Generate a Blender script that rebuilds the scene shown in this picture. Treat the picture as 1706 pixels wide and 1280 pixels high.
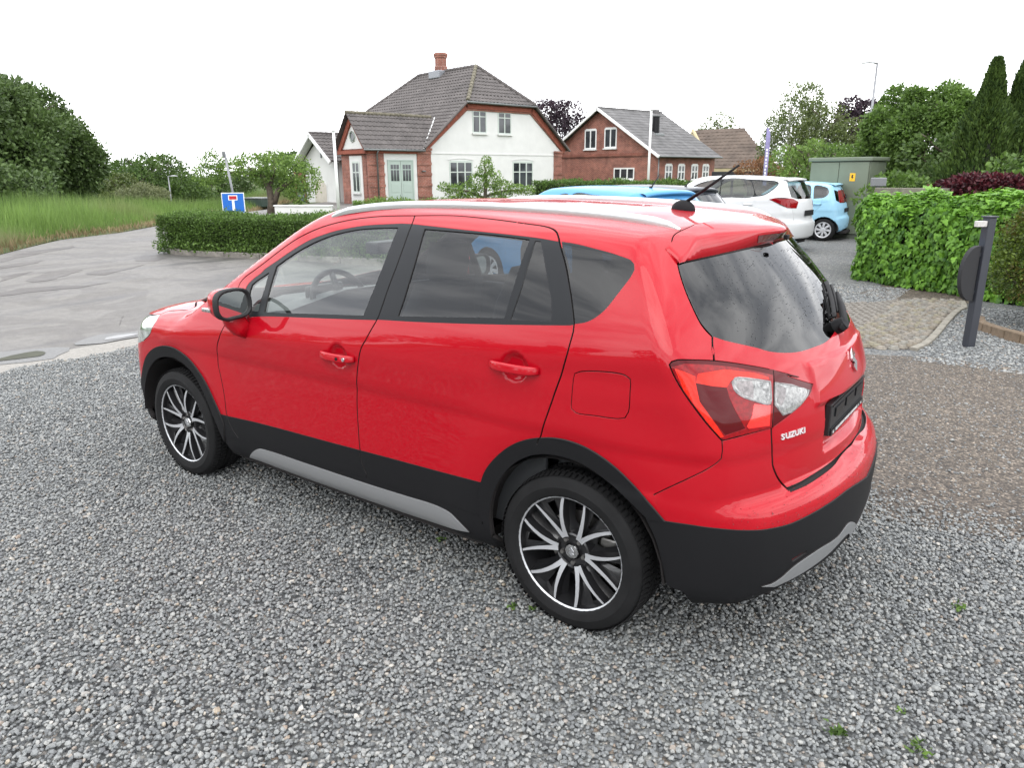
import bpy, bmesh, math, random, json
import numpy as np
from mathutils import Vector, Matrix, Euler
from mathutils.geometry import delaunay_2d_cdt
R=math.radians
random.seed(7); rng=np.random.default_rng(7)
for o in list(bpy.data.objects): bpy.data.objects.remove(o)
scene=bpy.context.scene; col=scene.collection
# ------------------------------------------------------------ camera, sky, sun, exposure
CAM=(-2.60518,2.97100,1.69541); YAW,PITCH,ROLL=-0.936246,0.278570,-0.004502; FPX=1227.568
cam=bpy.data.cameras.new('camera'); camo=bpy.data.objects.new('camera',cam); col.objects.link(camo); scene.camera=camo
cam.sensor_fit='HORIZONTAL'; cam.sensor_width=36; cam.lens=36*FPX/1706; cam.clip_start=.05; cam.clip_end=3000
def cam_axes():
    cy,sy,cp,sp=math.cos(YAW),math.sin(YAW),math.cos(PITCH),math.sin(PITCH)
    f=Vector((cy*cp,sy*cp,-sp)); r=Vector((sy,-cy,0)); u=r.cross(f)
    cr,sr=math.cos(ROLL),math.sin(ROLL)
    return r*cr+u*sr, -r*sr+u*cr, f
_r,_u,_f=cam_axes()
m=Matrix((( _r.x,_u.x,-_f.x,CAM[0]),(_r.y,_u.y,-_f.y,CAM[1]),(_r.z,_u.z,-_f.z,CAM[2]),(0,0,0,1))); camo.matrix_world=m
world=bpy.data.worlds.new('World'); scene.world=world; world.use_nodes=True
SUN_EL,SUN_AZ=R(52),R(118)     # azimuth: direction the light comes from, anticlockwise from +x
nt=world.node_tree; nt.nodes.clear()
def N(nt,t,**k):
    n=nt.nodes.new(t)
    for a,b in k.items(): setattr(n,a,b)
    return n
out=N(nt,'ShaderNodeOutputWorld'); bg=N(nt,'ShaderNodeBackground'); nt.links.new(bg.outputs[0],out.inputs[0])
sky=N(nt,'ShaderNodeTexSky',sky_type='NISHITA',sun_disc=False,sun_elevation=SUN_EL,sun_rotation=R(90)-SUN_AZ,dust_density=3.0)
tc=N(nt,'ShaderNodeTexCoord'); mp=N(nt,'ShaderNodeMapping'); mp.inputs['Scale'].default_value=(1,1,3.2)
nt.links.new(tc.outputs['Generated'],mp.inputs[0])
no=N(nt,'ShaderNodeTexNoise'); no.inputs['Scale'].default_value=2.2; no.inputs['Detail'].default_value=6; no.inputs['Roughness'].default_value=.55; no.inputs['Distortion'].default_value=.6
nt.links.new(mp.outputs[0],no.inputs['Vector'])
cr=N(nt,'ShaderNodeValToRGB'); nt.links.new(no.outputs[0],cr.inputs[0])
cr.color_ramp.elements[0].position=.36; cr.color_ramp.elements[0].color=(9.6,10.0,10.8,1)
cr.color_ramp.elements[1].position=.64; cr.color_ramp.elements[1].color=(22.5,22.6,22.8,1)
mx=N(nt,'ShaderNodeMixRGB'); mx.inputs[0].default_value=.93
nt.links.new(sky.outputs[0],mx.inputs[1]); nt.links.new(cr.outputs[0],mx.inputs[2]); nt.links.new(mx.outputs[0],bg.inputs[0])
bg.inputs[1].default_value=.135
sun=bpy.data.lights.new('sun','SUN'); suno=bpy.data.objects.new('sun',sun); col.objects.link(suno)
sun.energy=.8; sun.angle=R(45); sun.color=(1,.97,.92)
suno.rotation_euler=Vector((math.cos(SUN_AZ)*math.cos(SUN_EL),math.sin(SUN_AZ)*math.cos(SUN_EL),math.sin(SUN_EL))).to_track_quat('Z','Y').to_euler()
scene.view_settings.view_transform='Standard'; scene.view_settings.look='None'; scene.view_settings.exposure=.38; scene.view_settings.gamma=1
scene.view_settings.use_curve_mapping=False
scene.cycles.max_bounces=8; scene.cycles.transparent_max_bounces=12; scene.cycles.caustics_reflective=False; scene.cycles.caustics_refractive=False
# ------------------------------------------------------------ helpers
def srgb(r,g,b): 
    f=lambda c: (c/255/12.92 if c/255<=.04045 else ((c/255+.055)/1.055)**2.4)
    return (f(r),f(g),f(b),1)
def mat(name,color=(.5,.5,.5),rough=.5,metal=0,spec=.5,coat=0,coatr=.03,trans=0,ior=1.45,noise=None,bump=None,alpha=1,sheen=0):
    """principled; noise=(scale,amount[,detail]) varies the base colour; bump=(scale,strength,distance)"""
    m=bpy.data.materials.new(name); m.use_nodes=True; nt=m.node_tree; b=nt.nodes['Principled BSDF']
    c=tuple(color)[:3]+(1,)
    b.inputs['Base Color'].default_value=c; b.inputs['Roughness'].default_value=rough; b.inputs['Metallic'].default_value=metal
    b.inputs['Specular IOR Level'].default_value=spec; b.inputs['Coat Weight'].default_value=coat; b.inputs['Coat Roughness'].default_value=coatr
    b.inputs['Transmission Weight'].default_value=trans; b.inputs['IOR'].default_value=ior; b.inputs['Alpha'].default_value=alpha
    if noise or bump: tcn=N(nt,'ShaderNodeTexCoord')
    if noise:
        n=N(nt,'ShaderNodeTexNoise'); n.inputs['Scale'].default_value=noise[0]; n.inputs['Detail'].default_value=noise[2] if len(noise)>2 else 5; n.inputs['Roughness'].default_value=.6
        nt.links.new(tcn.outputs['Object'],n.inputs['Vector'])
        mr=N(nt,'ShaderNodeMapRange'); mr.inputs[1].default_value=.3; mr.inputs[2].default_value=.7; mr.inputs[3].default_value=1-noise[1]; mr.inputs[4].default_value=1+noise[1]
        nt.links.new(n.outputs[0],mr.inputs[0])
        mu=N(nt,'ShaderNodeVectorMath',operation='SCALE'); mu.inputs[0].default_value=c[:3]; nt.links.new(mr.outputs[0],mu.inputs['Scale']); nt.links.new(mu.outputs[0],b.inputs['Base Color'])
    if bump:
        n=N(nt,'ShaderNodeTexNoise'); n.inputs['Scale'].default_value=bump[0]; n.inputs['Detail'].default_value=4
        nt.links.new(tcn.outputs['Object'],n.inputs['Vector'])
        bp=N(nt,'ShaderNodeBump'); bp.inputs['Strength'].default_value=bump[1]; bp.inputs['Distance'].default_value=bump[2]
        nt.links.new(n.outputs[0],bp.inputs['Height']); nt.links.new(bp.outputs[0],b.inputs['Normal'])
    return m
def mesh_obj(name,V,F,material=None,parent=None,smooth=False,normals=None,mats=None,fm=None):
    me=bpy.data.meshes.new(name); me.from_pydata([tuple(map(float,v)) for v in V],[],[tuple(map(int,f)) for f in F])
    if mats:
        for a in mats: me.materials.append(a)
        if fm is not None: me.polygons.foreach_set('material_index',np.array(fm,dtype=np.int32))
    elif material: me.materials.append(material)
    if smooth or normals is not None: me.polygons.foreach_set('use_smooth',[True]*len(me.polygons))
    me.update()
    if normals is not None: me.normals_split_custom_set_from_vertices([tuple(map(float,n)) for n in normals])
    o=bpy.data.objects.new(name,me); col.objects.link(o)
    if parent: o.parent=parent
    return o
def tag(o,label=None,cat=None,group=None,kind=None):
    if label: o['label']=label
    if cat: o['category']=cat
    if group: o['group']=group
    if kind: o['kind']=kind
    return o
def empty(name,loc=(0,0,0),rz=0,**k):
    o=bpy.data.objects.new(name,None); o.empty_display_size=.2; o.location=loc; o.rotation_euler=(0,0,rz); col.objects.link(o); return tag(o,**k)
class MB:
    """collects simple solids into one mesh"""
    def __init__(s): s.V=[]; s.F=[]; s.M=[]
    def add(s,V,F,mi=0):
        b=len(s.V); s.V+= [tuple(v) for v in V]; s.F+=[tuple(i+b for i in f) for f in F]; s.M+=[mi]*len(F); return s
    def box(s,x0,x1,y0,y1,z0,z1,mi=0,bev=0):
        V=[(x0,y0,z0),(x1,y0,z0),(x1,y1,z0),(x0,y1,z0),(x0,y0,z1),(x1,y0,z1),(x1,y1,z1),(x0,y1,z1)]
        return s.add(V,[(0,3,2,1),(4,5,6,7),(0,1,5,4),(1,2,6,5),(2,3,7,6),(3,0,4,7)],mi)
    def tube(s,pts,rad,n=8,mi=0,cap=True):
        pts=[Vector(p) for p in pts]; rr=rad if hasattr(rad,'__len__') else [rad]*len(pts); b=len(s.V); up=None
        for i,p in enumerate(pts):
            t=(pts[min(i+1,len(pts)-1)]-pts[max(i-1,0)]).normalized()
            if up is None: up=(Vector((0,0,1)) if abs(t.z)<.9 else Vector((1,0,0)))
            a=t.cross(up).normalized(); c=a.cross(t).normalized(); up=c
            for k in range(n):
                th=2*math.pi*k/n; s.V.append(tuple(p+(a*math.cos(th)+c*math.sin(th))*rr[i]))
        for i in range(len(pts)-1):
            for k in range(n):
                q=(k+1)%n; s.F.append((b+i*n+k,b+i*n+q,b+(i+1)*n+q,b+(i+1)*n+k)); s.M.append(mi)
        if cap:
            s.F.append(tuple(b+k for k in range(n))[::-1]); s.F.append(tuple(b+(len(pts)-1)*n+k for k in range(n))); s.M+=[mi,mi]
        return s
    def prism(s,poly,axis,a,b,mi=0):
        """extrude a 2D outline along an axis (0,1,2) between a and b"""
        def P(u,v,w): return (w,u,v) if axis==0 else (u,w,v) if axis==1 else (u,v,w)
        n=len(poly); V=[P(u,v,a) for u,v in poly]+[P(u,v,b) for u,v in poly]
        F=[tuple(range(n)),tuple(range(2*n-1,n-1,-1))]+[(i,i+n,(i+1)%n+n,(i+1)%n) for i in range(n)]
        return s.add(V,F,mi)
    def lathe(s,prof,axis='y',n=48,mi=0,c=(0,0,0)):
        """prof: (radius, height along the axis)"""
        b=len(s.V)
        for r,h in prof:
            for k in range(n):
                t=2*math.pi*k/n; u,v=r*math.cos(t),r*math.sin(t)
                p=(u,h,v) if axis=='y' else (u,v,h) if axis=='z' else (h,u,v)
                s.V.append((p[0]+c[0],p[1]+c[1],p[2]+c[2]))
        for i in range(len(prof)-1):
            for k in range(n):
                q=(k+1)%n; s.F.append((b+i*n+k,b+i*n+q,b+(i+1)*n+q,b+(i+1)*n+k)); s.M.append(mi)
        return s
    def build(s,name,material=None,parent=None,smooth=False,bevel=0,mats=None,sharp=None):
        o=mesh_obj(name,s.V,s.F,material,parent,smooth,mats=mats,fm=s.M if mats else None)
        bm=bmesh.new(); bm.from_mesh(o.data); bmesh.ops.recalc_face_normals(bm,faces=bm.faces); 
        if bevel: bmesh.ops.bevel(bm,geom=[e for e in bm.edges if e.is_manifold and e.calc_face_angle(0)>.5],offset=bevel,segments=2,affect='EDGES',profile=.5,clamp_overlap=True)
        if sharp:
            for e in bm.edges:
                if e.calc_face_angle(0)>sharp: e.smooth=False
        bm.to_mesh(o.data); bm.free()
        return o

# ------------------------------------------------------------ car skins
def cat(P,step):
    P=np.asarray(P,float); out=[P[0]]
    Q=np.vstack([2*P[0]-P[1],P,2*P[-1]-P[-2]])
    for i in range(1,len(Q)-2):
        p0,p1,p2,p3=Q[i-1:i+3]; n=max(1,int(round(np.linalg.norm(p2-p1)/step)))
        d1=np.linalg.norm(p1-p0)**.5+1e-9;d2=np.linalg.norm(p2-p1)**.5+1e-9;d3=np.linalg.norm(p3-p2)**.5+1e-9
        m1=(p2-p1)+d2*((p1-p0)/d1-(p2-p0)/(d1+d2)); m2=(p2-p1)+d2*((p3-p2)/d3-(p3-p1)/(d2+d3))
        for k in range(1,n+1):
            t=k/n; t2=t*t;t3=t2*t
            out.append((2*t3-3*t2+1)*p1+(t3-2*t2+t)*m1+(-2*t3+3*t2)*p2+(t3-t2)*m2)
    return np.array(out)
def outline(segs,step=.016):
    out=[]
    for sm,fl in segs:
        d=np.array(fl).reshape(-1,2)
        if sm and len(d)>2: d=cat(d,step)
        if len(out) and np.linalg.norm(out[-1][-1]-d[0])<.004: d=d[1:]
        if len(d): out.append(d)
    P=np.vstack(out)
    return P[:-1] if np.linalg.norm(P[0]-P[-1])<.004 else P
def strip(P,w,closed=False):
    P=np.asarray(P)
    if closed: T=np.roll(P,-1,0)-np.roll(P,1,0)
    else: T=np.gradient(P,axis=0)
    T/=np.linalg.norm(T,axis=1,keepdims=True)+1e-12; Nn=np.stack([-T[:,1],T[:,0]],1)*w/2
    return P+Nn,P-Nn
def inside(poly,Q):
    x,y=Q[:,0],Q[:,1]; r=np.zeros(len(Q),bool); n=len(poly)
    lo,hi=poly.min(0),poly.max(0); c=np.where((x>lo[0])&(x<hi[0])&(y>lo[1])&(y<hi[1]))[0]
    if not len(c): return r
    xx,yy=x[c],y[c]; k=np.zeros(len(c),bool); j=n-1
    for i in range(n):
        xi,yi=poly[i]; xj,yj=poly[j]
        if yi!=yj: k^=((yi>yy)!=(yj>yy))&(xx<(xj-xi)*(yy-yi)/(yj-yi)+xi)
        j=i
    r[c]=k; return r
def skin(surf,regions,gaps,step=.028,vlo=-.66,fine=()):
    """cut the skin's domain into labelled triangles. regions: list of (label, outline), later ones on top; gaps: list of (line, width, closed)"""
    V=[];E=[]
    def addloop(P,closed=True):
        b=len(V); V.extend(map(tuple,P)); n=len(P)
        E.extend((b+i,b+i+1) for i in range(n-1))
        if closed: E.append((b+n-1,b))
    s0,s1=surf.smin_(),surf.smax_(); vhi=surf.L*math.pi/2-.002
    addloop([(s0,vlo),(s1,vlo),(s1,vhi),(s0,vhi)])
    gp=[]
    for P,w,cl in gaps:
        a,b=strip(P,w,cl)
        if cl: addloop(a); addloop(b); gp.append((a,b))
        else: q=np.vstack([a,b[::-1]]); addloop(q); gp.append((q,None))
    for l,P in regions: addloop(P)
    for k,a in enumerate(np.arange(s0,s1,step)):
        for b in np.arange(vlo+step/2,vhi,step): V.append((a+(.5*step if int(b/step)%2 else 0),b))
    for (a0,a1,b0,b1,st) in fine:
        for a in np.arange(a0,a1,st):
            for b in np.arange(b0,b1,st): V.append((a,b))
    V=[(min(max(a,s0),s1),min(max(b,vlo),vhi)) for a,b in V]
    vo,_,fo,*_=delaunay_2d_cdt([Vector(v) for v in V],E,[],0,1e-5)
    vo=np.array([tuple(v) for v in vo]); fo=np.array([f for f in fo if len(f)==3])
    c=vo[fo].mean(1); lab=np.zeros(len(fo),int); names=['body']
    for l,P in regions:
        if l not in names: names.append(l)
        lab[inside(np.asarray(P),c)]=names.index(l)
    names.append('_gap'); g=len(names)-1
    for a,b in gp:
        m=inside(a,c)
        if b is not None: m^=inside(b,c)
        holes=np.array([names[i].startswith('_') for i in lab]); lab[m&~holes]=g
    return vo,fo,lab,names
def panel(surf,vo,F,name,material,parent,off=0.,depth=.012,both=False,side=1,join_mirror=False,edge=None,dark=None):
    """one panel of the skin with a rolled-in edge all round; side -1 mirrors it"""
    used=np.unique(F); idx=-np.ones(len(vo),int); idx[used]=np.arange(len(used)); f=idx[F]; Q=vo[used]
    P0=surf.point(Q[:,0],Q[:,1]); Nn=surf.normal(P0); P=P0+Nn*off
    # orient
    a,b,c=P[f[:,0]],P[f[:,1]],P[f[:,2]]; cr=np.cross(b-a,c-a); fl=(cr*Nn[f[:,0]]).sum(1)<0; f[fl]=f[fl][:,::-1]
    ar=np.linalg.norm(cr,axis=1); f=f[ar>1e-9]
    ed={}
    for t in f:
        for i in range(3):
            e=(t[i],t[(i+1)%3]); k=(min(e),max(e)); ed.setdefault(k,[]).append(e)
    bd=[v[0] for k,v in ed.items() if len(v)==1]
    s0,s1=surf.smin_(),surf.smax_(); top=surf.L*math.pi/2-.003
    ctr=lambda i: (Q[i,0]<=s0+1e-4 or Q[i,0]>=s1-1e-4 or Q[i,1]>=top)
    bd=[e for e in bd if not (ctr(e[0]) and ctr(e[1]))]
    n=len(P); outn={}
    for a,b in bd:
        t=P[b]-P[a]; o=np.cross(t,Nn[a]); o/=np.linalg.norm(o)+1e-12
        for i in (a,b): outn[i]=outn.get(i,0)+o
    ids={}; VV=[P]; NN=[Nn]; k=n; A=[];B=[];C=[];D=[]
    for i,o in outn.items():
        o=o/(np.linalg.norm(o)+1e-12); ids[i]=k; k+=2
        A.append(P[i]+o*.0012-Nn[i]*.0012); B.append((o*.8+Nn[i]*.6)); A.append(P0[i]+Nn[i]*(min(off,0)-depth)); B.append(o)
    if A: VV.append(np.array(A)); NN.append(np.array(B))
    VV=np.vstack(VV); NN=np.vstack(NN)
    FF=[tuple(t) for t in f]
    MI=[0]*len(FF)
    for a,b in bd:
        p,q=ids[a],ids[b]; FF+=[(b,a,p,q),(q,p,p+1,q+1)]; MI+=[0,1]
    if join_mirror:
        m=np.array([1,-1,1]); nv=len(VV)
        FF+= [tuple(i+nv for i in t[::-1]) for t in FF]; VV=np.vstack([VV,VV*m]); NN=np.vstack([NN,NN*m]); MI=MI+MI
    elif side<0:
        m=np.array([1,-1,1]); VV=VV*m; NN=NN*m; FF=[t[::-1] for t in FF]
    NN=NN/(np.linalg.norm(NN,axis=1,keepdims=True)+1e-12)
    return mesh_obj(name,VV,FF,material,parent,normals=NN) if dark is None else mesh_obj(name,VV,FF,None,parent,normals=NN,mats=[material,dark],fm=MI)

# ------------------------------------------------------------ wheels
M_TYRE=mat('tyre rubber',(.010,.010,.0105),.75,spec=.25,bump=(90,.25,.002),noise=(9,.25))
M_RIMB=mat('black wheel paint',(.012,.012,.013),.28,coat=.6,coatr=.1)
M_MACH=mat('machined alloy',(.52,.53,.55),.36,metal=.5,bump=(300,.05,.0005))
M_STEEL=mat('brake steel',(.30,.29,.28),.45,metal=1)
M_CHROME=mat('chrome',(.80,.81,.82),.10,metal=1)
M_SILV=mat('silver wheel paint',(.50,.51,.53),.35,metal=.8)
def tyre_mesh(R0,half,bead):
    p=[(bead,half*.86),(bead+.006,half*.93),(bead+.02,half*.985),(bead+.045,half*1.03),(R0-.045,half*1.0),(R0-.022,half*.95),(R0-.013,half*.88),(R0-.008,half*.74)]
    g=[]
    for y in (.62,.38,.0+.12): pass
    # circumferential grooves
    ys=[.62,.56,.20,.13,-.13,-.20,-.56,-.62]
    pr=list(p)
    for i,y in enumerate(ys):
        gi=i%2==0
        if gi: pr+=[(R0-.006,half*(y+.01)),(R0-.011,half*y)]
        else: pr+=[(R0-.011,half*y),(R0-.006,half*(y-.01))]
    pr+=[(r,-h) for r,h in p[::-1]]
    return pr
def bar(mb,a0,r0,a1,r1,w0,w1,ytop0,ytop1,deep,mi_top,mi_side,n=6,bend=0.):
    """a wheel spoke from polar (a0,r0) to (a1,r1) with a machined face and dark flanks"""
    ring=[]
    for i in range(n+1):
        t=i/n; r=r0+(r1-r0)*t; a=a0+(a1-a0)*t+bend*math.sin(math.pi*t); w=w0+(w1-w0)*t; y=ytop0+(ytop1-ytop0)*t+.006*math.sin(math.pi*t)
        ux,uz=math.cos(a),math.sin(a); 
        # local tangent
        da=(a1-a0)+bend*math.pi*math.cos(math.pi*t); dr=(r1-r0)
        tx,tz=dr*ux-r*da*uz, dr*uz+r*da*ux; l=math.hypot(tx,tz); tx/=l; tz/=l; nx,nz=-tz,tx
        cx,cz=r*ux,r*uz
        ring.append([(cx+nx*w/2,y,cz+nz*w/2),(cx-nx*w/2,y,cz-nz*w/2),(cx-nx*(w/2+.005),y-deep,cz-nz*(w/2+.005)),(cx+nx*(w/2+.005),y-deep,cz+nz*(w/2+.005))])
    b=len(mb.V)
    for q in ring: mb.V+=q
    for i in range(n):
        for k in range(4):
            mb.F.append((b+4*i+k,b+4*i+(k+1)%4,b+4*(i+1)+(k+1)%4,b+4*(i+1)+k)); mb.M.append(mi_top if k==0 else mi_side)
def build_alloy(parent,loc,phase,side=1):
    t=MB().lathe(tyre_mesh(.3185,.1025,.222)).build('tyre',M_TYRE,None,smooth=True,sharp=.6)
    # tread sipes
    tb=MB()
    for k in range(84):
        a0=2*math.pi*k/84; a1=a0+.050
        for (y0_,y1_,sh) in ((.062,.094,.0),(-.094,-.062,.02),(.024,.056,.012),(-.056,-.024,.03)):
            V=[]
            for a_,y_ in ((a0+sh,y0_),(a1+sh,y0_),(a1+sh+.012,y1_),(a0+sh+.012,y1_)):
                drop=.0075*max(0,(abs(y_)-.075)/.02)
                for rr in (.311,.3196-drop): V.append((rr*math.cos(a_),y_,rr*math.sin(a_)))
            tb.add(V,[(1,3,5,7),(0,1,3,2),(2,3,5,4),(4,5,7,6),(6,7,1,0)])
    tread=tag(tb.build('tread_blocks',M_TYRE,t),kind='stuff')
    rim=MB(); rim.lathe([(.2350,.086),(.2350,.093),(.228,.0955),(.2225,.091)],mi=0,n=72)
    rim.lathe([(.2215,.090),(.219,.080),(.214,.02),(.200,-.03),(.200,-.085),(.226,-.092)],mi=1,n=72)
    rim.lathe([(.2335,.086),(.226,.05),(.226,-.092)],mi=1,n=72)
    for k in range(6):
        c=R(phase+60*k)
        for sg in (-1,1):
            bar(rim,c+sg*R(5)-R(2),.060,c+sg*R(18),.224,.020,.0115 if sg>0 else .008,.071,.088,.034,0,1,bend=0)
        # filler inside the V and pocket plate, both painted black
        for (rr0,rr1,yy,sc) in ((.075,.222,.072,.93),):
            V=[];n=8
            for i in range(n+1):
                tt=i/n; r=rr0+(rr1-rr0)*tt; wd=R(5)+(R(18)-R(5))*tt
                for j in range(5):
                    a=c-R(1)*(1-tt)+wd*sc*(j/2-1); V.append((r*math.cos(a),yy-.012+.008*tt-.010*(j==2),r*math.sin(a)))
            F=[(i*5+j,i*5+j+1,(i+1)*5+j+1,(i+1)*5+j) for i in range(n) for j in range(4) if not (j in(1,) and 3<=i<=6)]
            rim.add(V,F,1)
        # side plate left of the V, leaving a window to the brake
        V=[];n=6; c2=c+R(30)
        for i in range(n+1):
            tt=i/n; r=.07+.152*tt; wd=R(24)+(R(12)-R(24))*tt
            for sgn in (-1,1):
                a1=c2+sgn*wd; a2=c2+sgn*wd*(.45 if tt>.25 else .0)
                V+= [(r*math.cos(a1),.066,r*math.sin(a1)),(r*math.cos(a2),.030,r*math.sin(a2))]
        F=[(i*4+j*2,i*4+j*2+1,(i+1)*4+j*2+1,(i+1)*4+j*2) for i in range(n) for j in range(2)]
        rim.add(V,F,1)
    rim.lathe([(.085,.03),(.074,.064),(.068,.068),(.062,.058),(.036,.056),(.033,.066),(.031,.05)],mi=1,n=40)
    rimo=rim.build('rim',None,None,smooth=True,mats=[M_MACH,M_RIMB],sharp=.5)
    cap=MB().lathe([(.0,.0735),(.018,.0732),(.027,.0715),(.030,.066),(.030,.05)],n=32).build('hub_cap',M_CHROME,None,smooth=True,sharp=.7)
    S=[(-.30,.55),(.05,.95),(.62,.42),(.30,.20),(.04,.42),(-.02,.36),(.62,-.22),(.30,-.55),(-.05,-.95),(-.62,-.42),(-.30,-.20),(-.04,-.42),(.02,-.36),(-.62,.22)]
    em=MB().prism([(x*.019,z*.019) for x,z in S],1,.0725,.0748).build('emblem',M_SILV,None)
    nuts=[]
    for k in range(5):
        a=R(phase-12+72*k); nuts.append(MB().lathe([(.0,.068),(.008,.068),(.0095,.062),(.0095,.045)],n=6,c=(.049*math.cos(a),0,.049*math.sin(a))).build('wheel_nut',M_STEEL,None))
    br=MB().lathe([(.05,.0),(.142,.0),(.142,-.022),(.05,-.022)],n=48).build('brake_disc',M_STEEL,None,smooth=True,sharp=.5)
    dr=MB().lathe([(.0,-.03),(.198,-.03),(.198,-.06)],n=32).build('brake_shield',M_RIMB,None,smooth=True)
    cal=MB().box(-.16,-.09,-.045,.02,-.07,.07).build('brake_caliper',M_STEEL,None,bevel=.008)
    w=empty('wheel',loc); w.parent=parent
    for o in [t,rimo,cap,em,br,dr,cal]+nuts:
        o.parent=w
    if side<0: w.rotation_euler=(0,0,math.pi)
    return w
def copy_tree(o,parent=None):
    c=o.copy(); col.objects.link(c); c.parent=parent
    for ch in list(o.children): copy_tree(ch,c)
    return c

def spline(xs,ys):
    """natural cubic spline, linear outside"""
    xs=np.array(xs,float); ys=np.array(ys,float); n=len(xs); h=np.diff(xs)
    A=np.eye(n); b=np.zeros(n)
    for i in range(1,n-1):
        A[i,i-1]=h[i-1]; A[i,i]=2*(h[i-1]+h[i]); A[i,i+1]=h[i]
        b[i]=6*((ys[i+1]-ys[i])/h[i]-(ys[i]-ys[i-1])/h[i-1])
    M=np.linalg.solve(A,b)
    s0=(ys[1]-ys[0])/h[0]-h[0]*(2*M[0]+M[1])/6
    s1=(ys[-1]-ys[-2])/h[-1]+h[-1]*(M[-2]+2*M[-1])/6
    def f(x):
        x=np.asarray(x,float); xc=np.clip(x,xs[0],xs[-1])
        i=np.clip(np.searchsorted(xs,xc)-1,0,n-2)
        a=(xs[i+1]-xc)/h[i]; c=(xc-xs[i])/h[i]
        v=a*ys[i]+c*ys[i+1]+((a**3-a)*M[i]+(c**3-c)*M[i+1])*h[i]**2/6
        return v+np.where(x<xs[0],(x-xs[0])*s0,0)+np.where(x>xs[-1],(x-xs[-1])*s1,0)
    return f
def smax(a,b,k):
    h=np.clip(.5+.5*(a-b)/k,0,1); return b+(a-b)*h+k*h*(1-h)
def smin(a,b,k): return -smax(-a,-b,k)
def sstep(x,a,b):
    t=np.clip((x-a)/(b-a),0,1); return t*t*(3-2*t)

class Surf:
    """car skin: an implicit body, met by rays that leave a spine on the centre line.
    Domain: S (metres along the car, wrapping round both ends), V (metres round the section)."""
    def __init__(s,f,xa,xb,z0,L=.85):
        s.f=f; s.xa=xa; s.xb=xb; s.z0=z0; s.L=L
    def smin_(s): return s.xa-s.L*np.pi/2
    def smax_(s): return s.xb+s.L*np.pi/2
    def dirs(s,S,V):
        ph=V/s.L
        a=np.where(S<s.xa,(s.xa-S)/s.L,np.where(S>s.xb,(S-s.xb)/s.L,0.))
        sg=np.where(S<s.xa,-1.,1.)
        d=np.stack([sg*np.sin(a)*np.cos(ph),np.cos(a)*np.cos(ph),np.sin(ph)],-1)
        o=np.stack([np.clip(S,s.xa,s.xb),np.zeros_like(S),np.full_like(S,s.z0)],-1)
        return o,d
    def F(s,P): return s.f(P[...,0],P[...,1],P[...,2])
    def point(s,S,V,off=0.):
        S=np.asarray(S,float); V=np.asarray(V,float)
        o,d=s.dirs(S,V); lo=np.full(S.shape,.2); hi=np.full(S.shape,1.9)
        for _ in range(34):
            m=(lo+hi)/2; ins=s.F(o+d*m[...,None])<0
            lo=np.where(ins,m,lo); hi=np.where(ins,hi,m)
        P=o+d*((lo+hi)/2)[...,None]
        if np.any(off!=0): P=P+s.normal(P)*np.asarray(off)[...,None] if np.ndim(off) else P+s.normal(P)*off
        return P
    def normal(s,P,e=6e-4):
        g=[]
        for k in range(3):
            dp=np.zeros(3); dp[k]=e; g.append(s.F(P+dp)-s.F(P-dp))
        g=np.stack(g,-1); return g/np.maximum(np.linalg.norm(g,axis=-1,keepdims=True),1e-12)
    def param(s,P):
        x,y,z=P[...,0],P[...,1],P[...,2]
        dx=np.where(x<s.xa,s.xa-x,np.where(x>s.xb,x-s.xb,0.))
        a=np.arctan2(dx,y); r=np.hypot(dx,y)
        V=np.arctan2(z-s.z0,r)*s.L
        S=np.where(x<s.xa,s.xa-a*s.L,np.where(x>s.xb,s.xb+a*s.L,x))
        return S,V
    def hit(s,o,d,t0=1.,t1=9.,n=1600):
        """first hit of rays o+t d"""
        t=np.linspace(t0,t1,n); d=np.atleast_2d(d); res=[]
        for dd in d:
            P=o+dd*t[:,None]; v=s.F(P)<0
            if not v.any(): res.append([np.nan]*3); continue
            i=max(int(np.argmax(v)),1); lo,hi=t[i-1],t[i]
            for _ in range(30):
                m=(lo+hi)/2
                if s.F(o+dd*m)<0: hi=m
                else: lo=m
            res.append(o+dd*(lo+hi)/2)
        return np.array(res)

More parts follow.
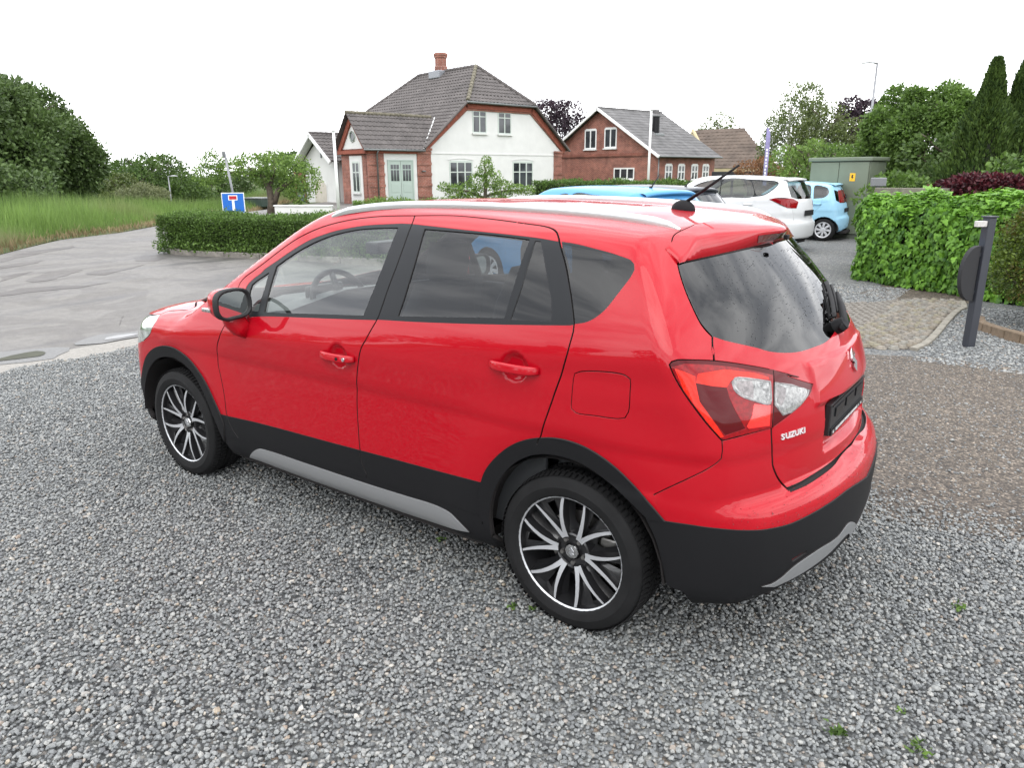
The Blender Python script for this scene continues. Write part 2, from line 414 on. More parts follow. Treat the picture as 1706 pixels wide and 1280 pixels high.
def hitv(s,O,D,t0,t1,n=36):
    """vectorised: rays that start outside at t0 and are inside at t1"""
    lo=np.full(len(O),t0); hi=np.full(len(O),t1)
    st=np.linspace(t0,t1,60); found=np.zeros(len(O),bool)
    for a,b in zip(st[:-1],st[1:]):
        ins=s.F(O+D*b)<0; m=ins&~found; lo[m]=a; hi[m]=b; found|=ins
    for _ in range(n):
        m=(lo+hi)/2; ins=s.F(O+D*m[:,None])<0; hi=np.where(ins,m,hi); lo=np.where(ins,lo,m)
    P=O+D*((lo+hi)/2)[:,None]; return P,s.normal(P)
def car_surface(sx=1.,sy=1.,sz=1.,roofk=None,reark=None,plain=False,rshift=0.):
    tl=spline([-.15,0,.06,.15,.3,.5,.7,.845,1.0],[.76,.806,.838,.855,.862,.866,.872,.882,.893])
    up=spline([-.2,-.07,0,.1,.2,.3,.38,.46,.55],[.905,.875,.852,.812,.766,.708,.652,.585,.50])
    belt=lambda x: 1.085-.09*x
    rear_c=spline([.15,.3,.45,.6,.7,.8,.9,1.0,1.08,1.17,1.3,1.4,1.475,1.6],[-1.99,-2.02,-2.04,-2.06,-2.066,-2.058,-2.045,-2.017,-1.983,-1.922,-1.815,-1.718,-1.645,-1.53])
    bump_c=spline([.1,.2,.3,.45,.55,.65,.75],[-2.02,-2.065,-2.105,-2.133,-2.137,-2.125,-2.07])
    roof_c=spline([-2.1,-1.75,-1.6,-1.33,-.9,-.4,0,.3,.6,1.0],[1.438,1.496,1.517,1.544,1.567,1.576,1.569,1.550,1.51,1.40])
    front_c=spline([.1,.2,.35,.5,.65,.8,.9],[2.02,2.09,2.14,2.155,2.14,2.09,2.02])
    if roofk: roof_c=spline(*roofk)
    if reark: rear_c=spline(*reark)
    rear0,bump0=rear_c,bump_c
    if rshift: rear_c=lambda z: rear0(z)+rshift; bump_c=lambda z: bump0(z)+rshift
    hood_c=spline([-.5,.6,1.1,1.4,1.7,1.9,2.05,2.2],[1.10,1.07,1.035,1.01,.965,.915,.865,.80])
    def side(x,y,z):
        zb=belt(x); t=(z-.2)/(zb-.2); q=z-zb
        lo=tl(t); u=up(q)
        w=smin(lo,u,.010)
        # taper towards both ends in plan
        w=w-.10*np.clip((x-1.25)/.8,0,2)**2.2-.10*np.clip((-x-1.35)/.7,0,2)**2.2
        gh=sstep(z-zb,-.05,.35)
        w=w-gh*(.06*np.clip((-x-.9)/.8,0,2)**1.5+.03*np.clip((x-.1)/.8,0,2)**1.5)
        # wheel arch swell
        for xc in (1.3,-1.3):
            w=w+.016*np.exp(-(np.hypot(x-xc,(z-.32)*.9)-.47)**2/.022)*sstep(z,1.1,.7)
        for hx,hz in () if plain else ((-.118,.925),(-1.078,1.020)):
            w=w-.020*sstep(np.hypot((x-hx)/1.08,z-hz),.062,.030)
        return np.abs(y)-w
    def f(x,y,z):
        x=x/sx; y=y/sy; z=z/sz
        ay=np.abs(y); sd=side(x,y,z)*.95
        bot=(.20+.09*sstep(-x,1.3,2.1)+.03*sstep(x,1.3,2.0))-z
        pr=0 if plain else sstep(ay,.312,.290)*sstep(z,.722,.740)*sstep(z,.918,.904)*.030-.012*sstep(ay,.385,.362)*sstep(z,.90,.918)*sstep(z,1.062,1.045)
        rear=(rear_c(z)+.29*ay**2+.10*ay**4+pr)-x
        bump=(bump_c(z)+.27*ay**2+.12*ay**4)-x
        front=x-(front_c(z)-.30*ay**2-.28*ay**4)
        roof=z-(roof_c(x)-.075*ay**2-.06*ay**4)
        hood=z-(hood_c(x)-.10*ay**2+.012*sstep(ay,.42,.62)*sstep(x,.9,1.3))
        # windscreen: inclined plane, bowed in plan
        ws=(x-(.36+(1.515-z)*1.62-.16*ay**2))*.52
        lower=smax(smax(smax(sd,hood,.09),front,.10),smax(rear,bot,.02),.07)
        lower=smax(lower,hood,.02)
        green=smax(smax(smax(smax(sd,roof,.075),ws,.045),rear,.05),.80*1-z,.04)
        bt=z-(.672-.02*ay**2)
        bm=smax(smax(sd-.004,bt,.022),smax(bump,bot,.03),.09)
        bm=smax(bm,x+1.45,.05)
        o=smin(lower,green,.025)
        return smin(o,bm,.012)
    return Surf(f,-1.25*sx,1.25*sx,.74*sz)

REGIONS='''{"P":{"front_door":[[1,[0.7176,0.402,0.7123,0.4294,0.6865,0.458,0.6289,0.4936,0.577,0.5265,0.4961,0.5824,0.4286,0.627,0.36,0.6646,0.2879,0.6928,0.2155,0.7155,0.143,0.7329,0.0709,0.7468,-0.0014,0.7574,-0.0742,0.7649,-0.147,0.7699,-0.2562,0.773,-0.3487,0.7738]],[1,[-0.3529,0.7731,-0.3749,0.7294,-0.3845,0.5837,-0.3697,0.4742,-0.3468,0.3495,-0.3258,0.3108,-0.2941,0.257,-0.2755,0.2325,-0.2349,0.132,-0.2048,0.0017,-0.1972,-0.1289,-0.1965,-0.2249,-0.2043,-0.2853,-0.2347,-0.3477]],[0,[-0.2347,-0.3477,-0.0368,-0.3556,0.2199,-0.3571,0.4979,-0.3542,0.7415,-0.3591]],[1,[0.7413,-0.3582,0.7794,-0.3172,0.8029,-0.2773,0.8159,-0.2442,0.8152,-0.172,0.8274,-0.0709,0.8401,0.0069,0.8157,0.1012,0.7805,0.1516,0.7384,0.2272,0.714,0.2842,0.7062,0.3433,0.7176,0.402]]],"rear_door":[[1,[-0.3487,0.7738,-0.5713,0.7774,-0.7677,0.7636,-0.9534,0.7439,-0.9144,0.7474,-0.984,0.7416,-1.0578,0.734,-1.0952,0.7243,-1.1228,0.7091,-1.1455,0.6854]],[1,[-1.1455,0.6854,-1.1716,0.6522,-1.214,0.5976,-1.2494,0.5409,-1.2829,0.4809,-1.3093,0.4176,-1.3112,0.3964,-1.3065,0.3642,-1.3007,0.3301,-1.2889,0.293,-1.2545,0.1983,-1.2224,0.1122,-1.1934,0.0329,-1.1823,0.0039]],[0,[-1.2007,0.032,-1.1243,0.0071,-1.0562,-0.0308,-0.9845,-0.0948,-0.9343,-0.1599,-0.906,-0.235,-0.8935,-0.3249]],[0,[-0.9418,-0.3433,-0.8057,-0.3354,-0.5975,-0.3493,-0.3854,-0.3517,-0.2347,-0.3477]],[1,[-0.2347,-0.3477,-0.2043,-0.2853,-0.1965,-0.2249,-0.1972,-0.1289,-0.2048,0.0017,-0.2349,0.132,-0.2755,0.2325,-0.2941,0.257,-0.3258,0.3108,-0.3468,0.3495,-0.3697,0.4742,-0.3845,0.5837,-0.3749,0.7294,-0.3529,0.7731]]],"front_fender":[[1,[0.7176,0.402,0.7062,0.3433,0.714,0.2842,0.7384,0.2272,0.7805,0.1516,0.8157,0.1012,0.8401,0.0069,0.8274,-0.0709,0.8152,-0.172,0.8159,-0.2442,0.8029,-0.2773,0.7794,-0.3172,0.7413,-0.3582]],[0,[0.7413,-0.3582,0.8845,-0.3678]],[1,[0.8617,-0.3642,0.8481,-0.3096,0.8702,-0.2549,0.9139,-0.1905,0.9615,-0.1181,1.0225,-0.0553,1.0869,-0.0076,1.1682,0.0256,1.2556,0.0416,1.3394,0.0364,1.4352,0.0108,1.5451,-0.0478,1.612,-0.1119,1.6529,-0.1676,1.6948,-0.2226]],[1,[1.682,-0.2057,1.562,0.0295]],[1,[1.562,0.0295,1.4675,0.079,1.4453,0.1073,1.4323,0.1597,1.4595,0.1901]],[1,[1.4595,0.1901,1.4417,0.2127,1.3431,0.2356,1.2618,0.2533,1.2779,0.2703,1.6034,0.3141]],[0,[0.8195,0.3927,0.7176,0.402]]],"hood":[[1,[1.4595,0.1901,1.4417,0.2127,1.3431,0.2356,1.2618,0.2533,1.2779,0.2703,1.6034,0.3141]],[1,[1.22,0.4054,1.05,0.4368,1.0,0.4594]],[1,[1.0,0.4594,1.12,0.6676,1.19,1.3352]],[1,[2.5852,0.1013,2.2837,0.0882,2.0747,0.0862]]],"headlight":[[1,[1.4595,0.1901,1.4323,0.1597,1.4453,0.1073,1.4675,0.079,1.562,0.0295]],[1,[1.9545,-0.0695,2.1104,-0.036]],[1,[2.1104,-0.036,2.1006,0.055,1.991,0.0846]]],"windscreen":[[1,[0.98,0.4413,0.86,0.4805,0.7,0.5552,0.5,0.6676,0.36,0.7624]],[1,[0.34,0.7973,0.38,1.0231,0.4,1.3352]],[1,[1.15,1.3352,1.08,0.6676,0.98,0.4218]]],"tailgate":[[1,[-2.5852,1.038,-2.2283,0.9957,-1.9527,0.9403,-1.7845,0.88]],[1,[-1.7845,0.88,-1.6595,0.776,-1.6383,0.7473,-1.6305,0.7086,-1.6362,0.6753,-1.6487,0.6564,-1.6647,0.5986,-1.6851,0.5405,-1.708,0.4899,-1.7336,0.4415,-1.7542,0.4186,-1.7702,0.4058]],[1,[-1.7702,0.4058,-1.766,0.3527,-1.7697,0.3715,-1.7685,0.333]],[1,[-1.7678,0.3329,-1.8446,0.3282,-1.9347,0.3173,-2.1117,0.2784,-2.0446,0.2884,-2.1872,0.2467]],[1,[-2.1872,0.2467,-2.1729,0.2224,-2.128,0.1963,-2.0798,0.1754,-1.9732,0.1351]],[1,[-1.9632,0.1313,-1.9671,0.0889,-1.9768,0.0297,-1.9792,0.01,-2.0048,-0.0375,-2.0424,-0.0785]],[1,[-2.0424,-0.0785,-2.114,-0.0788,-2.208,-0.0774,-2.3315,-0.0756,-2.4971,-0.0706,-2.5852,-0.0721]]],"rear_window":[[1,[-2.5852,0.8103,-2.5852,0.8436,-2.2402,0.8431,-1.9362,0.7777,-1.7723,0.7188,-1.6511,0.6608]],[1,[-1.6647,0.5986,-1.6851,0.5405,-1.708,0.4899,-1.7336,0.4415,-1.7542,0.4186,-1.7702,0.4058]],[1,[-1.7702,0.4058,-1.8128,0.3969,-1.8796,0.3882,-1.9523,0.3775,-1.9875,0.3693,-2.0757,0.3624,-2.1603,0.3631,-2.279,0.3727,-2.3998,0.3818,-2.5852,0.4101]]],"tail_light":[[1,[-1.6354,0.3148,-1.6414,0.3226,-1.6575,0.328,-1.691,0.3301,-1.7678,0.3329,-1.8446,0.3282,-1.9347,0.3173,-1.9883,0.308]],[0,[-1.9883,0.308,-1.9632,0.1313]],[0,[-1.9632,0.1313,-1.8535,0.1213,-1.79,0.1126]],[1,[-1.7882,0.1137,-1.7444,0.1604,-1.7106,0.2013,-1.6773,0.2442,-1.6479,0.2894,-1.6354,0.3148]]],"tailgate_light":[[1,[-1.9883,0.308,-2.1117,0.2784,-2.0446,0.2884,-2.1872,0.2467]],[1,[-2.1872,0.2467,-2.1729,0.2224,-2.128,0.1963,-2.0798,0.1754,-1.9732,0.1351]],[0,[-1.9632,0.1313,-1.9883,0.308]]],"reversing_light":[[1,[-1.9627,0.2705,-1.9556,0.2087,-1.8969,0.2202,-1.8509,0.2366,-1.8299,0.2552,-1.8246,0.2718,-1.8346,0.2825,-1.8597,0.2835,-1.9028,0.2784,-1.9627,0.2705]]],"clear_lens":[[1,[-1.9879,0.2657,-1.9811,0.203,-1.9953,0.1872,-2.0126,0.1678,-2.032,0.1703]],[1,[-2.0495,0.1717,-2.1007,0.192,-2.1383,0.2146,-2.1502,0.2299,-2.0671,0.2528,-1.9859,0.2685]]],"lamp_top_band":[[0,[-1.6354,0.3148,-1.6414,0.3226,-1.6575,0.328,-1.691,0.3301,-1.7678,0.3329,-1.8446,0.3282,-1.9347,0.3173,-1.9883,0.308,-1.9837,0.2915,-1.9081,0.3059,-1.8222,0.3182,-1.737,0.3209,-1.6742,0.3187,-1.6437,0.3099]]],"lamp_orange":[[0,[-1.6493,0.3062,-1.6747,0.2995,-1.7081,0.2869,-1.7084,0.2699,-1.7211,0.2204,-1.75,0.1827,-1.7782,0.1468,-1.7937,0.1239,-1.7834,0.1212,-1.7442,0.1652,-1.7104,0.2076,-1.6769,0.2504]]],"lamp_upper":[[0,[-1.7149,0.2944,-1.7971,0.3097,-1.907,0.3006,-1.9617,0.286,-1.9627,0.2788,-1.8604,0.2879,-1.8331,0.2865,-1.8179,0.2768,-1.8028,0.2587,-1.7567,0.2622,-1.7084,0.2699]]],"lamp_dark":[[0,[-1.7084,0.2699,-1.7567,0.2622,-1.8028,0.2587,-1.8109,0.2293,-1.8294,0.1929,-1.8631,0.1407,-1.7964,0.1263,-1.75,0.1827,-1.7211,0.2204]]],"lamp_block":[[0,[-1.8941,0.2094,-1.9589,0.2006,-1.9526,0.1398,-1.8734,0.1397,-1.8671,0.1471,-1.8862,0.1759]]],"lamp_rim":[[1,[-1.9672,0.2728,-1.9592,0.2049,-1.8967,0.2168,-1.8466,0.2337,-1.8245,0.2526,-1.8199,0.2725,-1.8318,0.2859,-1.8603,0.2872,-1.9034,0.2823,-1.9672,0.2728]]],"reversing_grey":[[0,[-1.836,0.2768,-1.8934,0.2762,-1.8976,0.2571,-1.8928,0.2248,-1.8551,0.2381,-1.8341,0.2585]]],"lens_rim":[[0,[-1.9832,0.2696,-1.9758,0.2006,-1.991,0.1848,-2.0097,0.1638,-2.0318,0.167,-2.0522,0.1684,-2.1068,0.1889,-2.1464,0.2129,-2.1589,0.2297,-2.0678,0.2565,-1.9824,0.2723]]],"clear_dark":[[0,[-1.991,0.2619,-1.9866,0.2061,-2.0065,0.1934,-2.0256,0.2152,-2.0362,0.2477,-2.002,0.2618]]],"rear_bumper":[[1,[-1.6098,-0.0727,-1.6547,-0.0381,-1.7103,0.0015,-1.7546,0.029,-1.7807,0.0478,-1.7915,0.0603,-1.7929,0.0831,-1.7902,0.1113]],[0,[-1.7902,0.1113,-1.9619,0.1258]],[1,[-1.9632,0.1313,-1.9671,0.0889,-1.9768,0.0297,-1.9792,0.01,-2.0048,-0.0375,-2.0424,-0.0785]],[1,[-2.0424,-0.0785,-2.114,-0.0788,-2.208,-0.0774,-2.3315,-0.0756,-2.4971,-0.0706,-2.5852,-0.0721]],[1,[-2.5852,-0.1807,-2.3569,-0.1503,-2.2289,-0.1513,-2.1098,-0.1538,-2.0154,-0.1553,-1.9348,-0.1471,-1.8678,-0.1391,-1.7905,-0.1333,-1.7172,-0.1353,-1.6481,-0.1425]],[0,[-1.6481,-0.1425,-1.6098,-0.0727]]],"bumper_lower":[[1,[-2.5852,-0.1807,-2.3569,-0.1503,-2.2289,-0.1513,-2.1098,-0.1538,-2.0154,-0.1553,-1.9348,-0.1471,-1.8678,-0.1391,-1.7905,-0.1333,-1.7172,-0.1353,-1.6481,-0.1425,-1.5945,-0.1529]],[1,[-1.5945,-0.1529,-1.6271,-0.2109,-1.6524,-0.2916,-1.6656,-0.339]],[0,[-1.6656,-0.339,-1.712,-0.3396]],[1,[-1.7659,-0.4901,-1.9377,-0.4806,-2.2802,-0.5001,-2.5852,-0.5115]]],"grille":[[1,[2.5852,-0.1341,2.2968,-0.131,2.137,-0.1018]],[1,[2.1323,-0.0375,2.2904,-0.0048,2.5852,0.0049]]],"skid_plate":[[1,[-1.935,-0.3225,-1.9738,-0.3299,-2.011,-0.3228,-2.0593,-0.3031,-2.1697,-0.2943,-2.3157,-0.3038,-2.3912,-0.2867,-2.5852,-0.3689]],[1,[-2.5852,-0.4469,-2.4391,-0.3448,-2.2618,-0.3509,-2.0979,-0.3514,-1.9899,-0.3458]]],"reflector":[[0,[-2.0449,-0.2756,-2.1164,-0.2716,-2.1147,-0.2841,-2.0519,-0.2893]]],"fuel_flap":[[1,[-1.3254,0.2542,-1.3303,0.2729,-1.3517,0.2809,-1.4442,0.2883,-1.5063,0.283,-1.5229,0.2734,-1.5244,0.2387,-1.5222,0.1754,-1.5118,0.1559,-1.4892,0.1507,-1.4086,0.1488,-1.3389,0.1477,-1.3223,0.1583,-1.3221,0.1934,-1.3254,0.2542]]],"front_arch_trim":[[1,[1.6948,-0.2226,1.6529,-0.1676,1.612,-0.1119,1.5451,-0.0478,1.4352,0.0108,1.3394,0.0364,1.2556,0.0416,1.1682,0.0256,1.0869,-0.0076,1.0225,-0.0553,0.9615,-0.1181,0.9139,-0.1905,0.8702,-0.2549,0.8481,-0.3096,0.8617,-0.3642]],[0,[0.8617,-0.3642,0.8697,-0.3972]],[1,[0.8682,-0.394,0.9015,-0.344,0.9395,-0.2813,0.9797,-0.2036,1.0189,-0.1414,1.07,-0.0826,1.1283,-0.0464,1.1811,-0.0283,1.2482,-0.0163,1.3334,-0.0222,1.4217,-0.0436,1.5024,-0.0848,1.5726,-0.1396,1.6194,-0.1958,1.6502,-0.2543,1.6713,-0.3103,1.6765,-0.3585,1.6639,-0.3948]],[0,[1.6639,-0.3948,1.6948,-0.2226]]],"rear_arch_trim":[[1,[-0.8935,-0.3249,-0.906,-0.235,-0.9343,-0.1599,-0.9845,-0.0948,-1.0562,-0.0308,-1.1243,0.0071,-1.2007,0.032,-1.2841,0.045,-1.3619,0.0393,-1.4359,0.0164,-1.4971,-0.0163,-1.5552,-0.0604,-1.6031,-0.1013,-1.6483,-0.1431]],[0,[-1.6483,-0.1431,-1.6016,-0.1513]],[1,[-1.6016,-0.1513,-1.5741,-0.1318,-1.5333,-0.1028,-1.4812,-0.0733,-1.418,-0.0419,-1.3517,-0.0223,-1.272,-0.0182,-1.1982,-0.0281,-1.132,-0.0541,-1.063,-0.1033,-1.0024,-0.1758,-0.9631,-0.2531,-0.9446,-0.3342,-0.9485,-0.4155]],[0,[-0.9485,-0.4155,-0.8935,-0.3249]]],"front_door_cladding":[[0,[0.8635,-0.2583,0.6189,-0.2578,0.332,-0.2503,0.0674,-0.2447,-0.1901,-0.2374]],[1,[-0.1901,-0.2374,-0.2043,-0.2853,-0.2347,-0.3477]],[1,[-0.2347,-0.3477,-0.0368,-0.3556,0.2199,-0.3571,0.4979,-0.3542,0.7415,-0.3591,0.8845,-0.3678]],[0,[0.8845,-0.3678,0.8635,-0.2583]]],"rear_door_cladding":[[0,[-0.1901,-0.2374,-0.4007,-0.2317,-0.6096,-0.2264,-0.8139,-0.2108,-0.9095,-0.2072]],[0,[-0.9095,-0.2072,-0.8961,-0.28,-0.8915,-0.3394]],[0,[-0.8057,-0.3354,-0.5975,-0.3493,-0.3854,-0.3517,-0.2347,-0.3477]],[1,[-0.2347,-0.3477,-0.2043,-0.2853,-0.1901,-0.2374]]],"sill":[[1,[0.8845,-0.3678,0.7415,-0.3591,0.4979,-0.3542,0.2199,-0.3571,-0.0368,-0.3556,-0.2347,-0.3477,-0.3854,-0.3517,-0.5975,-0.3493,-0.8057,-0.3354,-0.9418,-0.3433]],[0,[-0.9418,-0.3433,-1.0062,-0.4087]],[1,[-0.98,-0.5262,-0.4,-0.5262,0.3,-0.5262,0.78,-0.5262]],[0,[0.78,-0.5262]],[1,[0.8811,-0.4278,0.8845,-0.3678]]],"sill_garnish":[[1,[0.6922,-0.4459,0.6391,-0.4088,0.5797,-0.3843,0.5051,-0.3788,0.2253,-0.3782,-0.0322,-0.3775,-0.2697,-0.3761,-0.4899,-0.3717,-0.6791,-0.3658,-0.7416,-0.3711,-0.7895,-0.3912,-0.8363,-0.4168]],[1,[-0.8363,-0.4168,-0.6787,-0.4439,-0.4573,-0.4608,0.2808,-0.4697,0.6922,-0.4459]]],"front_bumper":[[1,[1.9545,-0.0695,2.1104,-0.036]],[1,[2.1104,-0.036,2.1006,0.055,2.0747,0.0862]],[1,[2.0747,0.0862,2.2837,0.0882,2.5852,0.1013]],[1,[2.5852,-0.2239,2.1104,-0.2369,1.797,-0.2242,1.686,-0.2245]],[1,[1.6948,-0.2226,1.6529,-0.1676,1.612,-0.1119,1.5572,-0.0593]],[0,[1.5385,0.0047,1.562,0.0295]]],"front_bumper_lower":[[1,[2.5852,-0.2239,2.1104,-0.2369,1.797,-0.2242,1.686,-0.2245]],[1,[1.6948,-0.2226,1.6502,-0.2543,1.6713,-0.3103,1.6765,-0.3585,1.6639,-0.3948]],[1,[1.7619,-0.4513,2.0747,-0.4864,2.5852,-0.5262]]],"front_window_trim":[[1,[0.6506,0.3975,0.643,0.4216,0.6052,0.4561,0.56,0.4846,0.5435,0.5017,0.4699,0.5449,0.3995,0.5866,0.33,0.6244,0.2595,0.6556,0.1848,0.6767,0.1107,0.6942,0.0359,0.7064,-0.0378,0.7165,-0.1117,0.7232,-0.2153,0.7275,-0.3086,0.7304,-0.3754,0.7288]],[1,[-0.3749,0.7294,-0.3845,0.5837,-0.3697,0.4742,-0.3468,0.3495]],[1,[-0.3489,0.3428,-0.0783,0.3225,0.1666,0.3049,0.4343,0.2836,0.5528,0.2686]],[0,[0.5528,0.2686,0.615,0.3506,0.6506,0.3975]]],"rear_window_trim":[[1,[-0.3768,0.7288,-0.46,0.722,-0.6928,0.7044,-0.9367,0.6889,-1.0691,0.6811,-1.1595,0.6728]],[1,[-1.1716,0.6522,-1.214,0.5976,-1.2494,0.5409,-1.2829,0.4809,-1.3093,0.4176]],[1,[-1.31,0.4148,-0.9434,0.3843,-0.5861,0.3585,-0.3496,0.3448]],[1,[-0.3468,0.3495,-0.3697,0.4742,-0.3845,0.5837,-0.3749,0.7294]]],"front_quarter_glass":[[0,[0.4946,0.4914,0.5314,0.4713,0.5782,0.4458,0.6073,0.4237,0.6105,0.3915,0.5919,0.3353,0.5642,0.297,0.4922,0.3037,0.4929,0.3604,0.489,0.4224]]],"front_door_glass":[[1,[0.4532,0.5223,0.3848,0.5652,0.315,0.6031,0.2442,0.6345,0.1723,0.6596,0.0995,0.6789,0.0258,0.6928,-0.0485,0.7026,-0.1609,0.7097,-0.3047,0.7121]],[1,[-0.3047,0.7121,-0.305,0.6616,-0.302,0.5621,-0.2884,0.4783,-0.2574,0.3536]],[0,[-0.2574,0.3536,-0.0723,0.3404,0.1727,0.3222,0.4413,0.302]],[0,[0.4452,0.3081,0.4514,0.4359,0.4532,0.5223]]],"rear_door_glass":[[1,[-0.4641,0.7072,-0.634,0.6987,-0.8229,0.689,-1.0254,0.6752]],[0,[-1.0254,0.6752,-1.0216,0.6031,-1.0159,0.5035,-1.0075,0.412,-0.4616,0.3696]],[1,[-0.4616,0.3696,-0.4744,0.4505,-0.4799,0.5831,-0.4641,0.7072]]],"rear_quarter_glass":[[0,[-1.0507,0.6712,-1.0768,0.6707]],[1,[-1.0768,0.6707,-1.1154,0.6155,-1.1682,0.5289,-1.1972,0.4791,-1.2144,0.4215]],[0,[-1.2112,0.419,-1.0356,0.4091,-1.0525,0.5212,-1.0507,0.6712]]],"side_rear_glass":[[1,[-1.1631,0.6742,-1.221,0.6704,-1.3057,0.6588,-1.3901,0.6427,-1.4532,0.6248,-1.4832,0.6137,-1.4983,0.6002,-1.5029,0.5821,-1.4933,0.5618,-1.4727,0.535,-1.4489,0.5045,-1.4254,0.4736,-1.4038,0.4534,-1.3771,0.4355,-1.3481,0.425,-1.3122,0.4192]],[1,[-1.3122,0.4192,-1.2839,0.4809,-1.2305,0.5691,-1.1631,0.6742]]],"_front_wheel_hole":[[1,[1.6639,-0.3948,1.6765,-0.3585,1.6713,-0.3103,1.6502,-0.2543,1.6194,-0.1958,1.5726,-0.1396,1.5024,-0.0848,1.4217,-0.0436,1.3334,-0.0222,1.2482,-0.0163,1.1811,-0.0283,1.1283,-0.0464,1.07,-0.0826,1.0189,-0.1414,0.9797,-0.2036,0.9395,-0.2813,0.9015,-0.344,0.8682,-0.394]],[1,[0.83,-0.5262,1.2,-0.5332,1.7015,-0.4749]],[0,[1.6639,-0.3948]]],"_rear_wheel_hole":[[1,[-0.9485,-0.4155,-0.9446,-0.3342,-0.9631,-0.2531,-1.0024,-0.1758,-1.063,-0.1033,-1.132,-0.0541,-1.1982,-0.0281,-1.272,-0.0182,-1.3517,-0.0223,-1.418,-0.0419,-1.4812,-0.0733,-1.5333,-0.1028,-1.5741,-0.1318,-1.6016,-0.1513]],[1,[-1.5945,-0.1529,-1.6271,-0.2109,-1.6524,-0.2916,-1.6656,-0.339]],[1,[-1.6182,-0.5014,-1.2,-0.5401,-0.98,-0.5262]],[0,[-0.9485,-0.4155]]]},"G":{"door_top":[0.7176,0.402,0.7123,0.4294,0.6865,0.458,0.6289,0.4936,0.577,0.5265,0.4961,0.5824,0.4286,0.627,0.36,0.6646,0.2879,0.6928,0.2155,0.7155,0.143,0.7329,0.0709,0.7468,-0.0014,0.7574,-0.0742,0.7649,-0.147,0.7699,-0.2562,0.773,-0.3487,0.7738,-0.5713,0.7774,-0.7677,0.7636,-0.9534,0.7439,-0.9144,0.7474,-0.984,0.7416,-1.0578,0.734,-1.0952,0.7243,-1.1228,0.7091,-1.1455,0.6854],"rear_gap":[-1.1455,0.6854,-1.1716,0.6522,-1.214,0.5976,-1.2494,0.5409,-1.2829,0.4809,-1.3093,0.4176,-1.3112,0.3964,-1.3065,0.3642,-1.3007,0.3301,-1.2889,0.293,-1.2545,0.1983,-1.2224,0.1122,-1.1934,0.0329,-1.1823,0.0039],"front_gap":[0.7176,0.402,0.7062,0.3433,0.714,0.2842,0.7384,0.2272,0.7805,0.1516,0.8157,0.1012,0.8401,0.0069,0.8274,-0.0709,0.8152,-0.172,0.8159,-0.2442,0.8029,-0.2773,0.7794,-0.3172,0.7413,-0.3582],"mid_gap":[-0.3529,0.7731,-0.3749,0.7294,-0.3845,0.5837,-0.3697,0.4742,-0.3468,0.3495,-0.3258,0.3108,-0.2941,0.257,-0.2755,0.2325,-0.2349,0.132,-0.2048,0.0017,-0.1972,-0.1289,-0.1965,-0.2249,-0.2043,-0.2853,-0.2347,-0.3477],"tg":[-1.7845,0.88,-1.6595,0.776,-1.6383,0.7473,-1.6305,0.7086,-1.6362,0.6753,-1.6487,0.6564,-1.6647,0.5986,-1.6851,0.5405,-1.708,0.4899,-1.7336,0.4415,-1.7542,0.4186,-1.7702,0.4058],"tgtop":[-2.5852,1.038,-2.2283,0.9957,-1.9527,0.9403,-1.7845,0.88],"tg2":[-1.7702,0.4058,-1.766,0.3527,-1.7697,0.3715,-1.7685,0.333],"tg3":[-1.9632,0.1313,-1.9671,0.0889,-1.9768,0.0297,-1.9792,0.01,-2.0048,-0.0375,-2.0424,-0.0785],"tgb":[-2.0424,-0.0785,-2.114,-0.0788,-2.208,-0.0774,-2.3315,-0.0756,-2.4971,-0.0706,-2.5852,-0.0721],"bump":[-1.6098,-0.0727,-1.6547,-0.0381,-1.7103,0.0015,-1.7546,0.029,-1.7807,0.0478,-1.7915,0.0603,-1.7929,0.0831,-1.7902,0.1113],"hood":[1.4595,0.1901,1.4417,0.2127,1.3431,0.2356,1.2618,0.2533,1.2779,0.2703,1.6034,0.3141],"sill":[0.8845,-0.3678,0.7415,-0.3591,0.4979,-0.3542,0.2199,-0.3571,-0.0368,-0.3556,-0.2347,-0.3477,-0.3854,-0.3517,-0.5975,-0.3493,-0.8057,-0.3354,-0.9418,-0.3433]}}'''
# ------------------------------------------------------------ the red car
M_RED=mat('red car paint',(.36,.0015,.009),.45,spec=.10,coat=.65,coatr=.015)
M_GAPD=mat('dark body seam',(.012,.010,.010),.8)
M_CLAD=mat('black grained plastic',(.008,.008,.009),.6,spec=.22,bump=(700,.10,.0006))
M_TRIM=mat('satin black trim',(.009,.010,.012),.38,spec=.28)
M_RUBB=mat('window rubber',(.012,.012,.013),.6)
M_SKID=mat('silver plastic',(.27,.275,.28),.36,metal=.4)
M_RAIL=mat('brushed aluminium rail',(.70,.71,.72),.28,metal=.9)
M_GREY=mat('dark interior plastic',(.035,.037,.040),.6)
M_SEAT=mat('dark seat cloth',(.030,.031,.034),.85)
def glass(name,tint,rough=.0,ior=1.5):
    m=bpy.data.materials.new(name); m.use_nodes=True; nt=m.node_tree; nt.nodes.clear()
    o=N(nt,'ShaderNodeOutputMaterial'); t=N(nt,'ShaderNodeBsdfTransparent'); t.inputs[0].default_value=tuple(tint)+(1,)
    g=N(nt,'ShaderNodeBsdfGlossy'); g.inputs['Roughness'].default_value=rough
    f=N(nt,'ShaderNodeFresnel'); g_=N(nt,'ShaderNodeNewGeometry'); io=N(nt,'ShaderNodeMapRange'); io.inputs[3].default_value=ior; io.inputs[4].default_value=1/ior; nt.links.new(g_.outputs['Backfacing'],io.inputs[0]); nt.links.new(io.outputs[0],f.inputs[0])
    x=N(nt,'ShaderNodeMixShader'); nt.links.new(f.outputs[0],x.inputs[0]); nt.links.new(t.outputs[0],x.inputs[1]); nt.links.new(g.outputs[0],x.inputs[2]); nt.links.new(x.outputs[0],o.inputs[0])
    return m
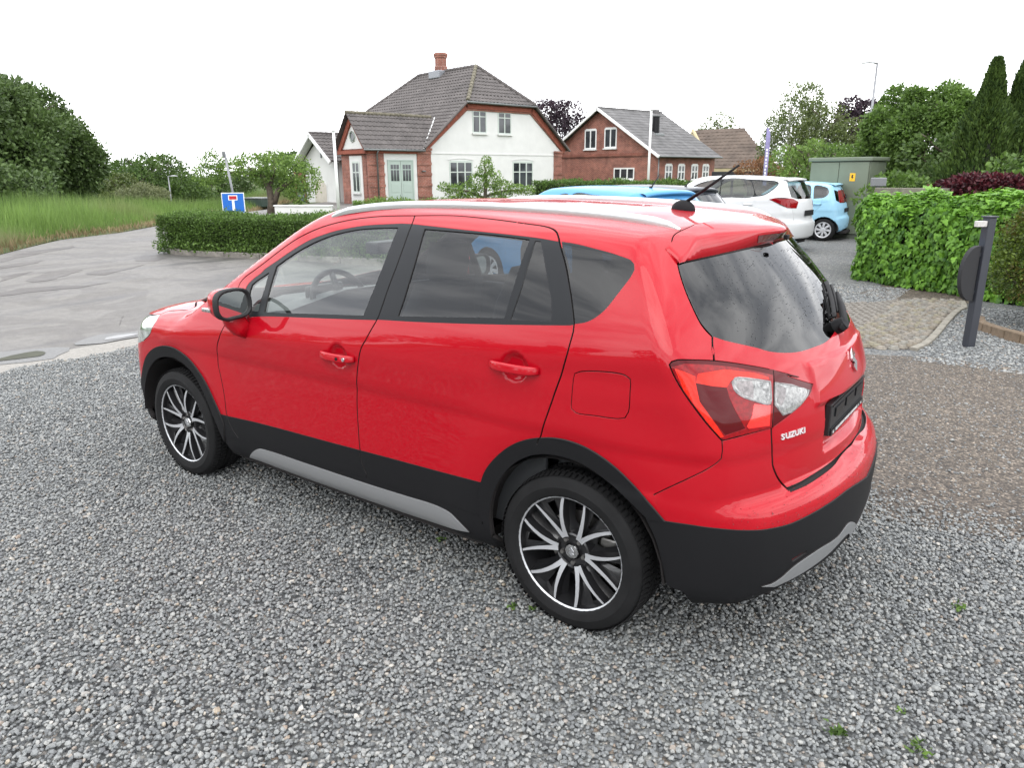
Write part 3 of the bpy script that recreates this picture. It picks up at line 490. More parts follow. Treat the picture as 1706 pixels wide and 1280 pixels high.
M_GLC=glass('clear window glass',(.90,.95,.92),ior=2.0)
M_GLT=glass('privacy window glass',(.32,.34,.36),ior=1.65)
M_GLQ=glass('dark quarter glass',(.08,.085,.09),ior=1.6)
M_GLR=glass('tinted rear glass',(.05,.055,.06),ior=1.68)
M_LENSR=mat('red lamp lens',(.21,.001,.004),.15,spec=.15,coat=.5,coatr=.02,noise=(60,.35))
M_LENSO=mat('orange red lamp element',(.62,.016,.006),.2,spec=.15,coat=.5,coatr=.02,noise=(90,.25))
M_LENSB=mat('bright red lamp element',(.85,.012,.008),.15,coat=1,coatr=.02,noise=(120,.2))
M_LENSD=mat('dark red lamp element',(.075,.001,.003),.2,spec=.12,coat=.3,coatr=.02)
M_LENSW=mat('clear lamp element',(.22,.22,.215),.20,metal=.3,coat=1,coatr=.02,noise=(70,.75))
M_LENSG=mat('grey lamp element',(.16,.14,.14),.25,metal=.3,coat=1,coatr=.02,noise=(60,.6))
M_HEAD=mat('headlamp lens',(.34,.38,.36),.08,metal=.3,coat=1,coatr=.01,noise=(25,.5))
reg=json.loads(REGIONS)
S1=car_surface()
car=empty('hatchback_car',(0,0,0),label='bright red crossover hatchback with black wheel arches and silver roof rails on the gravel',cat='car')
POLY={k:outline(v) for k,v in reg['P'].items()}
order=['front_fender','hood','windscreen','front_bumper','headlight','front_door','rear_door','tailgate','rear_bumper','fuel_flap','front_window_trim','rear_window_trim',
 'front_quarter_glass','front_door_glass','rear_door_glass','rear_quarter_glass','side_rear_glass','rear_window','tail_light','tailgate_light','lamp_top_band','lamp_orange','lamp_upper','lamp_dark','lamp_block','lamp_rim','reversing_light','reversing_grey','lens_rim','clear_lens','clear_dark',
 'grille','bumper_lower','front_bumper_lower','front_door_cladding','rear_door_cladding','sill','sill_garnish','skid_plate','reflector','front_arch_trim','rear_arch_trim','_front_wheel_hole','_rear_wheel_hole']
gaps=[(cat(np.array(v).reshape(-1,2),.016),.005 if k=='bump' else .008,False) for k,v in reg['G'].items() if k!='sill']
gaps+=[(POLY['fuel_flap'],.005,True),(POLY['tail_light'],.006,True),(POLY['tailgate_light'],.005,True),(POLY['headlight'],.005,True)]
vo,fo,lab,names=skin(S1,[(k,POLY[k]) for k in order],gaps,step=.028,fine=[(-2.6,-2.18,-.06,.36,.011),(-1.2,-.95,.1,.42,.011),(-.25,.02,.05,.30,.011)])
cz=S1.point(vo[fo].mean(1)[:,0],vo[fo].mean(1)[:,1])
low=(cz[:,2]<.36)&(lab==0); lab[low]=names.index('_front_wheel_hole')
SPEC={ # material, offset, join
 'body':(M_RED,0,1),'front_fender':(M_RED,0,0),'hood':(M_RED,0,1),'windscreen':(M_GLC,-.003,1),'front_bumper':(M_RED,0,1),'headlight':(M_HEAD,0,0),'grille':(M_CLAD,-.01,1),'front_door':(M_RED,0,0),'rear_door':(M_RED,0,0),
 'tailgate':(M_RED,0,1),'rear_bumper':(M_RED,0,1),'fuel_flap':(M_RED,0,2),'front_window_trim':(M_TRIM,-.001,0),'rear_window_trim':(M_TRIM,-.001,0),'front_quarter_glass':(M_GLC,-.006,0),'front_door_glass':(M_GLC,-.006,0),
 'rear_door_glass':(M_GLT,-.006,0),'rear_quarter_glass':(M_GLQ,-.004,0),'side_rear_glass':(M_GLQ,-.001,0),'rear_window':(M_GLR,-.001,1),'tail_light':(M_LENSR,.004,0),'tailgate_light':(M_LENSD,.004,0),'reversing_light':(M_LENSW,.004,0),'clear_lens':(M_LENSW,.004,0),'lamp_top_band':(M_LENSD,.0045,0),'lamp_orange':(M_LENSO,.0035,0),'lamp_upper':(M_LENSO,.0035,0),'lamp_dark':(M_LENSD,.003,0),'lamp_block':(M_LENSB,.004,0),'lamp_rim':(M_LENSG,.0055,0),'reversing_grey':(M_LENSG,.0035,0),'lens_rim':(M_LENSG,.0055,0),'clear_dark':(M_LENSG,.0035,0),
 'bumper_lower':(M_CLAD,.006,1),'front_bumper_lower':(M_CLAD,.004,1),'front_door_cladding':(M_CLAD,.004,0),'rear_door_cladding':(M_CLAD,.004,0),'sill':(M_CLAD,.002,0),'sill_garnish':(M_SKID,.008,0),'skid_plate':(M_SKID,.012,1),'reflector':(M_LENSR,-.004,0),
 'front_arch_trim':(M_CLAD,.010,0),'rear_arch_trim':(M_CLAD,.010,0)}
RN={'lamp_top_band':'lamp_band','lamp_orange':'side_reflector','lamp_upper':'brake_lamp','lamp_dark':'lamp_panel','lamp_block':'brake_lamp','lamp_rim':'lamp_bezel','lens_rim':'lamp_bezel','reversing_grey':'lamp_reflector','clear_dark':'lamp_reflector','clear_lens':'indicator_lamp','front_door_glass':'window','rear_door_glass':'window','front_quarter_glass':'quarter_window','rear_quarter_glass':'quarter_window','side_rear_glass':'side_window','front_door':'door','rear_door':'door','front_fender':'fender','front_window_trim':'window_trim','rear_window_trim':'window_trim',
 'front_arch_trim':'arch_trim','rear_arch_trim':'arch_trim','front_door_cladding':'door_cladding','rear_door_cladding':'door_cladding','tailgate_light':'tail_light','body':'body_shell','front_bumper_lower':'lower_bumper','bumper_lower':'lower_bumper'}
PARTS={}
for i,n in enumerate(names):
    if n.startswith('_'): continue
    F=fo[lab==i]
    if not len(F): print('empty region',n); continue
    mt,off,jn=SPEC[n]; nm=RN.get(n,n); gl='glass' in n or n in('rear_window','windscreen')
    dp=.006 if gl else .014
    if jn==1: PARTS[n]=panel(S1,vo,F,nm,mt,car,off,dp,join_mirror=True,dark=None if gl else M_GAPD)
    else:
        PARTS[n]=panel(S1,vo,F,nm,mt,car,off,dp,dark=None if gl else M_GAPD)
        if jn==0: PARTS[n+'_r']=panel(S1,vo,F,nm,mt,car,off,dp,side=-1,dark=None if gl else M_GAPD)
# dark structure under the panels
ok=np.array([not(names[i]=='windscreen' or 'glass' in names[i] or names[i]=='rear_window' or (names[i].startswith('_') and names[i]!='_gap')) for i in lab])
panel(S1,vo,fo[ok],'inner_shell',M_GAPD,car,-.016,.004,join_mirror=True)

# ------------------------------------------------------------ fittings of the red car
def side_v(surf,x,z):
    x,z=np.broadcast_arrays(np.asarray(x,float),np.asarray(z,float)); x=x.ravel(); z=z.ravel()
    return hitv(surf,np.stack([x,np.full_like(x,1.2),z],1),np.array([0,-1.,0]),0,1.1)
def rear_v(surf,y,z):
    y,z=np.broadcast_arrays(np.asarray(y,float),np.asarray(z,float)); y=y.ravel(); z=z.ravel()
    return hitv(surf,np.stack([np.full_like(y,-2.6),y,z],1),np.array([1.,0,0]),0,1.5)
def top_v(surf,x,y):
    x,y=np.broadcast_arrays(np.asarray(x,float),np.asarray(y,float)); x=x.ravel(); y=y.ravel()
    return hitv(surf,np.stack([x,y,np.full_like(x,1.8)],1),np.array([0,0,-1.]),0,1.2)
def side_pt(s,x,z): P,n=side_v(s,x,z); return P[0],n[0]
def rear_pt(s,y,z): P,n=rear_v(s,y,z); return P[0],n[0]
def top_pt(s,x,y): P,n=top_v(s,x,y); return P[0],n[0]
def sweep(mb,path,sec,up=(0,0,1),scale=None,mi=0,cap=True):
    """sweep a 2D section along a path; section x = sideways, y = up"""
    n=len(sec); b=len(mb.V); pts=[Vector(p) for p in path]; ups=[Vector(u) for u in up] if hasattr(up[0],'__len__') else [Vector(up)]*len(pts)
    for i,p in enumerate(pts):
        t=(pts[min(i+1,len(pts)-1)]-pts[max(i-1,0)]).normalized(); a=t.cross(ups[i]).normalized(); c=a.cross(t)
        k=1 if scale is None else scale[i]
        for u,v in sec: mb.V.append(tuple(p+a*u*k+c*v*k))
    for i in range(len(pts)-1):
        for k in range(n):
            q=(k+1)%n; mb.F.append((b+i*n+k,b+i*n+q,b+(i+1)*n+q,b+(i+1)*n+k)); mb.M.append(mi)
    if cap: mb.F+= [tuple(b+k for k in range(n))[::-1],tuple(b+(len(pts)-1)*n+k for k in range(n))]; mb.M+=[mi,mi]
    return mb
def rsec(w,h,r,n=3):
    out=[]
    for cx,cy,a0 in ((w/2-r,h/2-r,0),(-w/2+r,h/2-r,90),(-w/2+r,-h/2+r,180),(w/2-r,-h/2+r,270)):
        for k in range(n+1):
            a=R(a0+90*k/n); out.append((cx+r*math.cos(a),cy+r*math.sin(a)))
    return out
# door handles
for sd in (1,-1):
    for hx,hz,L in ((-.118,.925,.108),(-1.078,1.020,.108)):
        pts=[];sc=[];ups=[]
        for k in range(13):
            t=k/12*2-1; x=hx-L*t; z=hz+.0*t-(.0 if hx<-.5 else .004*t*0)
            h,n=side_pt(S1,hx-L*1.15,z); h2,_=side_pt(S1,hx+L*1.15,z); y=h[1]+(h2[1]-h[1])*(-t*.5+.5)
            lift=.030*(1-abs(t)**3.2)+.002
            pts.append((x,sd*(y+lift),z+ (.010 if hx>-.5 else 0)*(-t)*-1*0)); sc.append(1-.25*abs(t)**4); ups.append((0,sd*1,.15))
        mb=MB(); sweep(mb,pts,rsec(.036,.020,.008),up=ups,scale=sc); h=mb.build('door_handle',M_RED,car,smooth=True)
        if sd==1 and hx>-.5:
            q=MB().lathe([(0,.004),(.0085,.004),(.0095,0),(.0095,-.01)],n=16).build('door_lock',M_CHROME,car,smooth=True,sharp=.6); q.location=(pts[10][0],pts[10][1]+.009,pts[10][2])
            q=MB().lathe([(0,.003),(.007,.003),(.008,-.004)],n=16).build('keyless_button',M_TRIM,car,smooth=True,sharp=.6); q.location=(pts[8][0],pts[8][1]+.010,pts[8][2])
# roof rails
for sd in (1,-1):
    ctrl=np.array([(.20,.592),(.10,.575),(-.1,.545),(-.4,.510),(-.8,.488),(-1.15,.482),(-1.42,.490),(-1.52,.495)]); c=cat(ctrl,.05)
    pts=[];sc=[];n=len(c)
    for i,(x,y) in enumerate(c):
        h,_=top_pt(S1,x,y); t=i/(n-1); k=min(1,min(t,1-t)/.07); k=math.sin(k*math.pi/2)
        pts.append((h[0],sd*h[1],h[2]+.004+.016*k)); sc.append(.35+.65*k)
    mb=MB(); sweep(mb,pts,[(.010,-.022),(.012,-.004),(.009,.006),(.003,.010),(-.005,.009),(-.010,.004),(-.012,-.022)],scale=sc); mb.build('roof_rail',M_RAIL,car,smooth=True,sharp=.9)
# aerial
h,n=top_pt(S1,-1.31,0.)
mb=MB(); prof=[(0,.045),(.012,.043),(.026,.034),(.036,.018),(.040,0),(.040,-.01)]
mb.lathe([(a*.86,b_*.86) for a,b_ in prof],axis='z',n=28); b=mb.build('aerial_base',M_CLAD,car,smooth=True); b.scale=(1.55,.82,1); b.location=(h[0],h[1],h[2]+.003)
MB().tube([(-1.325,0,h[2]+.035),(-1.40,0,h[2]+.085),(-1.535,0,h[2]+.178)],[.0075,.0062,.0042],n=10).build('aerial_rod',M_CLAD,car,smooth=True)
# mirrors
for sd in (1,-1):
    cx,cy,cz=.555,.945*sd,1.098
    V=[];F=[];n=28;m=7
    for j in range(m+1):
        t=j/m; x=cx-.012+ .125*math.sin(t*math.pi/2); k=math.cos(t*math.pi/2)**.62 if t<1 else .05
        for i in range(n):
            a=2*math.pi*i/n; e=2.9; c_,s_=math.cos(a),math.sin(a)
            ry=.098*abs(c_)**(2/e)*(1 if c_>0 else -1)*k; rz=.076*abs(s_)**(2/e)*(1 if s_>0 else -1)*k
            if c_*1<0 and s_<0: rz*=.93
            V.append((x,cy+ry*sd,cz+rz+.010*t))
    for j in range(m):
        for i in range(n): q=(i+1)%n; F.append((j*n+i,j*n+q,(j+1)*n+q,(j+1)*n+i))
    F.append(tuple(m*n+i for i in range(n)))
    mm=mesh_obj('mirror_housing',V,F,M_RED,car,smooth=True); bm=bmesh.new(); bm.from_mesh(mm.data); bmesh.ops.recalc_face_normals(bm,faces=bm.faces); bm.to_mesh(mm.data); bm.free()
    def ring(ky,kz,x): 
        o=[]
        for i in range(n):
            a=2*math.pi*i/n; e=2.9; c_,s_=math.cos(a),math.sin(a)
            rz=.076*abs(s_)**(2/e)*(1 if s_>0 else -1); rz*=(.93 if (c_<0 and s_<0) else 1)
            o.append((x,cy+.098*ky*abs(c_)**(2/e)*(1 if c_>0 else -1)*sd,cz+rz*kz))
        return o
    V=ring(1.005,1.01,cx+.004)+ring(1.01,1.02,cx-.022)+ring(.95,.94,cx-.030)+ring(.86,.83,cx-.026)+ring(.84,.81,cx-.012)
    F=[(j*n+i,j*n+(i+1)%n,(j+1)*n+(i+1)%n,(j+1)*n+i) for j in range(4) for i in range(n)]
    mesh_obj('mirror_frame',V,F,M_RUBB,car,smooth=True)
    V=ring(.86,.83,cx-.0135); g=mesh_obj('mirror_glass',V,[tuple(range(n))],mat('mirror glass',(.75,.80,.78),.02,metal=1),car); g.rotation_euler=(0,0,0)
    # foot on the door
    hh,nn=side_pt(S1,.575,.975)
    mb=MB(); sweep(mb,[(.565,sd*(hh[1]-.01),.945),(.57,sd*(hh[1]+.028),.975),(.585,sd*(hh[1]+.045),1.01),(.59,sd*.925,1.045)],rsec(.115,.070,.03),up=(1,0,0),scale=[.62,.85,.95,1]); mb.build('mirror_foot',M_RED,car,smooth=True)
    MB().box(.59,.66,sd*1.03-.008,sd*1.03+.012,1.065,1.083).build('indicator_repeater',M_LENSW,car,bevel=.004)
# text helper: lettering as real mesh laid on a surface
def text_mesh(txt,size,depth,bold=0):
    cu=bpy.data.curves.new('t','FONT'); cu.body=txt; cu.size=size; cu.extrude=depth/2; cu.offset=bold; cu.resolution_u=3; cu.align_x='CENTER'; cu.align_y='CENTER'
    o=bpy.data.objects.new('t',cu); col.objects.link(o); dg=bpy.context.evaluated_depsgraph_get(); me=bpy.data.meshes.new_from_object(o.evaluated_get(dg))
    V=np.array([v.co for v in me.vertices]); F=[tuple(p.vertices) for p in me.polygons]
    bpy.data.objects.remove(o); bpy.data.curves.remove(cu); return V,F
def rear_wrap(V,yc,zc,lift):
    """lay a flat drawing (x right, y up, z out) on the tail: right on the page = towards -y"""
    V=np.array(V,float); h,n=rear_v(S1,yc-V[:,0],zc+V[:,1]); return h+n*(V[:,2]+lift)[:,None]
M_LET=mat('silver lettering',(.72,.72,.73),.3,metal=.35)
x=0
for ch,w in zip('SUZUKI',(.021,.023,.021,.023,.023,.010)):
    V,F=text_mesh(ch,.034,.004,.0008); V[:,0]*=1.0; V[:,1]*=.80; mesh_obj('letter',rear_wrap(V,.575-x-w/2,.842,.002),F,M_LET,car); x+=w+.0012
SS=[(-.30,.55),(.05,.95),(.62,.42),(.30,.20),(.04,.42),(-.02,.36),(.62,-.22),(.30,-.55),(-.05,-.95),(-.62,-.42),(-.30,-.20),(-.04,-.42),(.02,-.36),(-.62,.22)]
V=[(a*.046,b*.046,z) for z in (0,.007) for a,b in SS]; n=len(SS)
F=[tuple(range(n))[::-1],tuple(range(n,2*n))]+[(i,(i+1)%n,(i+1)%n+n,i+n) for i in range(n)]
mesh_obj('maker_emblem',rear_wrap(V,0,1.003,.002),F,M_CHROME,car)
for i in range(6): V=[(a,b,z) for z in (0,.004) for a,b in ((0,-.009),(.013,-.009),(.013,.009),(0,.009))]; mesh_obj('trim_letter',rear_wrap(np.array(V)+np.array([i*.021,0,0]),-.48,.846,.002),[(0,1,2,3),(7,6,5,4),(0,4,5,1),(1,5,6,2),(2,6,7,3),(3,7,4,0)],M_CHROME,car)
# number plate holder with the dealer strip below
px=rear_pt(S1,0,.83)[0][0]
pl=MB().box(px-.006,px+.018,-.262,.262,.770,.890).build('number_plate_holder',M_RUBB,car,bevel=.004)
mb=MB()
for k in range(3): mb.box(px-.0115,px-.0055,-.23+.16*k,-.11+.16*k,.835,.868)
mb.box(px-.0105,px-.0055,-.255,.255,.795,.799); mb.box(px-.0105,px-.0055,-.255,.255,.882,.887)
mb.build('plate_clip',M_TRIM,pl)
st=MB().box(px-.0125,px-.006,-.255,.255,.771,.792).build('dealer_strip',M_TRIM,pl)
mb=MB(); yy=.235
while yy>-.235:
    w_=random.uniform(.004,.010); h_=random.uniform(.006,.012)
    if random.random()>.16: mb.box(px-.0139,px-.0127,yy-w_,yy,.7815-h_/2,.7815+h_/2)
    yy-=w_+.003
tag(mb.build('worn_print',mat('white print',(.6,.6,.6),.5),pl),kind='stuff')
MB().box(px-.012,px+.03,-.20,.20,.905,.918).build('plate_lamp_bar',M_CLAD,car,bevel=.003)
# rear wiper
p0,n0=rear_pt(S1,-.0,1.120); p1,n1=rear_pt(S1,-.20,1.205); p0=Vector(p0);n0=Vector(n0);p1=Vector(p1);n1=Vector(n1)
mb=MB(); mb.tube([p0-n0*.01,p0+n0*.02,p0+n0*.042,p0+n0*.046],[.028,.028,.024,.012],n=16); mb.build('wiper_pivot',M_CLAD,car,smooth=True,sharp=.8)
pm=(p0*.45+p1*.55)+n0*.040
mb=MB(); sweep(mb,[p0+n0*.036+Vector((0,.035,-.02)),p0+n0*.040,pm,p1+n1*.032],rsec(.034,.018,.007),up=[n0,n0,n0,n1],scale=[.7,1.1,1.0,.55]); mb.build('wiper_arm',M_CLAD,car,smooth=True)
h,n=rear_v(S1,-.04-.24*np.arange(9)/8,1.15+.10*np.arange(9)/8); bl=[Vector(a)+Vector(b)*.008 for a,b in zip(h,n)]
mb=MB(); sweep(mb,bl,rsec(.008,.018,.003),up=(-1,0,.4)); mb.tube([b+Vector((-.014,0,.004)) for b in bl[1:-1]],[.006]*7,n=6); mb.build('wiper_blade',M_RUBB,car,smooth=True)
# tailgate spoiler with the high brake light and washer jet
lerp=lambda a,b,t: a*(1-t)+b*t
ys=np.linspace(-.64,.64,45); V=[];F=[]
rows=[]
edge=sstep(np.abs(ys),.64,.48)
hr,_=top_v(S1,np.full(45,-1.535),ys)
zt0=1.487-.055*ys**2-.03*ys**4; zt=zt0-.050*(1-edge)
gl,_=rear_v(S1,ys,zt0-.056); gz,_=rear_v(S1,ys,zt-.006); tr=np.minimum(-1.734+.36*(np.sqrt(ys**2+.0036)-.06),gz[:,0]-.012); tr=lerp(gz[:,0]-.006,tr,edge)
front=np.stack([np.full(45,-1.535),ys,hr[:,2]+.0015],1)
back=np.stack([tr,ys,zt],1)
for t_ in (0,.2,.45,.75,.93): 
    r_=lerp(front,back,t_); r_[:,2]+=.004*math.sin(math.pi*t_)*edge+.002; rows.append(r_)
rows.append(back+np.array([0,0,-.0035])); rows.append(back+np.array([-.0015,0,-.008])); 
low=np.stack([gl[:,0]-.007,ys,zt0-.054],1); rows.append(low); rows.append(np.stack([gl[:,0]+.02,ys,zt0-.058],1))
for r_ in rows: V+=list(r_)
m=len(rows)
F=[(j*45+i,j*45+i+1,(j+1)*45+i+1,(j+1)*45+i) for j in range(m-1) for i in range(44)]
F+=[tuple(j*45 for j in range(m)),tuple(j*45+44 for j in range(m))]
spo=mesh_obj('spoiler',V,F,M_RED,car,smooth=True)
bm=bmesh.new(); bm.from_mesh(spo.data); bmesh.ops.recalc_face_normals(bm,faces=bm.faces); bm.to_mesh(spo.data); bm.free()
k0,k1=17,28
V=[];
for i in range(k0-1,k1+1):
    a=rows[6][i]; b=rows[7][i]
    for t_ in (.18,.80): V.append(lerp(a,b,t_)+np.array([-.0025,0,0]))
n_=k1-k0+2
mesh_obj('high_brake_light',V,[(2*i,2*i+1,2*i+3,2*i+2) for i in range(n_-1)],mat('smoked red lens',(.09,.004,.006),.15,coat=1),spo)
MB().box(-1.752,-1.735,-.014,.014,1.445,1.463).build('washer_jet',M_CLAD,spo,bevel=.003)
# exhaust side marker and tail lamp inner elements
def lamp_patch(name,px_poly,m,lift):
    pass
# interior
fl=MB().box(-1.95,1.1,-.70,.70,.30,.34).build('floor_pan',M_GREY,car)
for sd in (1,-1):
    MB().box(-1.15,.95,sd*.765-.012,sd*.765+.012,.32,1.03).build('door_card',M_GREY,car,bevel=.01); MB().box(-1.58,-1.16,sd*.70-.012,sd*.70+.012,.34,1.10).build('boot_trim',M_GREY,car,bevel=.01)
MB().box(-1.3,.30,-.50,.50,1.475,1.49).build('headliner',mat('light headliner',(.35,.34,.32),.9),car)
def seat(x,y,w=.50,rear=False):
    s=MB(); sweep(s,[(x+.30,y,.60),(x+.15,y,.62),(x-.12,y,.60),(x-.22,y,.64)],rsec(w,.15,.05),up=(0,0,1)); a=s.build('seat_cushion',M_SEAT,car,smooth=True)
    s=MB(); sweep(s,[(x-.20,y,.60),(x-.24,y,.80),(x-.30,y,1.02),(x-.36,y,1.20)],rsec(w*.96,.13,.05),up=(1,0,0),scale=[1,1,.96,.78]); s.build('seat_back',M_SEAT,car,smooth=True)
    for hy in ((0,) if not rear else (-.0,)):
        s=MB(); sweep(s,[(x-.365,y+hy,1.23),(x-.375,y+hy,1.30),(x-.385,y+hy,1.39)],rsec(.25,.09,.035),up=(1,0,0),scale=[.9,1,.85]); s.build('headrest',M_SEAT,car,smooth=True)
for y in (.37,-.37): seat(.05,y)
for y in (.40,0,-.40): seat(-.90,y,.42 if y else .36,True)
mb=MB(); sweep(mb,[(.78,-.72,1.0),(.76,-.4,1.03),(.76,0,1.05),(.76,.4,1.06),(.78,.72,1.0)],[(-.42,.06),(-.30,.045),(-.10,.0),(.02,-.03),(.14,-.02),(.17,-.06),(.17,-.30),(-.40,-.30)],up=(0,0,1)); mb.build('dashboard',M_GREY,car,smooth=True,sharp=.7)
# steering wheel
c=Vector((.415,.38,1.035)); ax=Vector((-.90,0,.42)).normalized(); u=Vector((0,1,0)); v=ax.cross(u)
ring=[c+(u*math.cos(2*math.pi*k/40)+v*math.sin(2*math.pi*k/40))*.182 for k in range(41)]
sw=MB().tube(ring,.0155,n=10,cap=False).build('steering_wheel',M_RUBB,car,smooth=True)
hub=MB().tube([c-ax*.06,c-ax*.005,c+ax*.012],[.075,.072,.05],n=20).build('steering_hub',M_GREY,sw,smooth=True)
for a in (0,180,270):
    d=u*math.cos(R(a))+v*math.sin(R(a)); MB().tube([c+d*.05,c+d*.178],[.022,.014],n=8).build('steering_spoke',M_SKID if a!=270 else M_GREY,sw,smooth=True)
MB().box(.40,.50,-.12,.12,1.27,1.335).build('interior_mirror',M_RUBB,car,bevel=.01)
mb=MB(); mb.box(.545,.575,.25,.50,1.06,1.13); mb.build('instrument_binnacle',M_GREY,car,bevel=.02)
# wheels
w0=build_alloy(car,(-1.3,.7525,.3185),64)
w1=build_alloy(car,(1.3,.7625,.3185),31)
for x,y in ((-1.3,-.7525),(1.3,-.7625)):
    c=copy_tree(w0,car); c.location=(x,y,.3185); c.rotation_euler=(0,0,math.pi)
# inner wheel housings and underbody
for x in (-1.3,1.3):
    for sd in (1,-1):
        mb=MB(); n=14; V=[]
        for yy in (.88,.50):
            for k in range(n+1):
                a=math.pi*(.02+.96*k/n); V.append((x+.395*math.cos(a),sd*yy*.99,.31+.395*math.sin(a)))
        F=[(k,k+1,n+2+k,n+1+k) for k in range(n)]+[tuple(range(n+1,2*n+2))]
        mb.add(V,F); mb.build('wheel_arch_liner',M_GAPD,car,smooth=True,sharp=.5)
MB().box(-.84,.84,-.79,.79,.19,.235).build('floor_skirt',M_GAPD,car)
MB().box(-1.95,1.95,-.50,.50,.20,.24).build('underbody',M_GAPD,car,bevel=.01)
MB().tube([(-1.1,-.45,.21),(-1.8,-.48,.20),(-2.0,-.48,.21)],.04,n=12).build('exhaust_pipe',M_STEEL,car,smooth=True)

# rain drops on the tail
def drops(n,y0,y1,z0,z1,r):
    y=rng.uniform(y0,y1,n); z=rng.uniform(z0,z1,n); h,nn=rear_v(S1,y,z); r_=r*rng.uniform(.5,1.4,n)
    a=unit(np.cross(nn,np.array([0,.2,1.]))); b=np.cross(nn,a); V=np.stack([h+a*r_[:,None],h+b*r_[:,None],h-a*r_[:,None],h-b*r_[:,None]*1.5,h+nn*(r_*.7+.0012)[:,None]],1).reshape(-1,3); V+=np.repeat(nn*.0005,5,0)
    F=(np.array([[0,1,4],[1,2,4],[2,3,4],[3,0,4]])[None]+(np.arange(n)*5)[:,None,None]).reshape(-1,3); return V,F
def unit(v): return v/(np.linalg.norm(v,axis=-1,keepdims=True)+1e-9)
V1,F1=drops(900,-.55,.60,1.14,1.40,.0012); M_DROP=mat('rain drop',(.05,.055,.06),.08,spec=.9)
tag(mesh_obj('rain_drops',V1,F1,M_DROP,car),kind='stuff')
V1,F1=drops(520,-.6,.80,.52,.66,.0014); tag(mesh_obj('rain_drops',V1,F1,mat('drop on paint',(.20,.004,.008),.08,spec=.9),car),kind='stuff')

# ------------------------------------------------------------ ground
def nodes_mat(name):
    m=bpy.data.materials.new(name); m.use_nodes=True; nt=m.node_tree; return m,nt,nt.nodes['Principled BSDF']
def ramp(nt,src,stops,interp='LINEAR'):
    c=N(nt,'ShaderNodeValToRGB'); e=c.color_ramp.elements; c.color_ramp.interpolation=interp
    while len(e)<len(stops): e.new(.5)
    for i,(p,v) in enumerate(stops): e[i].position=p; e[i].color=tuple(v)+(1,) if len(v)==3 else v
    nt.links.new(src,c.inputs[0]); return c
def noise(nt,vec,scale,detail=4,rough=.55,dist=0):
    n=N(nt,'ShaderNodeTexNoise'); n.inputs['Scale'].default_value=scale; n.inputs['Detail'].default_value=detail; n.inputs['Roughness'].default_value=rough; n.inputs['Distortion'].default_value=dist
    if vec: nt.links.new(vec,n.inputs['Vector'])
    return n
def mixc(nt,f,a,b,mode='MIX'):
    x=N(nt,'ShaderNodeMixRGB',blend_type=mode)
    for i,v in ((0,f),(1,a),(2,b)):
        if hasattr(v,'links'): nt.links.new(v,x.inputs[i])
        else: x.inputs[i].default_value=v if i==0 else (tuple(v)+(1,) if len(v)==3 else v)
    return x.outputs[0]
GRAVEL_RAMP=[(0,(.062,.067,.070)),(.22,(.100,.107,.111)),(.5,(.150,.158,.160)),(.78,(.21,.216,.210)),(.93,(.28,.276,.26)),(.97,(.21,.17,.135)),(1,(.42,.40,.37))]
def gravel_material(name,scale,tint=(1,1,1),bumpd=.012,stops=GRAVEL_RAMP):
    m,nt,b=nodes_mat(name); tcn=N(nt,'ShaderNodeTexCoord'); v=tcn.outputs['Object']
    w=noise(nt,v,scale*.8,2); ad=N(nt,'ShaderNodeMixRGB',blend_type='ADD'); ad.inputs[0].default_value=.012; nt.links.new(v,ad.inputs[1]); nt.links.new(w.outputs['Color'],ad.inputs[2])
    vo_=N(nt,'ShaderNodeTexVoronoi'); vo_.inputs['Scale'].default_value=scale; nt.links.new(ad.outputs[0],vo_.inputs['Vector'])
    sp=N(nt,'ShaderNodeSeparateColor'); nt.links.new(vo_.outputs['Color'],sp.inputs[0])
    c=ramp(nt,sp.outputs[0],stops)
    d=ramp(nt,vo_.outputs['Distance'],[(0,(1,1,1)),(.42,(.75,.75,.75)),(.75,(.5,.5,.5))])
    big=noise(nt,v,.55,5,.6); bg_=ramp(nt,big.outputs[0],[(.3,(1.0,1.0,1.02)),(.7,(1.42,1.40,1.36))])
    mid=noise(nt,v,16,6,.75); c_m=ramp(nt,mid.outputs[0],[(.36,(.62,.62,.62)),(.5,(1,1,1)),(.66,(1.45,1.44,1.40))])
    c2=mixc(nt,1.,c.outputs[0],d.outputs[0],'MULTIPLY'); c2=mixc(nt,.8,c2,c_m.outputs[0],'MULTIPLY'); c3=mixc(nt,1.,c2,bg_.outputs[0],'MULTIPLY'); c4=mixc(nt,1.,c3,tint,'MULTIPLY')
    nt.links.new(c4,b.inputs['Base Color']); b.inputs['Roughness'].default_value=.75
    bp=N(nt,'ShaderNodeBump'); bp.inputs['Strength'].default_value=.9; bp.inputs['Distance'].default_value=bumpd; bp.invert=True; nt.links.new(vo_.outputs['Distance'],bp.inputs['Height']); nt.links.new(bp.outputs[0],b.inputs['Normal'])
    return m
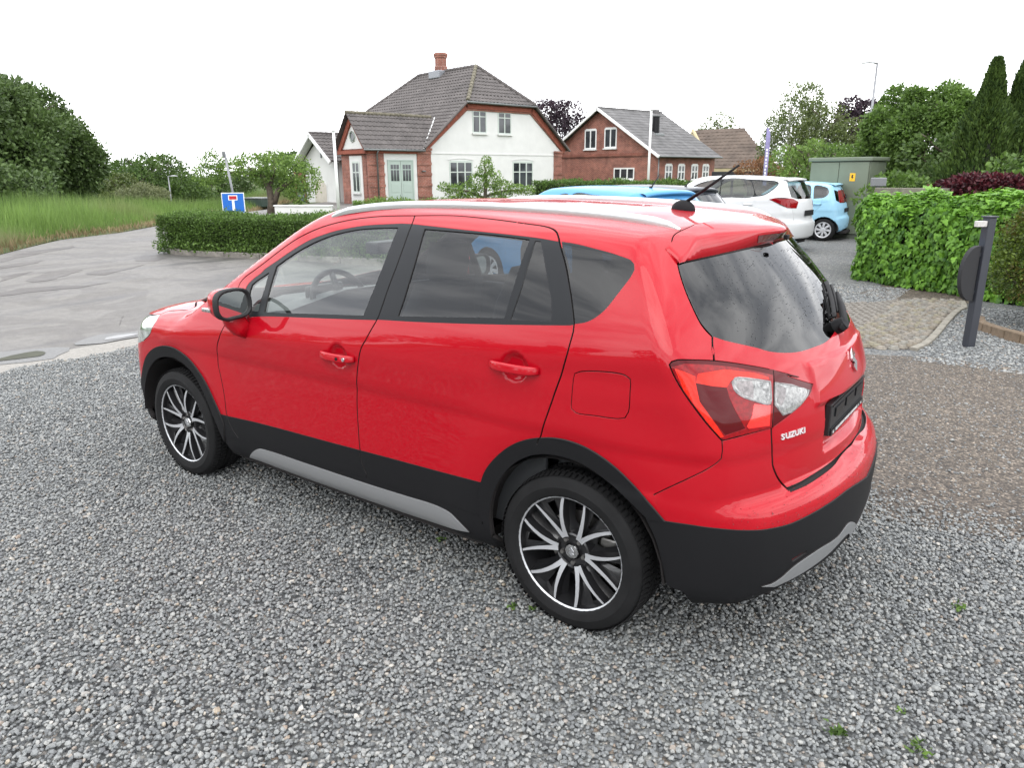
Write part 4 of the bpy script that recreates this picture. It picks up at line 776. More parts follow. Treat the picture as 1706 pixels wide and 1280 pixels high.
def sheet(name,poly,z,m,kind='structure',label=None,parent=None,rough=0,sub=0):
    """flat polygon; rough>0 makes its outline uneven"""
    P=[Vector(a) for a in poly]
    if rough:
        Q=[]
        for i,a in enumerate(P):
            b=P[(i+1)%len(P)]; n=max(1,int((b-a).length/.22)) if (b-a).length<14 else 1
            for k in range(n):
                p=a.lerp(b,k/n); Q.append(p+Vector((random.uniform(-1,1),random.uniform(-1,1)))*rough)
        P=Q
    n=len(P); vo_,_,fo_,*_=delaunay_2d_cdt(P,[(i,(i+1)%n) for i in range(n)],[],1,1e-6)
    o=mesh_obj(name,[(v.x,v.y,z) for v in vo_],fo_,m,parent)
    for f in o.data.polygons: pass
    bm=bmesh.new(); bm.from_mesh(o.data)
    for f in bm.faces:
        f.normal_update()
        if f.normal.z<0: f.normal_flip()
    bm.to_mesh(o.data); bm.free()
    return tag(o,label=label,kind=kind)
# terrain to the horizon, dropping away beyond the lane
m_ter,nt,b=nodes_mat('meadow soil'); v=N(nt,'ShaderNodeTexCoord').outputs['Object']
c=ramp(nt,noise(nt,v,.35,6).outputs[0],[(.3,(.030,.050,.012)),(.55,(.06,.085,.022)),(.75,(.09,.085,.04))]); nt.links.new(c.outputs[0],b.inputs['Base Color']); b.inputs['Roughness'].default_value=.95
def terr_z(x,y):
    d=max(0,x-26)*min(1,max(0,(y+.72*x)/6))
    return -.03-min(d*.085,3.2)
xs=np.concatenate([np.linspace(-900,-60,8),np.linspace(-50,120,58),np.linspace(140,1500,10)]); ys=np.concatenate([np.linspace(-1500,-140,10),np.linspace(-130,60,58),np.linspace(80,900,8)])
V=[(x,y,terr_z(x,y)) for y in ys for x in xs]; nx=len(xs)
F=[(j*nx+i,j*nx+i+1,(j+1)*nx+i+1,(j+1)*nx+i) for j in range(len(ys)-1) for i in range(nx-1)]
tag(mesh_obj('ground',V,F,m_ter,smooth=True),kind='structure')
M_GRAV=gravel_material('grey gravel bed',58)
sheet('gravel_yard',[(-26,-30),(6.5,-30),(6.5,-19.5),(5.4,-7.6),(4.9,-7.2),(4.88,-3.2),(4.95,-1.6),(4.86,-.7),(4.80,-.24),(4.96,-.07),(4.87,.13),(4.91,.54),(4.7,1.6),(4.6,4),(4.6,22),(-26,22)],0,M_GRAV)
# worn asphalt lane
m_road,nt,b=nodes_mat('worn asphalt'); v=N(nt,'ShaderNodeTexCoord').outputs['Object']
fine=noise(nt,v,160,3,.7); c0=ramp(nt,fine.outputs[0],[(.3,(.080,.077,.074)),(.5,(.142,.137,.130)),(.7,(.24,.23,.215))])
mp=N(nt,'ShaderNodeMapping'); mp.inputs['Rotation'].default_value=(0,0,R(-46)); mp.inputs['Scale'].default_value=(.9,.20,1); nt.links.new(v,mp.inputs[0])
big=noise(nt,mp.outputs[0],1.15,7,.62,.6); c1=ramp(nt,big.outputs[0],[(.36,(.50,.49,.49)),(.42,(.70,.68,.68)),(.455,(.92,.90,.89)),(.60,(1.03,1.02,1.0)),(.70,(1.15,1.13,1.10))])
c=mixc(nt,1.,c0.outputs[0],c1.outputs[0],'MULTIPLY')
crk=N(nt,'ShaderNodeTexVoronoi',feature='DISTANCE_TO_EDGE'); crk.inputs['Scale'].default_value=.42; wv=noise(nt,v,1.4,5,.6); av=N(nt,'ShaderNodeMixRGB',blend_type='ADD'); av.inputs[0].default_value=.9; nt.links.new(v,av.inputs[1]); nt.links.new(wv.outputs['Color'],av.inputs[2]); nt.links.new(av.outputs[0],crk.inputs['Vector'])
ck=ramp(nt,crk.outputs['Distance'],[(0,(.62,.60,.58)),(.01,(.8,.79,.78)),(.03,(1,1,1))]); msk=ramp(nt,noise(nt,v,.5,3).outputs[0],[(.42,(0,0,0)),(.56,(1,1,1))])
pt=noise(nt,v,.33,4,.5,1.2); pr_=ramp(nt,pt.outputs[0],[(.50,(1,1,1)),(.515,(.80,.79,.80)),(.60,(.84,.83,.83)),(.615,(1,1,1))]); c=mixc(nt,1.,c,pr_.outputs[0],'MULTIPLY'); st=noise(nt,v,7,6,.7); c=mixc(nt,1.,c,ramp(nt,st.outputs[0],[(.35,(.80,.80,.79)),(.6,(1.08,1.07,1.06))]).outputs[0],'MULTIPLY')
nt.links.new(c,b.inputs['Base Color']); rr_=ramp(nt,big.outputs[0],[(.3,(.45,.45,.45)),(.6,(.75,.75,.75))]); nt.links.new(rr_.outputs[0],b.inputs['Roughness'])
bp=N(nt,'ShaderNodeBump'); bp.inputs['Strength'].default_value=.5; bp.inputs['Distance'].default_value=.004; nt.links.new(fine.outputs[0],bp.inputs['Height']); nt.links.new(bp.outputs[0],b.inputs['Normal'])
road=sheet('road',[(4.75,22),(4.75,-7.3),(10.8,-6.50),(13.0,-5.98),(13.8,-6.05),(15.5,-8.2),(24,-18.5),(60,-75),(66,-75),(27,-16.0),(22.36,-10.4),(20.62,-8.41),(19.98,-7.23),(19.41,-6.18),(17.81,-4.8),(16.35,-3.61),(13,-1.1),(9.2,4),(9,22)],-.004+.008,m_road)
# darker repairs and worn hollows in the asphalt
m_pat=m_road.copy(); m_pat.name='worn asphalt repair'; nt=m_pat.node_tree; b=nt.nodes['Principled BSDF']; l_=b.inputs['Base Color'].links[0].from_socket; nt.links.new(mixc(nt,1.,l_,(.72,.70,.71),'MULTIPLY'),b.inputs['Base Color'])
for pl in [[(15.43, -3.28), (16.36, -4.09), (16.99, -4.97), (17.34, -5.64), (16.85, -5.42), (16.05, -4.45), (15.24, -3.54), (14.57, -2.97)], [(13.79, -2.69), (14.27, -3.17), (14.29, -3.66), (13.91, -3.42), (13.56, -2.84), (13.37, -2.53)], [(12.07, -2.06), (12.39, -2.4), (12.49, -2.72), (12.02, -2.37), (11.41, -1.82)], [(11.41, -3.16), (11.7, -3.57), (11.55, -3.99), (11.88, -4.55), (11.42, -4.08), (11.17, -3.63), (10.85, -3.26), (11.18, -3.13)], [(10.06, -1.33), (10.36, -1.76), (10.13, -2.15), (9.85, -2.41), (9.85, -2.89), (9.66, -2.32), (9.68, -2.06), (9.69, -1.91), (9.78, -1.62), (9.68, -1.34), (9.72, -1.21)], [(11.24, -2.11), (12.16, -2.85), (11.98, -3.38), (11.36, -2.82), (10.88, -2.35), (10.91, -2.08)], [(13.29, -5.0), (13.81, -5.8), (12.61, -5.32), (12.18, -4.84), (12.57, -4.7)], [(6.08, -1.08), (6.41, -1.29), (6.7, -1.47), (6.64, -1.46), (6.31, -1.26), (6.02, -1.08)]]:
    sheet('asphalt_patch',pl,.008,m_pat,rough=.035)
# pale washed sand along the edge of the lane, wet patches and puddles
m_sand,nt,b=nodes_mat('washed sand'); v=N(nt,'ShaderNodeTexCoord').outputs['Object']; c=ramp(nt,noise(nt,v,40,6,.7).outputs[0],[(.3,(.17,.16,.145)),(.7,(.30,.285,.26))]); nt.links.new(c.outputs[0],b.inputs['Base Color']); b.inputs['Roughness'].default_value=.85
sheet('sand_strip',[(4.84,.9),(4.78,.45),(4.80,.1),(4.72,-.1),(4.68,-.4),(4.78,-.8),(4.84,-1.6),(4.88,-2.6),(5.05,-2.6),(5.12,-1.6),(5.24,-.95),(5.28,-.5),(5.3,-.2),(5.02,.05),(5.15,.5),(5.2,.9)],.008,m_sand,rough=.025)
m_wet,nt,b=nodes_mat('wet asphalt'); v=N(nt,'ShaderNodeTexCoord').outputs['Object']; c=ramp(nt,noise(nt,v,50,5,.7).outputs[0],[(.3,(.10,.10,.10)),(.7,(.165,.162,.158))]); nt.links.new(c.outputs[0],b.inputs['Base Color']); b.inputs['Roughness'].default_value=.55; b.inputs['Specular IOR Level'].default_value=.4
sheet('wet_patch',[(5.75,.42),(5.70,.25),(5.62,.05),(5.47,-.20),(5.34,-.24),(5.2,-.18),(5.08,-.05),(4.97,.05),(5.02,.25),(5.13,.46)],.012,m_wet,rough=.02)
sheet('wet_patch',[(5.53,-.36),(5.66,-.55),(5.74,-.75),(5.70,-.88),(5.62,-1.0),(5.60,-1.2),(5.50,-1.35),(5.34,-1.2),(5.30,-.98),(5.31,-.75),(5.29,-.55),(5.40,-.34)],.012,m_wet,rough=.015)
m_pud=mat('puddle water',(.030,.031,.014),.35,spec=.06,noise=(6,.3));  # dark olive base colour stands in for the trees mirrored in the water
tag(sheet('puddle',[(5.37,.42),(5.44,.25),(5.46,.12),(5.45,.02),(5.38,-.01),(5.31,-.01),(5.22,.04),(5.18,.10),(5.22,.24),(5.29,.42)],.016,m_pud,kind='structure'))
tag(sheet('puddle',[(5.40,-.62),(5.52,-.70),(5.54,-.82),(5.50,-.95),(5.42,-1.02),(5.38,-.92),(5.36,-.78)],.016,mat('thin water film',(.17,.17,.172),.3,spec=.3),kind='structure'))
# brown trodden ground on the right
M_DIRT=gravel_material('brown gritty soil',80,(.84,.77,.70),.007,[(0,(.035,.030,.026)),(.35,(.085,.072,.060)),(.7,(.135,.118,.100)),(.9,(.20,.18,.155)),(1,(.38,.35,.31))])
sheet('trodden_path',[(-1.1,-4.55),(-1.62,-4.78),(-2.1,-4.86),(-2.52,-4.84),(-5,-4.5),(-9,-3.6),(-9,-.2),(-5,-.6),(-2.9,-1.0),(-2.4,-.95),(-2.05,-.9),(-1.7,-1.2),(-1.2,-1.6),(-.4,-2.6),(.2,-4.2)],.004,M_DIRT,rough=.06)
sheet('soil_strip',[(-.35,-8.5),(-1.05,-8.0),(-1.62,-8.05),(-1.9,-9.2),(-.5,-9.6)],.004,M_DIRT,rough=.05)
# scattered stones
def stone_src(seed,sub=1):
    bm=bmesh.new(); bmesh.ops.create_icosphere(bm,subdivisions=sub,radius=1); rr=random.Random(seed)
    for _ in range(9):
        n=Vector((rr.gauss(0,1),rr.gauss(0,1),rr.gauss(0,1))).normalized(); d=rr.uniform(.55,.85)
        for v in bm.verts:
            k=v.co.dot(n)-d
            if k>0: v.co-=n*k*.9
    for v in bm.verts: v.co=Vector((v.co.x*rr.uniform(.85,1.1)*1.15,v.co.y*rr.uniform(.85,1.0)*.95,v.co.z*.66))
    me=bpy.data.meshes.new('stone'); bm.to_mesh(me); bm.free(); return me
m_st,nt,b=nodes_mat('gravel stone'); oi=N(nt,'ShaderNodeObjectInfo'); v=N(nt,'ShaderNodeTexCoord').outputs['Object']
c=ramp(nt,oi.outputs['Random'],[(0,(.105,.110,.113)),(.22,(.148,.156,.158)),(.50,(.190,.199,.199)),(.78,(.25,.258,.252)),(.95,(.30,.30,.285)),(.984,(.26,.21,.17)),(.99,(.32,.27,.20)),(1,(.44,.425,.395))])
sp_=noise(nt,v,2.2,5,.7); c2=ramp(nt,sp_.outputs[0],[(.3,(.72,.72,.72)),(.7,(1.25,1.25,1.25))]); nt.links.new(mixc(nt,1.,c.outputs[0],c2.outputs[0],'MULTIPLY'),b.inputs['Base Color']); b.inputs['Roughness'].default_value=.62
def gravel_scatter(name,P,S,material,seed=1):
    src=bpy.data.collections.new(name+'_sources')
    for i in range(7):
        me=stone_src(seed*10+i); me.materials.append(material); src.objects.link(bpy.data.objects.new('stone',me))
    me=bpy.data.meshes.new(name); me.from_pydata(P.tolist(),[],[]); 
    a=me.attributes.new('sz','FLOAT','POINT'); a.data.foreach_set('value',S.astype(np.float32))
    r=me.attributes.new('rt','FLOAT_VECTOR','POINT'); r.data.foreach_set('vector',np.stack([rng.uniform(-.55,.55,len(P)),rng.uniform(-.55,.55,len(P)),rng.uniform(0,6.28,len(P))],1).astype(np.float32).ravel())
    o=bpy.data.objects.new(name,me); col.objects.link(o)
    g=bpy.data.node_groups.new(name,'GeometryNodeTree'); g.interface.new_socket('Geometry',in_out='INPUT',socket_type='NodeSocketGeometry'); g.interface.new_socket('Geometry',in_out='OUTPUT',socket_type='NodeSocketGeometry')
    gi=g.nodes.new('NodeGroupInput'); go=g.nodes.new('NodeGroupOutput'); ip=g.nodes.new('GeometryNodeInstanceOnPoints'); ci=g.nodes.new('GeometryNodeCollectionInfo'); ci.inputs[0].default_value=src; ci.inputs[1].default_value=True; ci.inputs[2].default_value=True
    na=g.nodes.new('GeometryNodeInputNamedAttribute'); na.data_type='FLOAT'; na.inputs[0].default_value='sz'
    nr=g.nodes.new('GeometryNodeInputNamedAttribute'); nr.data_type='FLOAT_VECTOR'; nr.inputs[0].default_value='rt'
    ri=g.nodes.new('FunctionNodeRandomValue'); ri.data_type='INT'; 
    ints=[s for s in ri.inputs if s.type=='INT' and s.name in('Min','Max')]; ints[0].default_value=0; ints[1].default_value=6
    L=g.links.new; L(gi.outputs[0],ip.inputs['Points']); L(ci.outputs[0],ip.inputs['Instance']); ip.inputs['Pick Instance'].default_value=True
    L([s for s in ri.outputs if s.type=='INT'][0],ip.inputs['Instance Index']); L(nr.outputs[0],ip.inputs['Rotation']); L(na.outputs[0],ip.inputs['Scale']); L(ip.outputs[0],go.inputs[0])
    mo=o.modifiers.new('scatter','NODES'); mo.node_group=g
    return tag(o,kind='stuff')
sp=.0145
gx,gy=np.meshgrid(np.arange(-4.4,4.9,sp),np.arange(-3.4,3.2,sp)); gx=gx.ravel(); gy=gy.ravel(); gx=gx+rng.uniform(-.6,.6,len(gx))*sp; gy=gy+rng.uniform(-.6,.6,len(gy))*sp
dx,dy=gx-CAM[0],gy-CAM[1]; dist=np.hypot(dx,dy); fw=np.array([_f.x,_f.y]); fw/=np.linalg.norm(fw); rt=np.array([fw[1],-fw[0]])
dep=dx*fw[0]+dy*fw[1]; lat=dx*rt[0]+dy*rt[1]
vis=(dep>.6)&(np.abs(lat)<dep*.80+.5)
edge=4.86+.05*np.sin(gy*7)+.03*np.sin(gy*19)
pathd=np.minimum(-gy-(.92+.35*np.clip(gx+2.1,0,3)+.03*np.sin(gx*9)),np.inf)            # fades into the brown ground at the right
keep=vis&(gx<edge)&((gx>-.2)|(rng.random(len(gx))>sstep(pathd,-.15,.5)*.97))&(rng.random(len(gx))<np.clip(9.5/np.maximum(dist,1)**.9,.0,1.02))
gx,gy,dist=gx[keep],gy[keep],dist[keep]; n=len(gx)
gh=.010*np.sin(gx*2.1+gy*1.3)+.008*np.sin(gx*5.3-gy*3.7)
P=np.stack([gx,gy,.004+rng.random(n)**2*.012+np.maximum(gh,0)*.5],1); S=np.clip(rng.lognormal(math.log(.0083),.26,n),.0045,.017)

gravel_scatter('gravel',P,S,m_st,1)
m_st2=m_st.copy(); m_st2.name='pale grit'
q=8000; gx=rng.uniform(-4.5,.2,q); gy=rng.uniform(-5,-.7,q); gx2=gx; k=((-gx-1.2)*1.2+(-gy-.75)*.9>.1); gx,gy=gx[k],gy[k]; n=len(gx)
gravel_scatter('loose_grit',np.stack([gx,gy,np.full(n,.005)],1),np.clip(rng.lognormal(math.log(.0052),.4,n),.003,.013),m_st2,2)
q=30000; gx=rng.uniform(-4.0,.6,q); gy=rng.uniform(-9.4,-4.6,q); k=((gx<-1.66+.0*gy)&(gy>-8.2)&(gx>-2.6-.0*gy))|((gx>-.9)&(gy<-7.4)&(gy>-9.6)&(gx<.4)); gx,gy=gx[k],gy[k]; n=len(gx)
gravel_scatter('bed_gravel',np.stack([gx,gy,np.full(n,.006)],1),np.clip(rng.lognormal(math.log(.012),.3,n),.006,.02),m_st,3)
# cobbled entrance: every stone its own piece
m_cob=[mat('cobble %d'%i,c,.8,noise=(30,.25),bump=(60,.5,.003)) for i,c in enumerate([(.20,.18,.15),(.17,.155,.135),(.235,.21,.175),(.21,.20,.175),(.185,.16,.125),(.205,.185,.135)])]
cobp=np.array([(.35,-4.9),(.2,-7.0),(-.30,-7.45),(-.68,-7.75),(-1.09,-8.37),(-1.50,-8.6),(-1.66,-8.5),(-1.74,-7.95),(-1.64,-7.7),(-1.63,-6.88),(-1.62,-5.9),(-1.60,-5.30),(-1.55,-5.05),(-1.16,-4.88),(-.6,-4.75)])
base=sheet('cobbled_path',[tuple(a) for a in cobp],.004,M_DIRT)
tag(base,kind='structure')
src=[]
for i in range(6):
    rr=random.Random(i); bm=bmesh.new(); bmesh.ops.create_cube(bm,size=1)
    for v in bm.verts: v.co=Vector((v.co.x*.094*rr.uniform(.9,1.1),v.co.y*.094*rr.uniform(.9,1.1),v.co.z*.05))
    bmesh.ops.bevel(bm,geom=[e for e in bm.edges if e.verts[0].co.z>0 or e.verts[1].co.z>0],offset=.016,segments=2,affect='EDGES'); me=bpy.data.meshes.new('cobblestone'); bm.to_mesh(me); bm.free(); me.materials.append(m_cob[i]); me.polygons.foreach_set('use_smooth',[True]*len(me.polygons)); src.append(me)
pos=[]
for j in range(-5,64):
    for i in range(-4,28):
        x=-2.0+i*.103+(.05 if j%2 else 0); y=-9.1+j*.098+.16*math.cos((x+.75)*3.4)
        pos.append((x+random.uniform(-.011,.011),y+random.uniform(-.010,.010)))
pos=np.array(pos); pos=pos[inside(cobp,pos)]
pos=pos[np.argsort(np.where(pos[:,0]>-.95-.0,20,0)+np.hypot(pos[:,0]+2.6,pos[:,1]-3))]
for i,(x,y) in enumerate(pos[:290]):
    o=bpy.data.objects.new('cobblestone',src[random.randrange(6)]); col.objects.link(o); o.parent=base; o.location=(x,y,.006+random.uniform(-.004,.004)); o.rotation_euler=(random.uniform(-.04,.04),random.uniform(-.04,.04),random.uniform(-.12,.12))
rest=MB()
for x,y in pos[290:]: 
    a=.044; z=.028; rest.add([(x-a,y-a,0),(x+a,y-a,0),(x+a,y+a,0),(x-a,y+a,0),(x-a*.75,y-a*.75,z),(x+a*.75,y-a*.75,z),(x+a*.75,y+a*.75,z),(x-a*.75,y+a*.75,z)],[(4,5,6,7),(0,1,5,4),(1,2,6,5),(2,3,7,6),(3,0,4,7)])
tag(rest.build('cobblestones',m_cob[1],base),kind='stuff')
# stone edging along the right of the cobbles, each block its own
m_edge=mat('pale kerb stone',(.20,.185,.155),.85,noise=(12,.25),bump=(40,.5,.003))
line=cat(np.array([(-1.66,-8.5),(-1.74,-7.95),(-1.70,-7.72),(-1.68,-6.88),(-1.68,-5.9),(-1.66,-5.35),(-1.60,-5.05)]),.3)
ed=empty('stone_edging',(0,0,0),label='curved pale stone edging along the right side of the cobbles',cat='edging')
for i in range(len(line)-1):
    a,b_=Vector(line[i]),Vector(line[i+1]); d=b_-a; mb=MB(); l=d.length; mb.box(.004,l-.004,-.035,.035,-.03,.034); o=mb.build('kerb_stone',m_edge,ed,bevel=.008); o.location=(a.x,a.y,0); o.rotation_euler=(0,0,math.atan2(d.y,d.x))
# kerb by the hedge
m_kerb=mat('old concrete kerb',(.20,.185,.165),.9,noise=(8,.35),bump=(30,.6,.004))
kb=empty('kerb',(0,0,0)); tag(kb,kind='structure')
line=[(6.8,-7.32),(7.8,-7.08),(8.8,-6.84),(9.8,-6.62),(10.8,-6.40),(11.7,-6.16),(12.5,-5.97),(13.1,-5.86),(13.55,-5.95),(13.85,-6.3)]
for i in range(len(line)-1):
    a,b_=Vector(line[i]),Vector(line[i+1]); d=b_-a; l=d.length; mb=MB(); mb.box(.006,l-.006,-.12,.02,-.05,.115+random.uniform(-.008,.008)); o=mb.build('kerb_stone',m_kerb,kb,bevel=.012); o.location=(a.x,a.y,0); o.rotation_euler=(0,0,math.atan2(d.y,d.x))

# ------------------------------------------------------------ vegetation
def leafmat(name,c1,c2,rough=.55,trans=.35,scale=1.2,spec=.4,third=None):
    m=bpy.data.materials.new(name); m.use_nodes=True; nt=m.node_tree; nt.nodes.clear()
    o=N(nt,'ShaderNodeOutputMaterial'); b=N(nt,'ShaderNodeBsdfPrincipled'); t=N(nt,'ShaderNodeBsdfTranslucent'); x=N(nt,'ShaderNodeMixShader'); x.inputs[0].default_value=trans
    at=N(nt,'ShaderNodeAttribute',attribute_name='lv'); 
    tcn=N(nt,'ShaderNodeTexCoord'); n=N(nt,'ShaderNodeTexNoise'); n.inputs['Scale'].default_value=scale; n.inputs['Detail'].default_value=3
    nt.links.new(tcn.outputs['Object'],n.inputs['Vector'])
    ad=N(nt,'ShaderNodeMath',operation='ADD'); nt.links.new(at.outputs['Fac'],ad.inputs[0]); nt.links.new(n.outputs[0],ad.inputs[1])
    mr=N(nt,'ShaderNodeMapRange'); mr.inputs[1].default_value=.45; mr.inputs[2].default_value=1.5; nt.links.new(ad.outputs[0],mr.inputs[0])
    mc=N(nt,'ShaderNodeMixRGB'); mc.inputs[1].default_value=tuple(c1)+(1,); mc.inputs[2].default_value=tuple(c2)+(1,); nt.links.new(mr.outputs[0],mc.inputs[0])
    last=mc
    if third:
        n2=N(nt,'ShaderNodeTexNoise'); n2.inputs['Scale'].default_value=scale*.7; nt.links.new(tcn.outputs['Object'],n2.inputs['Vector'])
        r2=N(nt,'ShaderNodeMapRange'); r2.inputs[1].default_value=.56; r2.inputs[2].default_value=.70; nt.links.new(n2.outputs[0],r2.inputs[0])
        m3=N(nt,'ShaderNodeMixRGB'); nt.links.new(r2.outputs[0],m3.inputs[0]); nt.links.new(mc.outputs[0],m3.inputs[1]); m3.inputs[2].default_value=tuple(third)+(1,); last=m3
    nt.links.new(last.outputs[0],b.inputs['Base Color']); nt.links.new(last.outputs[0],t.inputs[0]); b.inputs['Roughness'].default_value=rough; b.inputs['Specular IOR Level'].default_value=spec
    nt.links.new(b.outputs[0],x.inputs[1]); nt.links.new(t.outputs[0],x.inputs[2]); nt.links.new(x.outputs[0],o.inputs[0])
    return m
def leaves_mesh(name,C,D,size,material,parent=None,shape='kite',aspect=1.7,var=None,bend=.25):
    """leaf faces at centres C, growing along unit vectors D; a random level per leaf goes to attribute lv"""
    n=len(C); size=np.broadcast_to(size,(n,))*rng.uniform(.7,1.3,n)
    r=rng.normal(size=(n,3)); S=np.cross(D,r); S/=np.linalg.norm(S,axis=1,keepdims=True)+1e-9; U=np.cross(S,D)
    a=size[:,None]; w=a/aspect
    if shape=='kite':
        P=[C,C+D*a*.45+S*w*.5+U*a*bend*.15,C+D*a-U*a*bend*.3,C+D*a*.45-S*w*.5+U*a*bend*.15]; F=np.array([[0,1,2],[0,2,3]]); k=4
    elif shape=='tri':
        P=[C,C+D*a*.7+S*w*.6,C+D*a*.9-S*w*.3]; F=np.array([[0,1,2]]); k=3
    elif shape=='spike':
        P=[C-S*w*.5,C+S*w*.5,C+D*a+U*a*bend]; F=np.array([[0,1,2]]); k=3
    elif shape=='blade':
        P=[C-S*w*.5,C+S*w*.5,C+D*a*.6+S*w*.35+U*a*bend*.2,C+D*a*1.0+U*a*bend]; F=np.array([[0,1,2],[0,2,3]]); k=4
    V=np.stack(P,1).reshape(-1,3); FF=(F[None]+(np.arange(n)*k)[:,None,None]).reshape(-1,3)
    me=bpy.data.meshes.new(name); me.vertices.add(len(V)); me.vertices.foreach_set('co',V.astype(np.float32).ravel())
    me.loops.add(len(FF)*3); me.loops.foreach_set('vertex_index',FF.astype(np.int32).ravel()); me.polygons.add(len(FF)); me.polygons.foreach_set('loop_start',np.arange(0,len(FF)*3,3,dtype=np.int32))
    at=me.attributes.new('lv','FLOAT','POINT'); lv=rng.random(n) if var is None else np.clip(var+rng.normal(0,.18,n),0,1); at.data.foreach_set('value',np.repeat(lv,k).astype(np.float32))
    me.materials.append(material); me.update(calc_edges=True)
    o=bpy.data.objects.new(name,me); col.objects.link(o)
    if parent: o.parent=parent
    return o
def unit(v): return v/(np.linalg.norm(v,axis=-1,keepdims=True)+1e-9)
def blobs_points(blobs,n,shell=.35,clump=0.0,gap=.0):
    """points near the surface of a cloud of ellipsoids (cx,cy,cz,rx,ry,rz) with gaps"""
    B=np.array(blobs,float); ar=(B[:,3]*B[:,4]+B[:,4]*B[:,5]+B[:,3]*B[:,5]); ch=rng.choice(len(B),n,p=ar/ar.sum())
    d=unit(rng.normal(size=(n,3))); r=1-shell*rng.random(n)**1.3+.10*rng.normal(size=n)*shell
    P=B[ch,:3]+d*B[ch,3:]*r[:,None]
    # drop what is deep inside another blob
    keep=np.ones(n,bool)
    for b in B:
        q=np.linalg.norm((P-b[:3])/b[3:],axis=1); keep&=q>.55
    return P[keep],d[keep]
def limb_tree(mb,base,top,r0,n_limb,spread,seed,z0=.35,k=7):
    rr=random.Random(seed); base=Vector(base); top=Vector(top); pts=[base]; 
    for i in range(1,6):
        t=i/5; pts.append(base.lerp(top,t)+Vector((rr.uniform(-1,1),rr.uniform(-1,1),0))*r0*1.2*t)
    mb.tube(pts,[r0*(1-.8*i/5)*(1.25 if i==0 else 1) for i in range(6)],n=k)
    tips=[]
    for j in range(n_limb):
        t=z0+(1-z0)*(j+.5)/n_limb; p=pts[0].lerp(pts[-1],t); a=2.4*j+rr.uniform(-.4,.4); L=spread*(1.1-.6*t)*rr.uniform(.7,1.1)
        e=p+Vector((math.cos(a),math.sin(a),.55+rr.uniform(-.1,.3)))*L; m_=p.lerp(e,.5)+Vector((0,0,-.08*L))
        mb.tube([p,m_,e],[r0*.38*(1-.5*t),r0*.25*(1-.5*t),r0*.06],n=5); tips.append(e)
        for s_ in range(2):
            b2=a+rr.choice((-1,1))*rr.uniform(.5,1); q=m_.lerp(e,rr.uniform(.2,.8)); mb.tube([q,q+Vector((math.cos(b2),math.sin(b2),.7))*L*.45],[r0*.12,r0*.03],n=4)
    return tips
M_BARK=mat('bark',(.085,.068,.052),.9,bump=(18,.8,.03),noise=(6,.4))
M_BARKW=mat('birch bark',(.45,.44,.42),.8,noise=(7,.5))
def crown_blobs(c,rx,ry,rz,n,seed,jit=.62,small=.42,zlow=-.9):
    rr=np.random.default_rng(seed); B=[(c[0],c[1],c[2],rx*.62,ry*.62,rz*.66)]
    for i in range(n):
        d=unit(rr.normal(size=3)); d[2]=max(d[2],zlow); s=small*rr.uniform(.6,1.15); B.append((c[0]+d[0]*rx*jit,c[1]+d[1]*ry*jit,c[2]+d[2]*rz*jit,rx*s,ry*s,rz*s*.85))
    return B
def broadleaf(name,label,pos,h,rx,ry,mt,leaf,n,seed,zc=None,rz=None,trunk=.22,cat='tree',group=None,nb=22,small=.40,part='crown',bark=None,hang=0.,jit=.62,shape='kite',tk=True):
    t=empty(name,pos,label=label,cat=cat,group=group); rz=rz or h*.42; zc=zc or h-rz
    B=crown_blobs((0,0,zc),rx,ry,rz,nb,seed,small=small,jit=jit)
    P,d=blobs_points(B,n,shell=.45); k=P[:,2]>.02; P,d=P[k],d[k]
    D=unit(d+rng.normal(size=d.shape)*.75+np.array([0,0,-hang]))
    var=np.clip(.25+.5*rng.random(len(P))+.0*P[:,2],0,1)
    leaves_mesh(part,P,D,leaf,mt,t,shape=shape,var=var)
    if tk:
        mb=MB(); limb_tree(mb,(0,0,-.1),(0,0,zc+rz*.5),trunk,9,max(rx,ry)*.8,seed,z0=.25); mb.build('trunk',bark or M_BARK,t,smooth=True)
    return t

# ------------------------------------------------------------ plants
def ray_pos(px,D):
    d=_f+_r*((px-853)/FPX)+_u*(340/FPX); h=Vector((d.x,d.y)).normalized(); return (CAM[0]+h.x*D,CAM[1]+h.y*D)
G_HEDGE=leafmat('privet leaves',(.038,.070,.014),(.13,.23,.045),trans=.3,scale=2.2)
G_IVY=leafmat('ivy leaves',(.030,.095,.010),(.20,.41,.045),rough=.5,trans=.28,scale=4,spec=.35)
G_BOX=leafmat('box leaves',(.028,.050,.008),(.13,.19,.022),trans=.3,scale=3.5,third=(.12,.085,.02))
G_DARK=leafmat('dark tree leaves',(.030,.055,.016),(.115,.180,.050),trans=.25,scale=.35)
G_MID=leafmat('mid green leaves',(.025,.055,.012),(.11,.18,.040),trans=.35,scale=.3)
G_FRESH=leafmat('fresh green leaves',(.034,.070,.012),(.155,.26,.052),trans=.35,scale=.8)
G_APPLE=leafmat('apple leaves',(.060,.12,.020),(.24,.36,.085),trans=.4,scale=1.)
G_PURP=leafmat('copper leaves',(.012,.008,.014),(.055,.028,.045),trans=.15,scale=.4)
G_RED=leafmat('dark red maple leaves',(.018,.004,.008),(.10,.014,.022),trans=.2,scale=3)
G_BIRCH=leafmat('birch leaves',(.060,.085,.020),(.17,.22,.075),trans=.4,scale=.5)
G_WILL=leafmat('drooping olive leaves',(.045,.065,.015),(.13,.17,.045),trans=.3,scale=.35)
G_CYP=leafmat('cypress foliage',(.020,.046,.008),(.080,.135,.022),trans=.15,scale=1.5,rough=.7)
G_GRASS=leafmat('tall grass',(.070,.125,.026),(.22,.34,.085),trans=.4,scale=.22,third=(.24,.25,.12))
